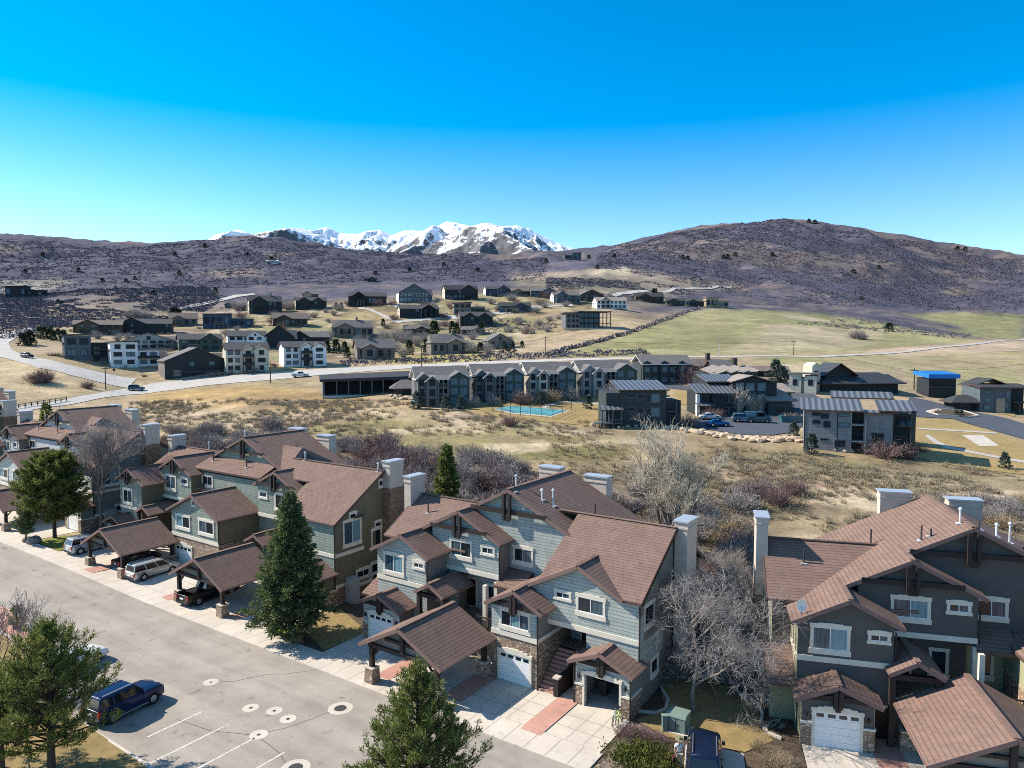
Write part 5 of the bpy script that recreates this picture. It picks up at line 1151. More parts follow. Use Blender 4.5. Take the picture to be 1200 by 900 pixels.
for x, y, h in [(28, 405, 14), (36, 404, 15), (32, 404, 13)]: far_tree('ev', x, y, h, 'dark evergreen in the cluster beside the curve of the far left road', 'evergreens at the road curve', 1.2)
for x, y, h in [(47, 397, 13), (52, 396, 12), (58, 397, 12), (63, 399, 11), (68, 398, 12), (75, 400, 12), (60, 391, 9)]: far_tree('ev', x, y, h, 'dark evergreen in the row left of the modern houses', 'evergreens left of the modern houses', 1.0)
far_tree('ev', 206, 380, 18, 'broad dark evergreen beside the brown-roofed house', None, 1.7)
for x, y, h, lb in [(383, 413, 14, 'narrow evergreen left of the brown gabled house'), (394, 414, 16, 'tallest narrow evergreen left of the brown gabled house'), (404, 413, 12, 'short evergreen nearest the brown gabled house'), (407, 419, 12, 'small evergreen in front of the brown gabled house'), (509, 394, 17, 'tall pointed evergreen behind the second brown house'), (449, 382, 8, 'small dark evergreen beside the footpath'), (394, 362, 7, 'left of two small evergreens below the twin gabled house'), (400, 362, 7, 'right of two small evergreens below the twin gabled house'), (564, 391, 13, 'dark evergreen at the right end of the low house'), (530, 390, 13, 'left of two dark evergreens by the twin gable house'), (535, 391, 12, 'right of two dark evergreens by the twin gable house'), (500, 413, 15, 'dense evergreen at the left corner of the chimney house'), (505, 414, 12, 'low evergreen in front of the chimney house'), (563, 414, 12, 'dark evergreen between the last two brown houses'), (612, 408, 8, 'short dark evergreen at the end of the brown houses'), (480, 416, 16, 'bushy olive evergreen between the brown gabled houses'), (253, 345, 8, 'lone dark evergreen on the slope above the lots'), (767, 352, 13, 'dark evergreen among the hilltop houses on the right'), (1042, 388, 9, 'round dark evergreen alone in the far green pasture')]:
    far_tree('ev', x, y, h, lb, None, 1.6 if 'round' in lb else 1.0)
for x, y, h, lb in [(590, 414, 15, 'large blue-green spruce at the right end of the brown houses'), (600, 414, 13, 'smaller blue-green spruce beside the large one'), (489, 479, 20, 'blue spruce at the corner of the first apartment block'), (523, 480.5, 18, 'green spruce in front of the first apartment block'), (541, 479.5, 16, 'pale blue spruce at the right end of the first apartment block'), (634, 474.5, 16, 'blue-green spruce beside the fenced court'), (689, 479, 15, 'small dark spruce alone on the golden lawn'), (930, 513, 18, 'dark green spruce left of the grey modern building'), (951, 532, 23, 'blue-green spruce in front of the grey modern building'), (1177, 549, 18, 'small yellow-green pine alone on the right lawn'), (909, 447, 24, 'dark evergreen right of the brown roofed cluster'), (916, 449, 20, 'lower evergreen at the right of the brown roofed cluster'), (1121, 488, 8, 'small evergreen in the planted traffic island'), (1127, 489, 8, 'second evergreen in the planted traffic island')]:
    far_tree('bs', x, y, h, lb, None, 1.25)
r_ = random.Random(5)
for x, y, h in [(x+r_.uniform(-4, 4), y+r_.uniform(-3, 3), h) for x, y, h in [(418, 402, 12), (430, 405, 13), (445, 403, 14), (455, 400, 15), (462, 398, 14), (470, 404, 15), (478, 400, 15), (488, 405, 14), (466, 414, 15), (474, 416, 14), (440, 418, 11), (425, 419, 10), (495, 402, 13), (512, 408, 14), (520, 412, 10), (548, 412, 13), (556, 411, 14), (570, 411, 13), (575, 413, 12), (545, 405, 13), (584, 402, 12), (555, 400, 12), (535, 408, 11), (512, 385, 13), (500, 384, 12), (395, 396, 11), (383, 398, 12), (370, 398, 11), (378, 404, 12)]]:
    far_tree('br', x, y, h, 'leafless grey garden tree among the brown gabled houses', 'bare trees among the brown houses', 1.1)
for x, y, h in [(278, 364, 12), (285, 363, 11), (330, 362, 12), (337, 363, 11), (342, 362, 11), (160, 371, 11), (150, 372, 10), (170, 373, 11), (300, 352, 9), (315, 351, 9), (360, 351, 9)]: far_tree('br', x, y, h, 'leafless grey tree around the upper left houses', 'bare trees of the upper left lots', 1.1)
for x, y, h, lb in [(632, 471, 20, 'leafless pale tree before the dark block of the third apartments'), (669, 470, 20, 'leafless white-grey tree before the third apartments'), (716, 468, 22, 'leafless whitish tree before the fourth apartments'), (577, 475.5, 15, 'leafless bush-like tree beside the second apartments'), (555, 477, 15, 'leafless pale tree left of the second apartments'), (609, 472.5, 18, 'leafless tan tree between the second and third apartments')]: far_tree('br', x, y, h, lb, None, 1.0)
for x, y, h, lb in [(820, 450, 30, 'reddish leafless tree left of the brown roofed cluster'), (828, 452, 24, 'reddish leafless tree nearest the brown roofed cluster'), (834, 490, 15, 'low reddish leafless tree beside the parking area'), (1034, 537, 28, 'spreading pinkish leafless tree before the grey modern building'), (1051, 536, 22, 'pinkish leafless tree right of the spreading one'), (1064, 537, 15, 'rusty leafless shrub tree at the corner of the grey modern building'), (1078, 530, 13, 'rusty rounded shrub tree at the edge of the right lawn'), (804, 500, 20, 'leafless thin tree beside the blue parked car')]: far_tree('bp', x, y, h, lb, None, 1.4)
for x, y, h, lb in [(863, 487, 38, 'tall narrow bare poplar before the dark modern houses, leftmost'), (882, 486, 30, 'narrow bare poplar before the dark modern houses, middle'), (890, 486, 28, 'narrow bare poplar before the dark modern houses, right')]: far_tree('bw', x, y, h, lb, None, .8)
# scattered dark junipers on the hills
q = []
for x, y in [(68, 355), (72, 357), (120, 330), (148, 331), (158, 328), (180, 345), (210, 322), (290, 300), (318, 305), (440, 322), (480, 318), (520, 312), (690, 303), (720, 302), (800, 303), (806, 304), (848, 303), (862, 300), (853, 302), (905, 300), (955, 262), (948, 261), (1122, 293), (1131, 294), (1000, 320), (1030, 315), (1010, 352), (700, 315), (640, 308), (560, 318), (30, 320), (50, 300), (92, 318), (205, 300), (240, 290)]:
    far_tree('ev', x, y, 4.2, 'distant dark juniper on the scrub hillside', 'junipers on the hills', 1.8)
# ------------------------------------------------------------------ roads, lawns and paths beyond the gully
strip('valley_road', [(0, 483), (55, 471), (110, 462), (145, 456), (180, 449), (240, 443), (320, 437), (400, 431.3), (470, 428), (560, 424), (640, 421.3), (720, 419.3), (800, 417.8), (870, 417.2), (960, 418)],
      [(0, 490), (60, 477), (110, 468.5), (150, 463), (185, 459.5), (240, 452), (320, 445.5), (400, 437.8), (470, 432.6), (560, 427), (640, 424), (720, 421.5), (800, 419.4), (870, 418.5), (960, 419.2)], M['farroad'], .12)
strip('hill_road', [(160, 444), (124, 438), (101, 432.5), (80, 428), (53, 421), (27, 417), (13, 409), (10, 402), (22, 394), (45, 384)], [(150, 455), (120, 449), (83, 440), (44, 431.5), (10, 421), (-20, 414), (-28, 405), (-15, 398), (10, 389), (36, 383)], M['farroad'], .14)
strip('hill_road', [(205, 362), (220, 358.3), (253, 351.5), (275, 346), (297, 344)], [(208, 364), (224, 361), (256, 354), (279, 348.5), (300, 346)], M['farroad'], .5)
strip('hill_road', [(716, 346), (724, 343), (752, 340.5), (789, 337.2), (840, 335), (857, 335)], [(722, 348.5), (730, 345.5), (756, 343), (792, 339.5), (842, 337), (858, 337)], M['farroad'], .6)
strip('hill_road', [(420, 360.5), (428, 361), (467, 376), (500, 372.5), (520, 371), (571, 366.5), (610, 363), (670, 356.5)], [(420, 362), (427, 362.5), (466, 379), (500, 375.5), (522, 374), (573, 369), (612, 366), (672, 359)], M['farroad'], .3)
strip('footpath', [(455, 354), (470, 358), (500, 363), (520, 368), (540, 372)], [(450, 356), (466, 361), (498, 366), (518, 372), (540, 376)], M['farroad'], .3)
strip('gravel_road', [(960, 417), (1010, 415), (1060, 412), (1130, 404), (1200, 397)], [(960, 419), (1010, 416.5), (1060, 413.5), (1130, 405.5), (1200, 398.5)], M['farroad'], .2)
strip('side_street', [(1066, 465), (1089, 470), (1110, 475), (1136, 482), (1177, 490), (1215, 501)], [(1058, 488), (1078, 489), (1116, 491), (1132, 496), (1165, 505), (1215, 519)], M['asphalt_dark'], .12)
strip('side_street', [(905, 447), (925, 450), (945, 457), (964, 468), (962, 480)], [(893, 450), (905, 458), (915, 468), (925, 482), (930, 496)], M['asphalt_dark'], .12)
strip('side_street', [(745, 445.5), (790, 451), (835, 456)], [(745, 449), (790, 456), (830, 461)], M['asphalt_dark'], .12)
drape_poly('parking_area', [(803, 492), (850, 488), (900, 486), (940, 484), (940, 500), (928, 507), (905, 510.5), (870, 510), (830, 504), (805, 499)], M['asphalt_dark'], .13)
drape_poly('lawn', [(535, 477), (600, 471), (660, 466), (705, 464), (712, 478), (700, 495), (690, 499), (620, 493), (560, 486)], M['farlawn'], .08)
drape_poly('lawn', [(1060, 486), (1078, 490), (1116, 492.5), (1132, 497), (1165, 507), (1205, 520), (1205, 557), (1140, 550), (1080, 538), (1055, 530)], M['farlawn'], .08)
drape_poly('lawn', [(790, 458), (830, 462), (828, 476), (795, 474)], M['farlawn'], .08)
drape_poly('lawn', [(1100, 466), (1140, 478), (1190, 489), (1190, 483), (1140, 471)], M['farlawn'], .1)
strip('footpath', [(1083, 511), (1095, 520), (1108, 526), (1140, 532), (1205, 544)], [(1088, 510), (1100, 518), (1112, 523.5), (1142, 530), (1205, 541.5)], M['farroad'], .14)
strip('footpath', [(1075, 502), (1130, 505), (1168, 507.5)], [(1075, 503.5), (1130, 506.5), (1168, 509)], M['farroad'], .14)
strip('footpath', [(637, 466.5), (655, 471), (640, 475.5), (630, 480)], [(641, 466), (661, 471.2), (645, 476.5), (635, 480.5)], M['farroad'], .14)
strip('footpath', [(661, 470.6), (685, 471), (705, 474)], [(661, 472), (685, 472.5), (705, 475.6)], M['farroad'], .14)
drape_poly('patio', [(1127, 510.5), (1152, 510.5), (1171, 523), (1148, 523.5)], M['concrete'], .13)
drape_poly('traffic_island', [(1086, 483), (1100, 480), (1128, 482), (1147, 488), (1135, 489.5), (1100, 487)], M['mulch'], .2)
isl = [(1086, 483), (1100, 480), (1128, 482), (1147, 488), (1135, 489.5), (1100, 487)]
kb = MB()
for a, b in zip(isl, isl[1:]+isl[:1]): p, q = at(*a), at(*b); kb.beam((p[0], p[1], p[2]+.2), (q[0], q[1], q[2]+.2), .35, .3)
tag(kb.build('kerb', [M['concrete']]), kind='structure')
M['court'] = m_plain('turquoise court surface', (.10, .31, .34), .5, .3, .16, .25)
ct = [(581, 479.5), (600, 476.3), (664, 481.6), (645, 487.8), (600, 484)]
drape_poly('sport_court', [(579, 480), (600, 475.7), (668, 481.3), (646, 489), (598, 485)], M['concrete'], .10); drape_poly('sport_court', ct, M['court'], .16)
fe = thing('court_fence', 'thin dark fence with posts round the turquoise court', 'fence', at(620, 482))
fp = [(577, 480), (599, 475), (622, 477), (645, 479), (670, 481.5), (648, 490.5), (622, 487.5), (598, 486)]; base = np.array(fe.location)
fpw = [np.array(at(*p))-base for p in fp]; rl = MB()
for i, a in enumerate(fpw):
    b = fpw[(i+1) % len(fpw)]
    for h in (.9, 1.9, 2.8): rl.beam((a[0], a[1], a[2]+h), (b[0], b[1], b[2]+h), .05, .05)
    for s in (0, .5):
        q = a*(1-s)+b*s; k = MB(); k.tube((q[0], q[1], q[2]-.1), (q[0], q[1], q[2]+2.9), .06, .06, 6); k.build('post', [M['timber']], fe)
rl.build('rail', [M['timber']], fe)
# boulder wall
bould = []
for i in range(4):
    bm = bmesh.new(); bmesh.ops.create_icosphere(bm, subdivisions=2, radius=.55)
    for vt in bm.verts:
        vt.co *= 1+.5*(float(vnoise(np.array([vt.co.x*2.4+9+i]), np.array([vt.co.y*2.4+vt.co.z*3]), i)[0])-.5); vt.co.z *= .8
    me = bpy.data.meshes.new('boulder'); bm.to_mesh(me); bm.free(); bould.append(me)
M['sandstone'] = m_plain('pale sandstone boulder', (.50, .38, .27), .95, .05, .3, 1.2)
for me in bould: me.materials.append(M['sandstone'])
r_ = random.Random(9)
def boulders(line, n, lab, grp, s0=.8, s1=1.5, jit=2.2):
    for i in range(n):
        f = (i+.5)/n*(len(line)-1); k = min(int(f), len(line)-2); f -= k
        x = line[k][0]*(1-f)+line[k+1][0]*f; y = line[k][1]*(1-f)+line[k+1][1]*f+r_.uniform(-jit, jit)
        p = at(x, y); o = bpy.data.objects.new('boulder', r_.choice(bould)); COL.objects.link(o); o.location = (p[0], p[1], p[2]+.25); s = r_.uniform(s0, s1); o.scale = (s*r_.uniform(.9, 1.5), s, s*r_.uniform(.7, 1)); o.rotation_euler = (0, 0, r_.uniform(0, 6.28)); tag(o, lab, 'boulder', grp)
boulders([(780, 502), (820, 507), (850, 512.5), (880, 516), (905, 517), (938, 516)], 64, 'tan sandstone boulder in the retaining wall below the parking area', 'boulders of the retaining wall')
boulders([(940, 516), (960, 521), (985, 528), (1000, 531)], 16, 'tan sandstone boulder at the foot of the grey modern building', 'boulders by the grey modern building', .7, 1.3)
boulders([(458, 465), (475, 467), (490, 470)], 14, 'pale boulder beside the low hip-roofed wing', 'boulders by the hip-roofed wing', .9, 1.5)
boulders([(690, 499), (760, 502)], 7, 'tan boulder along the front of the dark mono-pitch house', 'boulders by the dark house', .7, 1.1)
boulders([(1090, 483.5), (1104, 482)], 4, 'grey boulder in the planted traffic island', 'boulders of the traffic island', .7, 1.2, .6)

# ------------------------------------------------------------------ vehicles
def paint(name, c, metal=.35): return m_plain(name, c, .28, .5, .03, 1, metal)
M['tyre'] = m_plain('tyre rubber', (.012, .012, .013), .85, .2); M['rim'] = m_plain('alloy wheel', (.50, .50, .52), .3, .6, .04, 3, .8)
M['head'] = m_plain('headlight lens', (.75, .77, .8), .1, .6, .02); M['tail'] = m_plain('tail light lens', (.35, .015, .015), .2, .5, .02); M['black_trim'] = m_plain('black plastic trim', (.02, .02, .022), .5)
M['car_glass'] = m_glass('car glass', (.008, .011, .014), .04)
KIND = {  # L, W, H, belt, hood height, belt span rear/front, roof span rear/front, wheel x rear/front, wheel r
 'suv': (4.75, 1.96, 1.90, 1.16, 1.13, -2.36, .98, -2.10, .22, -1.42, 1.42, .385), 'minivan': (5.1, 1.98, 1.74, 1.0, .98, -2.48, 1.5, -2.30, .62, -1.50, 1.55, .35),
 'sedan': (4.75, 1.82, 1.44, .93, .90, -1.75, 1.05, -.95, .22, -1.40, 1.42, .335), 'pickup': (5.75, 2.0, 1.92, 1.16, 1.14, -.85, 1.30, -.62, .52, -1.75, 1.78, .41), 'van': (5.5, 2.0, 2.35, 1.22, 1.15, -2.70, 1.95, -2.66, 1.15, -1.6, 1.75, .36)}
def make_car(name, label, cat, kind, loc, rz, pm, group=None, racks=False):
    L, Wd, H, belt, hood, gb0, gb1, gr0, gr1, wx0, wx1, wr_ = KIND[kind]; b = thing(name, label, cat, loc, rz, group); w = Wd/2
    bd = MB(); st = []
    xs = [-L/2, -L/2+.10, -L/2+.45, gb0+.3 if kind != 'pickup' else -L/2+.8, 0, gb1, L/2-.55, L/2-.14, L/2]
    for i, x in enumerate(xs):
        k = (i)/(len(xs)-1); ws = w*(.88 if i == 0 else .95 if i == 1 else .90 if i == len(xs)-2 else .80 if i == len(xs)-1 else 1)
        zt = belt if x <= gb1 else hood-(.02 if x < L/2-.3 else .14 if x < L/2-.05 else .24)
        if i == 0: zt = belt-.10
        zb = .34 if i in (0, len(xs)-1) else .24
        st.append([(x, -ws*.93, zb), (x, -ws, zb+.2), (x, -ws, zt-.24), (x, -ws*.945, zt), (x, 0, zt+(.05 if x > gb1-.1 else .02)), (x, ws*.945, zt), (x, ws, zt-.24), (x, ws, zb+.2), (x, ws*.93, zb)])
    n = len(st[0]); k0 = len(bd.v)
    for s in st: bd.v += s
    for i in range(len(st)-1):
        for j in range(n):
            j2 = (j+1) % n
            if kind == 'pickup' and xs[i+1] <= -.9 and j in (3, 4): continue
            bd.f.append((k0+i*n+j, k0+i*n+j2, k0+(i+1)*n+j2, k0+(i+1)*n+j)); bd.m.append(0)
    bd.f.append(tuple(k0+j for j in range(n))); bd.m.append(0); bd.f.append(tuple(k0+(len(st)-1)*n+j for j in reversed(range(n)))); bd.m.append(0)
    if kind == 'pickup':
        x1 = gb0-.05; bd.box(-L/2+.02, x1, -w*.95, -w*.95+.09, .7, belt+.03); bd.box(-L/2+.02, x1, w*.95-.09, w*.95, .7, belt+.03); bd.box(-L/2+.01, -L/2+.09, -w*.9, w*.9, .6, belt)
    wb, wrf = w*.93, w*.76
    B = [(gb0, -wb, belt), (gb1, -wb, belt), (gb1, wb, belt), (gb0, wb, belt)]; Tp = [(gr0, -wrf, H-.04), (gr1, -wrf, H-.04), (gr1, wrf, H-.04), (gr0, wrf, H-.04)]
    bd.hexa(B+Tp, 0); bd.hexa([(gr0+.03, -wrf+.03, H-.05), (gr1-.05, -wrf+.03, H-.05), (gr1-.05, wrf-.03, H-.05), (gr0+.03, wrf-.03, H-.05), (gr0+.18, -wrf*.8, H), (gr1-.22, -wrf*.8, H), (gr1-.22, wrf*.8, H), (gr0+.18, wrf*.8, H)], 0)
    o = bd.build('body', [pm], b, True, .045)
    if kind == 'pickup':
        k = MB(); k.box(-L/2+.1, gb0-.06, -w*.88, w*.88, .68, .72); k.build('bed', [M['black_trim']], b)
    def lerp(p, q, t): return tuple(a+(c-a)*t for a, c in zip(p, q))
    def quad(nm, c4, inset=(.06, .06, .1, .1), out=.012, m='car_glass'):
        p0, p1, p2, p3 = c4; l, r, lo, hi = inset
        a = lerp(lerp(p0, p1, l), lerp(p3, p2, l), lo); bq = lerp(lerp(p0, p1, 1-r), lerp(p3, p2, 1-r), lo); cq = lerp(lerp(p0, p1, 1-r), lerp(p3, p2, 1-r), 1-hi); d = lerp(lerp(p0, p1, l), lerp(p3, p2, l), 1-hi)
        nrm = (Vector(bq)-Vector(a)).cross(Vector(d)-Vector(a)).normalized(); cen = (Vector(a)+Vector(cq))/2
        if nrm.dot(cen-Vector((0, 0, H*.6))) < 0: nrm = -nrm
        mb = MB(); mb.prism([tuple(Vector(x)-nrm*.01) for x in (a, bq, cq, d)], nrm*(out+.01)); mb.build(nm, [M[m]], b)
    quad('windscreen', (B[1], B[2], Tp[2], Tp[1])); quad('rear_window', (B[3], B[0], Tp[0], Tp[3]), (.08, .08, .12, .15))
    nw = {'suv': 3, 'minivan': 3, 'sedan': 2, 'pickup': 2, 'van': 2}[kind]
    for (b0, b1, t1, t0) in ((B[0], B[1], Tp[1], Tp[0]), (B[3], B[2], Tp[2], Tp[3])):
        for i in range(nw):
            f0, f1 = i/nw, (i+1)/nw
            if kind == 'van' and i == 0: continue
            quad('side_window', (lerp(b0, b1, f0), lerp(b0, b1, f1), lerp(t0, t1, f1), lerp(t0, t1, f0)), (.05, .05 if i < nw-1 else .12, .08, .14))
    for x in (wx0, wx1):
        for s in (-1, 1):
            k = MB(); k.tube((x, s*(w-.26), wr_), (x, s*(w+.015), wr_), wr_, wr_, 20); wh = k.build('wheel', [M['tyre']], b)
            k = MB(); k.tube((x, s*(w-.02), wr_), (x, s*(w+.03), wr_), wr_*.64, wr_*.60, 12); k.build('rim', [M['rim']], wh)
            k = MB(); k.tube((x, s*(w-.05), wr_+.02), (x, s*(w+.006), wr_+.02), wr_*1.18, wr_*1.18, 18); k.build('wheel_arch', [M['black_trim']], b)
    for s in (-1, 1):
        k = MB(); k.box(L/2-.22, L/2-.02, s*w*.60-.17, s*w*.60+.17, hood-.36, hood-.20); k.build('headlight', [M['head']], b)
        k = MB(); k.box(-L/2-.015, -L/2+.2, s*w*.84-.1, s*w*.84+.1, belt-.42, belt-.05); k.build('tail_light', [M['tail']], b)
        k = MB(); k.box(gb1-.35, gb1-.18, s*(w+.02), s*(w+.2), belt-.02, belt+.14); k.build('mirror', [pm], b)
        if racks: k = MB(); k.beam((gr0+.15, s*wrf*.88, H+.06), (gr1-.2, s*wrf*.88, H+.06), .05, .05); k.build('roof_rail', [M['rim']], b)
        if kind == 'suv': k = MB(); k.box(-1.0, 1.0, s*(w-.02), s*(w+.07), .30, .37); k.build('side_step', [M['rim']], b)
    k = MB()
    for s in (-1, 1):
        for x in ([gb0+.75, (gb0+gb1)/2-.1, gb1-.28] if kind != 'pickup' else [gb0+.1, gb1-.28, -.0]): k.box(x-.008, x+.008, s*(w-.02), s*(w+.004), .42, belt-.03)
        for x in ((gb0+gb1)/2+.02, gb0+.9): k.box(x, x+.2, s*(w-.01), s*(w+.03), belt-.19, belt-.15)
        k.box(-L/2+.5, L/2-.5, s*(w-.03), s*(w+.012), .24, .34)
    k.build('door_seam', [M['black_trim']], b)
    k = MB(); k.box(L/2-.05, L/2+.03, -w*.5, w*.5, hood-.45, hood-.22); k.box(L/2-.08, L/2+.05, -w*.78, w*.78, .30, .52); k.box(-L/2-.05, -L/2+.08, -w*.85, w*.85, .32, .54); k.build('bumper', [M['black_trim']], b)
    k = MB(); k.box(-L/2-.03, -L/2+.02, -.26, .26, belt-.42, belt-.28); k.build('number_plate', [M['white']], b)
    return b
def near_car(name, label, cat, kind, frame, u, v, deg, pm, **k): return make_car(name, label, cat, kind, fr(frame, u, v, k.pop('dz', .10)), R(frame.deg+deg), pm, **k)
near_car('parked_car', 'dark blue SUV with silver roof rails parked nose out in the striped bays, lower left', 'car', 'suv', FC, -28.05, -11.35, 97, paint('blue car paint', (.006, .017, .066)), racks=True, dz=.035)
near_car('parked_car', 'white car half hidden behind the open-crowned pine, lower left', 'car', 'sedan', FC, -37.6, -10.4, 97, paint('white car paint', (.72, .73, .74), 0), dz=.035)
near_car('parked_car', 'champagne minivan parked nose in between two carports', 'car', 'minivan', FC, -53.1, 4.55, 90, paint('champagne car paint', (.50, .48, .44)), racks=True)
near_car('pickup_truck', 'black pickup truck with open bed under the carport beside the spruce', 'pickup truck', 'pickup', FC, -42.6, 4.25, 92, paint('black car paint', (.012, .012, .013)))
near_car('parked_car', 'silver SUV with dark blue glass parked left of the second carport', 'car', 'suv', FC, -67.1, 4.7, 90, paint('silver car paint', (.42, .44, .47)), racks=True)
near_car('parked_car', 'black car in deep shade under the carport beside the minivan', 'car', 'sedan', FC, -58.3, 5.6, 90, paint('graphite car paint', (.02, .022, .026)))
near_car('parked_car', 'dark navy SUV with roof rails at the bottom edge, nose to the lawn', 'car', 'suv', FB, -29.3, 2.1, 90, paint('navy car paint', (.008, .016, .045)), racks=True)
def far_car(name, label, cat, kind, px, py, deg, c, metal=.3, grp=None):
    p = at(px, py); return make_car(name, label, cat, kind, (p[0], p[1], p[2]+.16), R(deg), paint('far car paint', c, metal), grp)
far_car('parked_car', 'grey SUV driving on the pale road near the junction, far left', 'car', 'suv', 160, 458, 12, (.06, .09, .13))
far_car('pickup_truck', 'white and dark pickup on the pale road below the white houses', 'pickup truck', 'pickup', 352, 442, 10, (.60, .62, .64), 0)
far_car('parked_car', 'small dark red car parked by the upper left road', 'car', 'suv', 32, 419.5, -20, (.06, .03, .03))
far_car('parked_car', 'bright blue car parked at the left end of the parking area', 'car', 'sedan', 841, 500, 5, (.01, .10, .30))
far_car('parked_car', 'white and dark blue utility van left of the long grey van', 'van', 'suv', 871, 495, -5, (.10, .17, .24))
far_car('parked_van', 'long grey-blue panel van on the parking area', 'van', 'van', 888, 495.5, -8, (.06, .12, .16))
far_car('parked_car', 'dark car parked close to the side street, upper of the two', 'car', 'sedan', 923, 469, 60, (.04, .05, .06))
far_car('parked_car', 'dark car parked close to the side street, lower of the two', 'car', 'sedan', 925, 480, 60, (.03, .05, .08))
far_car('parked_car', 'white car behind the bright blue one, mostly hidden', 'car', 'sedan', 832, 492, 5, (.62, .62, .62), 0)
p = at(928, 495); db = thing('dumpster', 'teal rubbish container filled with brush on the parking area', 'dumpster', p, R(-6))
k = MB(); k.hexa([(-2.3, -1, .1), (2.3, -1, .1), (2.3, 1, .1), (-2.3, 1, .1), (-2.6, -1.1, 1.5), (2.6, -1.1, 1.5), (2.6, 1.1, 1.5), (-2.6, 1.1, 1.5)]); k.build('container', [paint('teal steel', (.03, .13, .15), 0)], db)
v, f = kites(*(lambda r, n: (np.stack([r.uniform(-2.2, 2.2, n), r.uniform(-.9, .9, n), r.uniform(1.4, 1.7, n)], 1), norm(r.normal(size=(n, 3))+np.array([0, 0, .8]))))(np.random.default_rng(3), 160), .7, .2, np.random.default_rng(4)); mesh_np('brush_load', v, f, M['twig_purple'], db)

# ------------------------------------------------------------------ small things near the drives
t = thing('utility_box', 'green transformer cabinet on a pad between the lawn and the dark car', 'utility box', fr(FB, -30.9, 5.95, .06), R(FB.deg-18))
M['utility_green'] = m_plain('utility green paint', (.17, .23, .19), .5, .3, .06)
k = MB(); k.box(-.62, .62, -.5, .5, .08, 1.0); k.hexa([(-.66, -.54, 1.0), (.66, -.54, 1.0), (.66, .54, 1.0), (-.66, .54, 1.0), (-.66, -.40, 1.22), (.66, -.40, 1.22), (.66, .54, 1.22), (-.66, .54, 1.22)]); k.build('cabinet', [M['utility_green']], t, bevel=.02)
k = MB(); k.box(-.8, .8, -.7, .7, -.1, .08); k.build('pad', [M['concrete']], t)
k = MB(); k.box(-.02, .02, -.512, -.5, .12, .95); k.box(.1, .16, -.53, -.5, .5, .62); k.build('door_seam', [M['black_trim']], t)
t = thing('utility_pedestal', 'slim grey-green post box left of the green transformer', 'utility box', fr(FB, -31.75, 5.6, .05))
k = MB(); k.box(-.16, .16, -.16, .16, 0, .95); k.box(-.19, .19, -.19, .19, .95, 1.06); k.build('casing', [M['utility_green']], t, bevel=.015)
# bicycles in front of the open garage's right pier
def bicycle(label, frame, u, v, deg, c, lean=.12):
    t = thing('bicycle', label, 'bicycle', fr(frame, u, v, .09), R(frame.deg+deg)); t.rotation_euler[0] = lean; pm = paint('bicycle paint', c, 0)
    for x in (-.52, .52):
        k = MB(); n = 24; rr = .33
        for i in range(n): a, b_ = 2*math.pi*i/n, 2*math.pi*(i+1)/n; k.tube((x+rr*math.cos(a), 0, rr+rr*math.sin(a)), (x+rr*math.cos(b_), 0, rr+rr*math.sin(b_)), .022, .022, 5, cap=False)
        w_ = k.build('wheel', [M['tyre']], t); k = MB()
        for i in range(8): a = math.pi*i/8; k.tube((x-rr*math.cos(a), 0, rr-rr*math.sin(a)), (x+rr*math.cos(a), 0, rr+rr*math.sin(a)), .004, .004, 4)
        k.build('spokes', [M['rim']], w_)
    k = MB(); A, Bq, Cq, D, E_ = (-.52, 0, .33), (-.08, 0, .30), (-.22, 0, .78), (.34, 0, .80), (.52, 0, .33)
    for p, q, r in ((Bq, Cq, .022), (Cq, D, .022), (Bq, D, .026), (A, Bq, .016), (A, Cq, .016), (D, (.31, 0, .95), .022)): k.tube(p, q, r, r, 8)
    for y in (-.07, .07): k.tube((.38, y, .74), (.52, y, .33), .026, .020, 8)
    k.build('frame', [pm], t)
    k = MB(); k.tube((.29, -.3, 1.0), (.29, .3, 1.0), .016, .016, 6); k.build('handlebar', [M['black_trim']], t)
    k = MB(); k.hexa([(-.36, -.08, .88), (-.1, -.03, .88), (-.1, .03, .88), (-.36, .08, .88), (-.36, -.08, .94), (-.1, -.03, .92), (-.1, .03, .92), (-.36, .08, .94)]); k.build('saddle', [M['black_trim']], t)
bicycle('lime green bicycle standing end-on against the right pier of the open garage', FC, .42, 5.95, -80, (.36, .62, .02))
bicycle('white bicycle beside the lime green one at the open garage', FC, .02, 5.9, -75, (.62, .62, .62), -.1)
bicycle('dark teal bicycle leaning by the steps at the left end of the dark townhouse', FB, -25.0, 7.3, 20, (.03, .16, .18), .15)
t = thing('wheelie_bin', 'grey wheeled bin inside the open garage', 'bin', fr(FC, -2.2, 8.9, .06), R(FC.deg)); k = MB(); k.hexa([(-.25, -.3, .05), (.25, -.3, .05), (.25, .3, .05), (-.25, .3, .05), (-.31, -.38, 1.0), (.31, -.38, 1.0), (.31, .38, 1.0), (-.31, .38, 1.0)]); k.box(-.33, .33, -.4, .4, 1.0, 1.06); k.build('bin_body', [M['vent']], t)
# satellite dish on the dark townhouse roof corner
t = thing('satellite_dish', 'small white dish on the front left roof corner of the dark townhouse', 'satellite dish', (*FB.w(-23.4, 8.2), 7.55), R(FB.deg))
k = MB(); n = 16
for i in range(n):
    a, b_ = 2*math.pi*i/n, 2*math.pi*(i+1)/n; k.face([(0, 0, .62), (.30*math.cos(a), -.13, .62+.42*math.sin(a)), (.30*math.cos(b_), -.13, .62+.42*math.sin(b_))])
k.build('dish', [M['white']], t); k = MB(); k.tube((0, .05, 0), (0, .02, .62), .025, .025, 6); k.tube((0, 0, .45), (0, -.42, .5), .015, .015, 5); k.build('arm', [M['vent']], t)
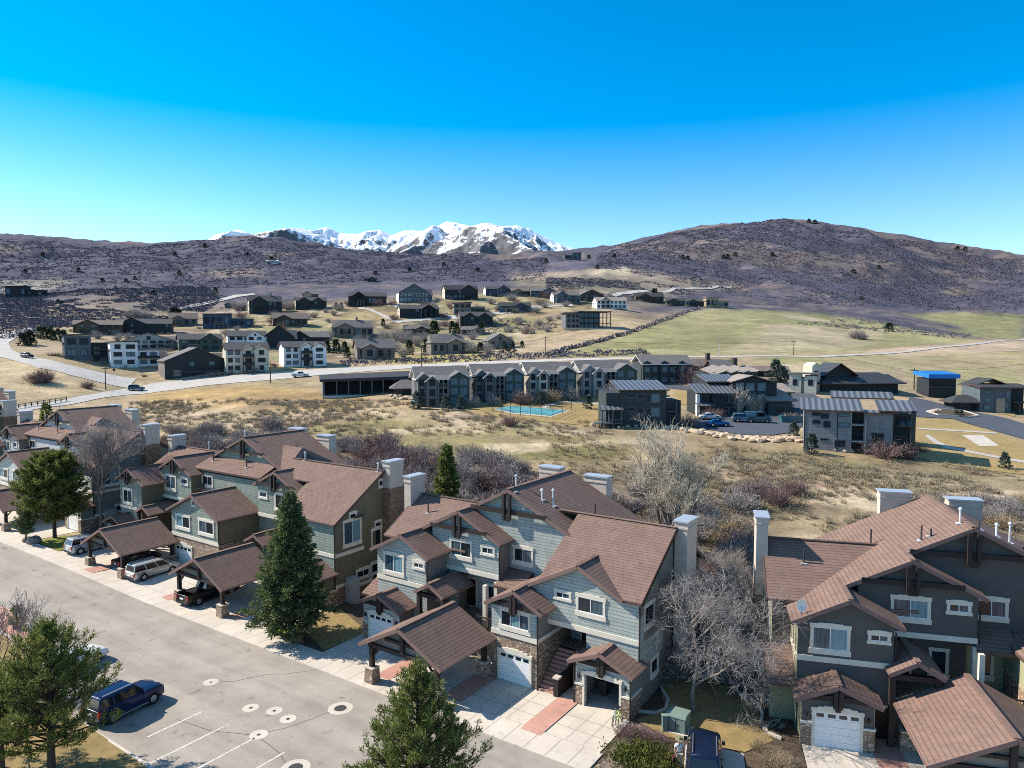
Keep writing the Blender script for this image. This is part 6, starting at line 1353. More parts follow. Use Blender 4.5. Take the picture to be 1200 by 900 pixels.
# a person beside the dark car
M['skin'] = m_plain('skin', (.42, .26, .19), .6, .3, .04); M['shirt'] = m_plain('white shirt', (.74, .72, .72), .85, .1, .05); M['khaki'] = m_plain('light khaki trousers', (.48, .42, .31), .85, .1, .06); M['straw'] = m_plain('olive hat', (.20, .19, .11), .8, .1, .1); M['maroon'] = m_plain('dark red bag', (.07, .018, .02), .8)
ps = thing('person', 'person in white shirt, light trousers and brimmed hat beside the dark SUV', 'person', fr(FB, -30.72, 1.75, .06), R(FB.deg+10))
def skin_mesh(name, V, E, Rd, m, parent, sub=2):
    me = bpy.data.meshes.new(name); me.from_pydata(V, E, []); o = bpy.data.objects.new(name, me); COL.objects.link(o); o.parent = parent; me.materials.append(m)
    s = o.modifiers.new('skin', 'SKIN'); s.use_smooth_shade = True
    for i, rr in enumerate(Rd): me.skin_vertices[0].data[i].radius = (rr if isinstance(rr, tuple) else (rr, rr))
    me.skin_vertices[0].data[0].use_root = True; u = o.modifiers.new('sub', 'SUBSURF'); u.levels = u.render_levels = sub; return o
V = [(0, 0, .95), (0, .01, 1.15), (0, .01, 1.38), (0, 0, 1.50), (0, -.01, 1.60), (0, -.02, 1.72),
     (-.19, .01, 1.40), (-.25, -.02, 1.13), (-.24, -.16, .93), (.19, .01, 1.40), (.24, .02, 1.12), (.25, -.03, .87),
     (-.10, 0, .90), (-.11, .02, .50), (-.11, .06, .10), (-.11, -.08, .05), (.10, 0, .90), (.11, -.03, .50), (.11, -.02, .10), (.11, -.17, .05)]
E_ = [(0, 1), (1, 2), (2, 3), (3, 4), (4, 5), (2, 6), (6, 7), (7, 8), (2, 9), (9, 10), (10, 11), (0, 12), (12, 13), (13, 14), (14, 15), (0, 16), (16, 17), (17, 18), (18, 19)]
Rd = [(.15, .11), (.145, .10), (.16, .10), .06, (.078, .09), (.07, .085), .06, .042, .03, .06, .042, .03, .095, .06, .042, .04, .095, .06, .042, .04]
skin_mesh('body', V, E_, Rd, M['skin'], ps)
tv = [(0, 0, .93), (0, .01, 1.15), (0, .01, 1.38), (0, 0, 1.47), (-.19, .01, 1.40), (-.235, 0, 1.22), (.19, .01, 1.40), (.225, .015, 1.22)]
skin_mesh('shirt', tv, [(0, 1), (1, 2), (2, 3), (2, 4), (4, 5), (2, 6), (6, 7)], [(.175, .135), (.165, .12), (.18, .12), .075, .08, .07, .08, .07], M['shirt'], ps)
skin_mesh('trousers', [(0, 0, .95), (-.10, 0, .88), (-.11, .02, .50), (-.11, .05, .13), (.10, 0, .88), (.11, -.03, .50), (.11, -.01, .13)], [(0, 1), (1, 2), (2, 3), (0, 4), (4, 5), (5, 6)], [(.17, .13), .115, .08, .07, .115, .08, .07], M['khaki'], ps)
for hx, hy, hz in ((-.24, -.16, .93), (.25, -.03, .87)):
    segs = [(hx, hy, hz+.02, hx, hy-.02, hz-.09, .032, .036)]
    for i, (o_, ln) in enumerate([(-.03, .065), (-.01, .075), (.01, .07), (.03, .055)]): segs += [(hx+o_, hy-.02, hz-.09, hx+o_, hy-.035, hz-.09-ln*.6, .0095, .009), (hx+o_, hy-.035, hz-.09-ln*.6, hx+o_, hy-.02, hz-.09-ln, .009, .007)]
    segs += [(hx, hy-.03, hz-.03, hx+(.045 if hx < 0 else -.045), hy-.06, hz-.07, .011, .009)]
    v, f = tubes(np.array(segs), 8); mesh_np('hand', v, f, M['skin'], ps, True)
k = MB(); n = 20
for i in range(n):
    a, b_ = 2*math.pi*i/n, 2*math.pi*(i+1)/n; c = lambda a, r, z: (r*math.cos(a), r*math.sin(a)*1.1-.01, z)
    k.face([c(a, .24, 1.735), c(b_, .24, 1.735), c(b_, .11, 1.76), c(a, .11, 1.76)]); k.face([c(a, .11, 1.76), c(b_, .11, 1.76), c(b_, .09, 1.86), c(a, .09, 1.86)]); k.face([c(a, .09, 1.86), c(b_, .09, 1.86), (0, 0, 1.88)])
k.build('hat', [M['straw']], ps, True)
k = MB()
for ex in (-.03, .03): k.tube((ex, -.085, 1.69), (ex, -.10, 1.69), .012, .010, 8)
k.tube((0, -.09, 1.66), (0, -.115, 1.645), .014, .012, 6); k.box(-.025, .025, -.095, -.085, 1.605, 1.613); k.build('face', [M['door']], ps)
bg_ = thing('bag', 'dark red bag held by the person in the white shirt', 'bag', fr(FB, -31.02, 1.6, .5)); k = MB(); k.box(-.09, .09, -.16, .16, 0, .3); k.beam((0, -.1, .3), (0, 0, .42), .02, .02); k.beam((0, .1, .3), (0, 0, .42), .02, .02); k.build('bag_body', [M['maroon']], bg_, bevel=.03)
# ------------------------------------------------------------------ houses across the valley
WC = {'dark': (.045, .055, .058), 'char': (.028, .034, .038), 'slate': (.10, .125, .14), 'green': (.06, .085, .075), 'white': (.74, .75, .74), 'grey': (.155, .16, .16), 'brown': (.085, .066, .052), 'tan': (.36, .29, .21), 'cream': (.58, .53, .42), 'pale': (.38, .37, .34), 'navy': (.05, .075, .12), 'taupe': (.20, .175, .15), 'stonegrey': (.24, .24, .24)}
for k, c in WC.items(): M['w_'+k] = m_siding('far wall '+k, c, .5, .8)
RC = {'charcoal': (.075, .076, .078), 'greyroof': (.145, .135, .13), 'brownroof': (.17, .135, .115), 'blackroof': (.05, .052, .055), 'tanroof': (.27, .23, .20)}
for k, c in RC.items(): M['r_'+k] = m_plain('far roof '+k, c, .85, .2, .18, 1.2)
t = NT('striped standing seam roof', .45, .4, .2); x, y, z = t.xyz(t.obj()); s = t.math('FRACT', t.math('DIVIDE', x, 1.05)); t.color(t.ramp(s, (.0, (.075, .08, .088)), (.5, (.095, .10, .108)), (.56, (.20, .205, .215)), (1, (.185, .19, .20)))); M['seam'] = t.m
t = NT('dark standing seam roof', .5, .4); x, y, z = t.xyz(t.obj()); s = t.math('FRACT', t.math('DIVIDE', x, .6)); t.color(t.ramp(s, (.0, (.03, .032, .035)), (.85, (.05, .052, .056)), (.9, (.10, .10, .105)))); M['seam_dark'] = t.m
M['far_glass'] = m_plain('far window glass', (.020, .026, .032), .35, .15); M['far_glass_blind'] = m_plain('far window with blind', (.11, .17, .19), .4, .15)  # the paler pane is glass with a blind behind it
GARDEN = []
def fwin(b, x, z, w, h, y, fr_='w_char', gl='glass', side='F', n=1):
    wl = Wall(side, y); k = MB(); q = .13
    wl.box(k, x-w/2-q, x+w/2+q, z-q, z, -.02, .07); wl.box(k, x-w/2-q, x+w/2+q, z+h, z+h+q, -.02, .07); wl.box(k, x-w/2-q, x-w/2, z, z+h, -.02, .07); wl.box(k, x+w/2, x+w/2+q, z, z+h, -.02, .07)
    if n > 1: wl.box(k, x-.06, x+.06, z, z+h, -.02, .065)
    o = k.build('window', [M[fr_]], b); g = MB(); wl.box(g, x-w/2, x+w/2, z, z+h, -.02, .03); g.build('pane', [M['far_glass_blind' if gl in ('blind', 'glass_blue') else 'far_glass']], o)
def groof(mb, x0, x1, y0, y1, zr, ze, axis='x', ov=.55, hip=False):
    """gable roof over a rectangle"""
    if axis == 'x':
        ym = (y0+y1)/2; s = (zr-ze)/((y1-y0)/2); h = (y1-y0)/2*.8 if hip else -ov
        a, c = x0+(h if hip else -ov), x1-(h if hip else -ov)
        mb.slab([(x0-ov, y0-ov, ze-s*ov), (x1+ov, y0-ov, ze-s*ov), (c, ym, zr), (a, ym, zr)], .22); mb.slab([(a, ym, zr), (c, ym, zr), (x1+ov, y1+ov, ze-s*ov), (x0-ov, y1+ov, ze-s*ov)], .22)
        if hip: mb.slab([(x0-ov, y0-ov, ze-s*ov), (a, ym, zr), (x0-ov, y1+ov, ze-s*ov)], .22); mb.slab([(x1+ov, y0-ov, ze-s*ov), (x1+ov, y1+ov, ze-s*ov), (c, ym, zr)], .22)
    else:
        xm = (x0+x1)/2; s = (zr-ze)/((x1-x0)/2)
        mb.slab([(x0-ov, y0-ov, ze-s*ov), (xm, y0-ov, zr), (xm, y1, zr), (x0-ov, y1, ze-s*ov)], .22); mb.slab([(xm, y0-ov, zr), (x1+ov, y0-ov, ze-s*ov), (x1+ov, y1, ze-s*ov), (xm, y1, zr)], .22)
def gbody(mb, x0, x1, y0, y1, z0, zr, ze, axis='x', m=0, ms=None):
    ms = m if ms is None else ms
    if axis == 'x':
        ym = (y0+y1)/2; P = [(y0, z0), (y1, z0), (y1, ze), (ym, zr-.23), (y0, ze)]; n = 5; k = len(mb.v)
        mb.v += [(x0, a, z) for a, z in P]+[(x1, a, z) for a, z in P]
        mb.f.append(tuple(range(k, k+n))); mb.m.append(ms); mb.f.append(tuple(range(k+2*n-1, k+n-1, -1))); mb.m.append(ms)
        for i in range(n): j = (i+1) % n; mb.f.append((k+i, k+n+i, k+n+j, k+j)); mb.m.append(m)
    else:
        xm = (x0+x1)/2; mb.prism([(x0, y0, z0), (x1, y0, z0), (x1, y0, ze), (xm, y0, zr-.23), (x0, y0, ze)], (0, y1-y0, 0), m, ms, ms)
def far_house(x0, x1, yt, yb, style, wall, roof, label, side=None, rot=14, storeys=2, ng=1, trim='w_char', name='house', chim=False, seed=0, gl='glass'):
    r = random.Random(int(x0*7+yb*3)); p = at((x0+x1)/2, yb+.8); d = p[1]; sc = d/FOC
    w = (x1-x0)*sc/(math.cos(R(abs(rot)))+.55*math.sin(R(abs(rot)))); h = (yb-yt)*sc*.97; dep = max(7.5, min(w*.75, 13))
    brg = math.degrees(math.atan2(p[0], p[1]))
    b = thing(name, label, 'house', (p[0], p[1]+dep*.35, p[2]-.1), R(rot-brg*.55)); y0 = -dep/2
    wm, rm = MB(), MB(); WM = [M['w_'+wall], M['w_'+(side or wall)], M['w_tan'], M['w_char']]; hw = w/2
    for _ in range(9): GARDEN.append((p[0]+r.uniform(-.75, .75)*w, p[1]+r.uniform(-5, 0)))
    if r.random() < .55 and style != 'white3' and w > 9: k = MB(); dx = r.choice((-1, 1))*hw*.35; dz = h*r.uniform(.22, .34); k.box(dx-2.6, dx+2.6, y0-3.6, y0-1.35, dz-.2, dz); k.box(dx-2.6, dx+2.6, y0-3.6, y0-3.52, dz+.75, dz+.9); [k.box(dx+q-.12, dx+q+.12, y0-3.55, y0-3.3, -1, dz) for q in (-2.4, 0, 2.4)]; k.build('deck', [M['w_'+r.choice(('char', 'brown', 'tan'))]], b)
    def wins(xa, xb, za, zb, y, rows, cols=None, ws=1.5):
        cols = cols or max(1, int((xb-xa)/3.2)); fh = (zb-za)/rows
        for i in range(rows):
            for j in range(cols):
                ww = min(ws*r.uniform(.8, 1.5), (xb-xa)/cols*.68); fwin(b, xa+(xb-xa)*(j+.5)/cols, za+fh*(i+.28), ww, fh*.5, y, trim, r.choice([gl, 'glass', 'glass_blue']), n=2 if ww > 1.4 else 1)
    if style == 'gable':
        ze = h*.66; zr = h; gbody(wm, -hw, hw, y0, dep/2, -1.5, zr*.97, ze, 'x', 0, 1); groof(rm, -hw, hw, y0, dep/2, zr*.97, ze)
        for i in range(ng):
            gw = w*(.34 if ng > 1 else .46); gx = (-hw+w*(.30 if ng == 1 else (.27+.45*i))) if r.random() < .5 else (hw-w*(.30 if ng == 1 else (.27+.45*i)))
            zg = ze+min(gw*.32, h*.34); gbody(wm, gx-gw/2, gx+gw/2, y0-1.3, y0+dep*.5, -1.5, zg, ze, 'y', 0, 1); groof(rm, gx-gw/2, gx+gw/2, y0-1.3, y0+dep*.5, zg, ze, 'y'); wins(gx-gw/2+.3, gx+gw/2-.3, .2, ze, y0-1.3, storeys, max(1, int(gw/3.6)))
            if r.random() < .5: fwin(b, gx, ze+.1, .8, .7, y0-1.3, trim)
        wins(-hw+.4, hw-.4, .2, ze, y0, storeys)
        if side: 
            for i in range(storeys): fwin(b, y0+dep*.35, .5+i*ze/storeys, 1.1, 1.3, -hw, trim, 'glass', 'L'); fwin(b, y0+dep*.7, .5+i*ze/storeys, 1.1, 1.3, -hw, trim, 'glass', 'L')
    elif style == 'front':
        ze = h*.55; gbody(wm, -hw, hw, y0, dep/2, -1.5, h, ze, 'y', 0, 1); groof(rm, -hw, hw, y0, dep/2, h, ze, 'y'); wins(-hw+.4, hw-.4, .2, ze, y0, storeys); fwin(b, 0, ze+.2, 1.4, h*.18, y0, trim)
        gbody(wm, -hw*.2, hw*1.25, y0+2, dep/2, -1.5, h*.78, ze*.8, 'x', 0, 1); groof(rm, -hw*.2, hw*1.25, y0+2, dep/2, h*.78, ze*.8)
    elif style == 'modern':
        s = r.choice((-1, 1)); wm.box(-hw, hw, y0, dep/2, -1.5, h*.62, 0); rm.box(-hw-.6, hw+.6, y0-.7, dep/2+.4, h*.62, h*.62+.3, 0)
        xa, xb = (-hw, hw*.1) if s < 0 else (-hw*.1, hw); wm.box(xa+.003, xb-.003, y0-1.2, dep/2-.01, -1.5, h*.93, 1 if side else 0); rm.hexa([(xa-.7, y0-1.9, h*.93), (xb+.7, y0-1.9, h*.93+.25), (xb+.7, dep/2+.5, h*.93+.25), (xa-.7, dep/2+.5, h*.93), (xa-.7, y0-1.9, h*.93+.28), (xb+.7, y0-1.9, h+.1), (xb+.7, dep/2+.5, h+.1), (xa-.7, dep/2+.5, h*.93+.28)], 0)
        wins(xa+.3, xb-.3, .2, h*.9, y0-1.2, storeys, ws=2.2); oa, ob = (hw*.1, hw) if s < 0 else (-hw, -hw*.1); wins(oa+.3, ob-.3, .2, h*.6, y0, max(1, storeys-1), ws=2.4)
        if storeys > 1: k = MB(); k.box(oa, ob, y0-1.6, y0-.002, h*.30, h*.30+.18); k.box(oa, ob, y0-1.6, y0-1.52, h*.30+.18, h*.30+1.0); k.build('balcony', [M['w_char']], b)
    elif style == 'low':
        ze = h*.55; gbody(wm, -hw, hw, y0, dep/2, -1.5, h*.95, ze, 'x', 0, 1); groof(rm, -hw, hw, y0, dep/2, h*.95, ze, 'x', hip=r.random() < .4)
        gw = w*.40; gx = r.choice((-1, 1))*w*.18; gbody(wm, gx-gw/2, gx+gw/2, y0-1.5, y0+dep*.5, -1.5, ze+gw*.24, ze, 'y', 0, 1); groof(rm, gx-gw/2, gx+gw/2, y0-1.5, y0+dep*.5, ze+gw*.24, ze, 'y', .8); wins(gx-gw/2+.3, gx+gw/2-.3, .2, ze, y0-1.5, 1); wins(-hw+.4, hw-.4, .2, ze, y0, 1)
    elif style == 'white3':                   # three-storey house with stacked porches between two gables
        ze = h*.76; gbody(wm, -hw, hw, y0, dep/2, -1.5, h*.97, ze, 'x', 0, 1); groof(rm, -hw, hw, y0, dep/2, h*.97, ze)
        for gx, gw, o in ((hw*.10, w*.34, .9), (hw*.62, w*.34, 1.6)): gbody(wm, gx-gw/2, gx+gw/2, y0-o, y0+dep*.5, -1.5, ze+gw*.30, ze, 'y', 0, 1); groof(rm, gx-gw/2, gx+gw/2, y0-o, y0+dep*.5, ze+gw*.30, ze, 'y', .45)
        wins(hw*.34, hw*.92, .2, ze, y0-1.6, 3, 1, 1.7); wins(-hw*.95, -hw*.3, .2, ze, y0, 3, 2, 1.2); k = MB()
        for i in (1, 2): z = ze*i/3; k.box(-hw*.25, hw*.28, y0-2.3, y0-.9, z-.15, z+.02); k.box(-hw*.25, hw*.28, y0-2.3, y0-2.22, z+.02, z+1.0)
        k.box(-hw*.25, -hw*.25+.25, y0-2.3, y0-2.05, -1, ze*.67); k.box(hw*.28-.25, hw*.28, y0-2.3, y0-2.05, -1, ze*.67); k.build('balcony', [M['w_char']], b); fwin(b, hw*.03, .3, 2.0, ze*.25, y0-.9, trim); fwin(b, hw*.03, ze*.36, 2.0, ze*.25, y0-.9, trim); fwin(b, hw*.03, ze*.70, 1.6, ze*.2, y0-.9, trim)
    if chim: k = MB(); cx = r.uniform(-.2, .3)*w; k.box(cx-.6, cx+.6, -.6, .6, h*.5, h*1.12); k.build('chimney', [M['w_taupe']], b)
    if style in ('gable', 'front', 'low') and storeys < 3:
        k = MB(); gx = r.choice((-1, 1))*hw*.62; wl = Wall('F', y0); wl.box(k, gx-1.3, gx+1.3, -.1, 2.2, -.02, .05); k.build('garage_door', [M['w_taupe']], b)
    wm.build('wall', WM, b); rm.build('roof', [M[roof], M['fascia'], M['fascia'], M['fascia']], b)
    return b
H = far_house
H(68, 122, 389, 419.5, 'modern', 'char', 'r_charcoal', 'flat-roofed charcoal modern house with white left edge, left end of the front row', 'slate', 18, 2)
H(121, 178, 397, 428, 'modern', 'white', 'r_charcoal', 'white three-storey modern house with dark balconies in the front row', 'white', 18, 3)
H(84, 137, 373, 390, 'gable', 'brown', 'r_brownroof', 'dark house with brown roof at the left of the back row', None, 8, 2)
H(135, 196, 371, 390, 'gable', 'char', 'r_charcoal', 'long charcoal house with central dark gable in the back row', None, 5, 2)
H(139, 197, 388, 408, 'front', 'pale', 'r_greyroof', 'pale house with dark gable between the white modern house and the back row', 'pale', 14, 2)
H(203, 255, 388.5, 410, 'gable', 'green', 'r_charcoal', 'green-grey gabled house behind the large dark gabled one', 'slate', 16, 2)
H(181, 259, 405, 439, 'front', 'char', 'r_greyroof', 'large charcoal gabled house with stone-grey left wall beside the pale road', 'taupe', 22, 2)
H(196, 228, 364, 381, 'low', 'taupe', 'r_brownroof', 'brown-roofed house beside the broad dark evergreen', None, 10, 1)
H(237, 293, 366, 383, 'modern', 'navy', 'r_greyroof', 'long low modern house with dark blue walls on the bare lot', None, 5, 1)
H(257, 310, 398, 435, 'white3', 'cream', 'r_charcoal', 'cream three-storey house with dark stacked porches above the road', 'cream', 16, 3)
H(261, 308, 385, 406, 'gable', 'white', 'r_charcoal', 'white gabled house directly behind the cream three-storey one', 'white', 14, 2)
H(307, 341, 379, 407, 'front', 'char', 'r_greyroof', 'tall dark gabled house between the two white ones', None, 10, 2)
H(329, 383, 386, 407, 'gable', 'char', 'r_greyroof', 'dark house with large plain grey roof behind the bright white one', 'slate', 14, 2)
H(324, 378, 397, 428, 'white3', 'white', 'r_charcoal', 'bright white three-storey house with dark roof above the road', 'white', 18, 3)
H(316, 358, 364, 381, 'low', 'brown', 'r_brownroof', 'brown double-gabled house on the tan lots', 'tan', 10, 1, 2)
H(288, 328, 344, 366, 'gable', 'char', 'r_charcoal', 'dark house with cream left end and raised deck, upper left', 'cream', 14, 2, chim=True)
H(262, 275, 351, 360, 'low', 'slate', 'r_greyroof', 'tiny grey house left of the dark house with cream end', None, 10, 1)
H(343, 381, 346, 361, 'gable', 'char', 'r_charcoal', 'dark blue-black gabled house with pale left end on the upper lots', 'cream', 12, 2, 2)
H(352, 372, 340, 349, 'gable', 'tan', 'r_greyroof', 'small tan house behind the blue-black gabled one', None, 10, 1)
H(386, 436, 372, 394, 'low', 'taupe', 'r_greyroof', 'wide grey-roofed house with dark front gable above the brown garden trees', None, 8, 1, chim=True)
H(407, 452, 340, 357, 'gable', 'char', 'r_charcoal', 'dark house with twin front gables on the bare bench', None, 4, 1, 2)
H(463, 502, 331, 354, 'front', 'slate', 'r_greyroof', 'large slate house with a white peaked upper gable', 'white', 14, 2, 1, 'white')
H(464, 514, 355, 371, 'gable', 'char', 'r_charcoal', 'dark house with three small gables below the slate one', 'cream', 12, 2, 2)
H(517, 560, 332, 350, 'gable', 'char', 'r_blackroof', 'near-black gabled house with cream left end at the top of the lots', 'cream', 14, 2)
H(529, 568, 353, 368, 'modern', 'taupe', 'r_charcoal', 'modern taupe house with sloping flat roof behind the twin gabled dark one', None, 8, 2)
H(535, 577, 363, 381, 'gable', 'char', 'r_charcoal', 'dark twin-gabled house beside the white driveway', 'taupe', 12, 2, 2)
H(584, 622, 352, 364, 'low', 'navy', 'r_blackroof', 'low dark house with blue-black roof on the tan slope', None, 4, 1)
H(412, 460, 394, 420, 'low', 'taupe', 'r_greyroof', 'brown-grey gabled house nearest the road with chimney', None, 14, 2, chim=True)
H(470, 502, 378, 391, 'low', 'green', 'r_brownroof', 'house with tan-brown roof behind bare trees', None, 10, 1)
H(499, 544, 388, 414, 'low', 'taupe', 'r_greyroof', 'grey gabled house with tall chimney and blue evergreens at its corner', None, 14, 2, chim=True)
H(538, 568, 380, 391, 'low', 'taupe', 'r_greyroof', 'low house with pale roof below the twin-gabled dark one', None, 8, 1)
H(566, 599, 389, 408, 'front', 'taupe', 'r_greyroof', 'dark brown gabled house beside the large blue spruce', None, 20, 1)
H(566, 598, 333, 346, 'gable', 'navy', 'r_charcoal', 'dark navy house with white left end at the top of the lots', 'white', 12, 2)
H(597, 623, 335, 346, 'low', 'taupe', 'r_brownroof', 'drab brown house right of the navy one', None, 8, 1)
H(620, 652, 336, 347, 'gable', 'slate', 'r_greyroof', 'slate house with dark evergreens at the top of the lots', None, 8, 2)
H(645, 680, 340, 354, 'gable', 'slate', 'r_greyroof', 'pale grey-blue house with white left end near the upper road', 'white', 14, 2)
H(677, 707, 338, 352, 'front', 'brown', 'r_greyroof', 'dark brown gabled house with white porch right of the grey-blue one', None, 12, 2)
H(695, 735, 346, 361, 'gable', 'white', 'r_tanroof', 'white house with pale roofs and several gables near the upper road', 'white', 14, 2, 2)
H(744, 778, 341, 353, 'low', 'brown', 'r_blackroof', 'dark brown low house behind an evergreen on the pasture edge', None, 6, 1)
H(781, 806, 347, 357, 'low', 'green', 'r_blackroof', 'low green-black house on the pasture edge', None, 4, 1)
H(804, 828, 347, 358, 'low', 'green', 'r_charcoal', 'low green house with a lighter gable on the pasture edge', None, 4, 1)
H(825, 854, 347, 360, 'modern', 'tan', 'r_tanroof', 'flat-roofed tan house at the right end of the pasture edge row', None, 10, 1)
H(661, 681, 295, 303, 'modern', 'grey', 'r_charcoal', 'pale house with turrets on the ridge saddle', None, 5, 2)
H(9, 46, 334, 347, 'modern', 'char', 'r_blackroof', 'long dark house alone on the far left hillside', None, 0, 1)
H(312, 325, 303, 308, 'low', 'white', 'r_greyroof', 'tiny white house high on the left scrub hill', None, 0, 1)
H(427, 440, 322, 329, 'low', 'char', 'r_blackroof', 'tiny dark house in the scrub above the bench', None, 0, 1)
# big glass house on the bare lot
p = at(685, 385); b = thing('house', 'large blue-grey modern house with glass front and posts on the bare lot', 'house', (p[0], p[1]+5, p[2]-.1), R(8)); k = MB(); k.box(-13, -4, -6, 6, -1.5, 9.5, 0); k.box(-4.01, 9, -5, 6, -1.5, 10.3, 1); k.build('wall', [M['w_grey'], M['w_navy']], b)
k = MB(); k.hexa([(-5, -7.5, 10.3), (16, -7.5, 10.3), (16, 7, 10.3), (-5, 7, 10.3), (-5, -7.5, 10.8), (16, -7.5, 10.8), (16, 7, 10.8), (-5, 7, 10.8)]); k.box(-14, -4.2, -7, 7, 9.5, 10.0); k.build('roof', [M['r_blackroof']], b)
for x in (10.5, 13, 15.4): k = MB(); k.box(x-.25, x+.25, -7, -6.5, -1, 10.3); k.build('post', [M['w_grey']], b)
for x in (-2.5, .5, 3.5, 6.8):
    for z in (.6, 3.9, 7.1): fwin(b, x, z, 2.2, 2.3, -5, 'w_char', 'glass_blue', n=2)
for x in (-11, -8, -5.6):
    for z in (.8, 4.0, 7.0): fwin(b, x, z, 1.5, 1.6, -6, 'w_char')
k = MB(); k.box(-4, 15, -7.6, -5.01, 3.2, 3.5); k.box(-4, 15, -7.6, -5.01, 6.6, 6.9); k.build('balcony', [M['w_char']], b)
k = MB(); k.box(-15, 16, -9, -8.2, -1, .5); k.build('terrace_wall', [M['sandstone']], b)

gp_ = np.array(GARDEN); gp_ = np.stack([gp_[:, 0], gp_[:, 1], T(gp_[:, 0], gp_[:, 1])-.05], 1)
strip_field('garden_shrubs', gp_[::2], np.random.default_rng(8).uniform(1.2, 2.6, len(gp_[::2])), 'twig_dark', 12, 40, .05); strip_field('garden_shrubs', gp_[1::2], np.random.default_rng(9).uniform(.8, 1.8, len(gp_[1::2])), 'twig_tan', 14, 40, .05)
# ------------------------------------------------------------------ apartment blocks along the lower row
def apartments(x0, x1, yt, yb, label, light, rot=16, s=1):
    p = at((x0+x1)/2, yb); sc = p[1]/FOC; w = (x1-x0)*sc*.90; h = (yb-yt)*sc*.97; ze = h*.74; b = thing('apartment_block', label, 'apartments', (p[0], p[1]+4.5, p[2]-.1), R(rot)); y0 = -5; hw = w/2
    wm, rm = MB(), MB(); WM = [M['w_'+light], M['w_green'], M['w_char']]
    gbody(wm, -hw, hw, y0+2.2, 6, -1.5, h, ze, 'x', 1, 0); groof(rm, -hw, hw, y0+2.2, 6, h, ze, 'x', .6)
    gbody(wm, -hw, -hw+w*.24, y0+.6, 2, -1.5, ze+w*.10, ze, 'y', 0, 0); groof(rm, -hw, -hw+w*.24, y0+.6, 2, ze+w*.10, ze, 'y', .5)
    gbody(wm, -hw+w*.16, -hw+w*.36, y0-.8, 2, -1.5, ze+w*.08-.4, ze-.4, 'y', 0, 0); groof(rm, -hw+w*.16, -hw+w*.36, y0-.8, 2, ze+w*.08-.4, ze-.4, 'y', .5)
    gbody(wm, hw-w*.42, hw, y0, 2, -1.5, ze+w*.12, ze, 'y', 1, 1); groof(rm, hw-w*.42, hw, y0, 2, ze+w*.12, ze, 'y', .5)
    x_a, x_b = -hw+w*.36, hw-w*.42
    rm.slab([(x_a-.4, y0-1.2, ze-.3), (x_b+.2, y0-1.2, ze-.3), (x_b+.2, y0+2.6, ze+.5), (x_a-.4, y0+2.6, ze+.5)], .2)
    wm.box(x_a, x_b, y0+2.1, y0+2.19, -1, ze, 2)
    for i in (1, 2):
        z = ze*i/3; k = MB(); k.box(x_a, x_b-.02, y0-1.1, y0+2.1, z-.22, z); k.box(x_a, x_b-.02, y0-1.12, y0-1.06, z+.85, z+.95)
        for q in range(9): x = x_a+(x_b-x_a)*q/9; k.box(x, x+.06, y0-1.11, y0-1.07, z, z+.85)
        k.build('balcony', [M['w_grey']], b)
    for x in (x_a+.2, (x_a+x_b)/2, x_b-.25): k = MB(); k.box(x-.18, x+.18, y0-1.05, y0-.7, -1, ze-.3); k.build('post', [M['w_grey']], b)
    for i in range(3):
        z = .5+ze*i/3; fwin(b, hw-w*.31, z, 1.5, 1.5, y0, 'w_slate', 'blind', n=2); fwin(b, hw-w*.12, z, 1.6, 1.5, y0, 'w_slate', 'glass_blue' if i < 2 else 'blind', n=2); fwin(b, -hw+w*.26, z, 1.1, 1.3, y0-.8, 'w_char'); fwin(b, -hw+w*.07, z, .9, 1.3, y0+.6, 'w_char')
        fwin(b, (x_a+x_b)/2, z, 2.0, 2.0, y0+2.1, 'w_char', 'glass', n=2)
    wm.build('wall', WM, b); rm.build('roof', [M['r_greyroof'], M['w_white'], M['fascia'], M['fascia']], b)
apartments(480, 548, 428, 476, 'grey-gabled apartment block with stacked balconies, left end of the row beside the blue spruce', 'grey')
apartments(548, 612, 425, 470, 'grey-gabled apartment block, second of the row behind the fenced court', 'grey')
apartments(611, 674, 423, 467, 'tan-fronted apartment block, third of the row', 'cream')
apartments(672, 747, 421, 464, 'pale grey-fronted apartment block, fourth of the row behind the dark mono-pitch house', 'pale')
# row with three pale roofs
p = at(780, 449); b = thing('apartment_block', 'long dark row house with three pale roofs and front gables, right of the apartment row', 'apartments', (p[0], p[1]+4, p[2]-.1), R(8)); wm, rm = MB(), MB(); wm.box(-8.2, 8.2, -4, 5, -1.5, 6.2, 0)
for i in range(3): x = -8.2+i*5.5; gbody(wm, x+.2, x+2.8, -4.9, 2, -1.5, 7.2, 6.2, 'y', 0); rm.slab([(x-.3, -5.2, 5.9), (x+5.2, -5.2, 5.9), (x+5.2, 1, 8.6), (x-.3, 1, 8.6)], .2); rm.slab([(x-.3, 1, 8.6), (x+5.2, 1, 8.6), (x+5.2, 5.5, 6.4), (x-.3, 5.5, 6.4)], .2); [fwin(b, x+1.5+q, z, 1.3, 1.3, -4.9 if q == 0 else -4, 'w_slate', 'glass_blue', n=2) for q in (0, 2.7) for z in (.5, 3.6)]
wm.build('wall', [M['w_dark']], b); rm.build('roof', [M['r_greyroof'], M['w_white'], M['fascia']], b)
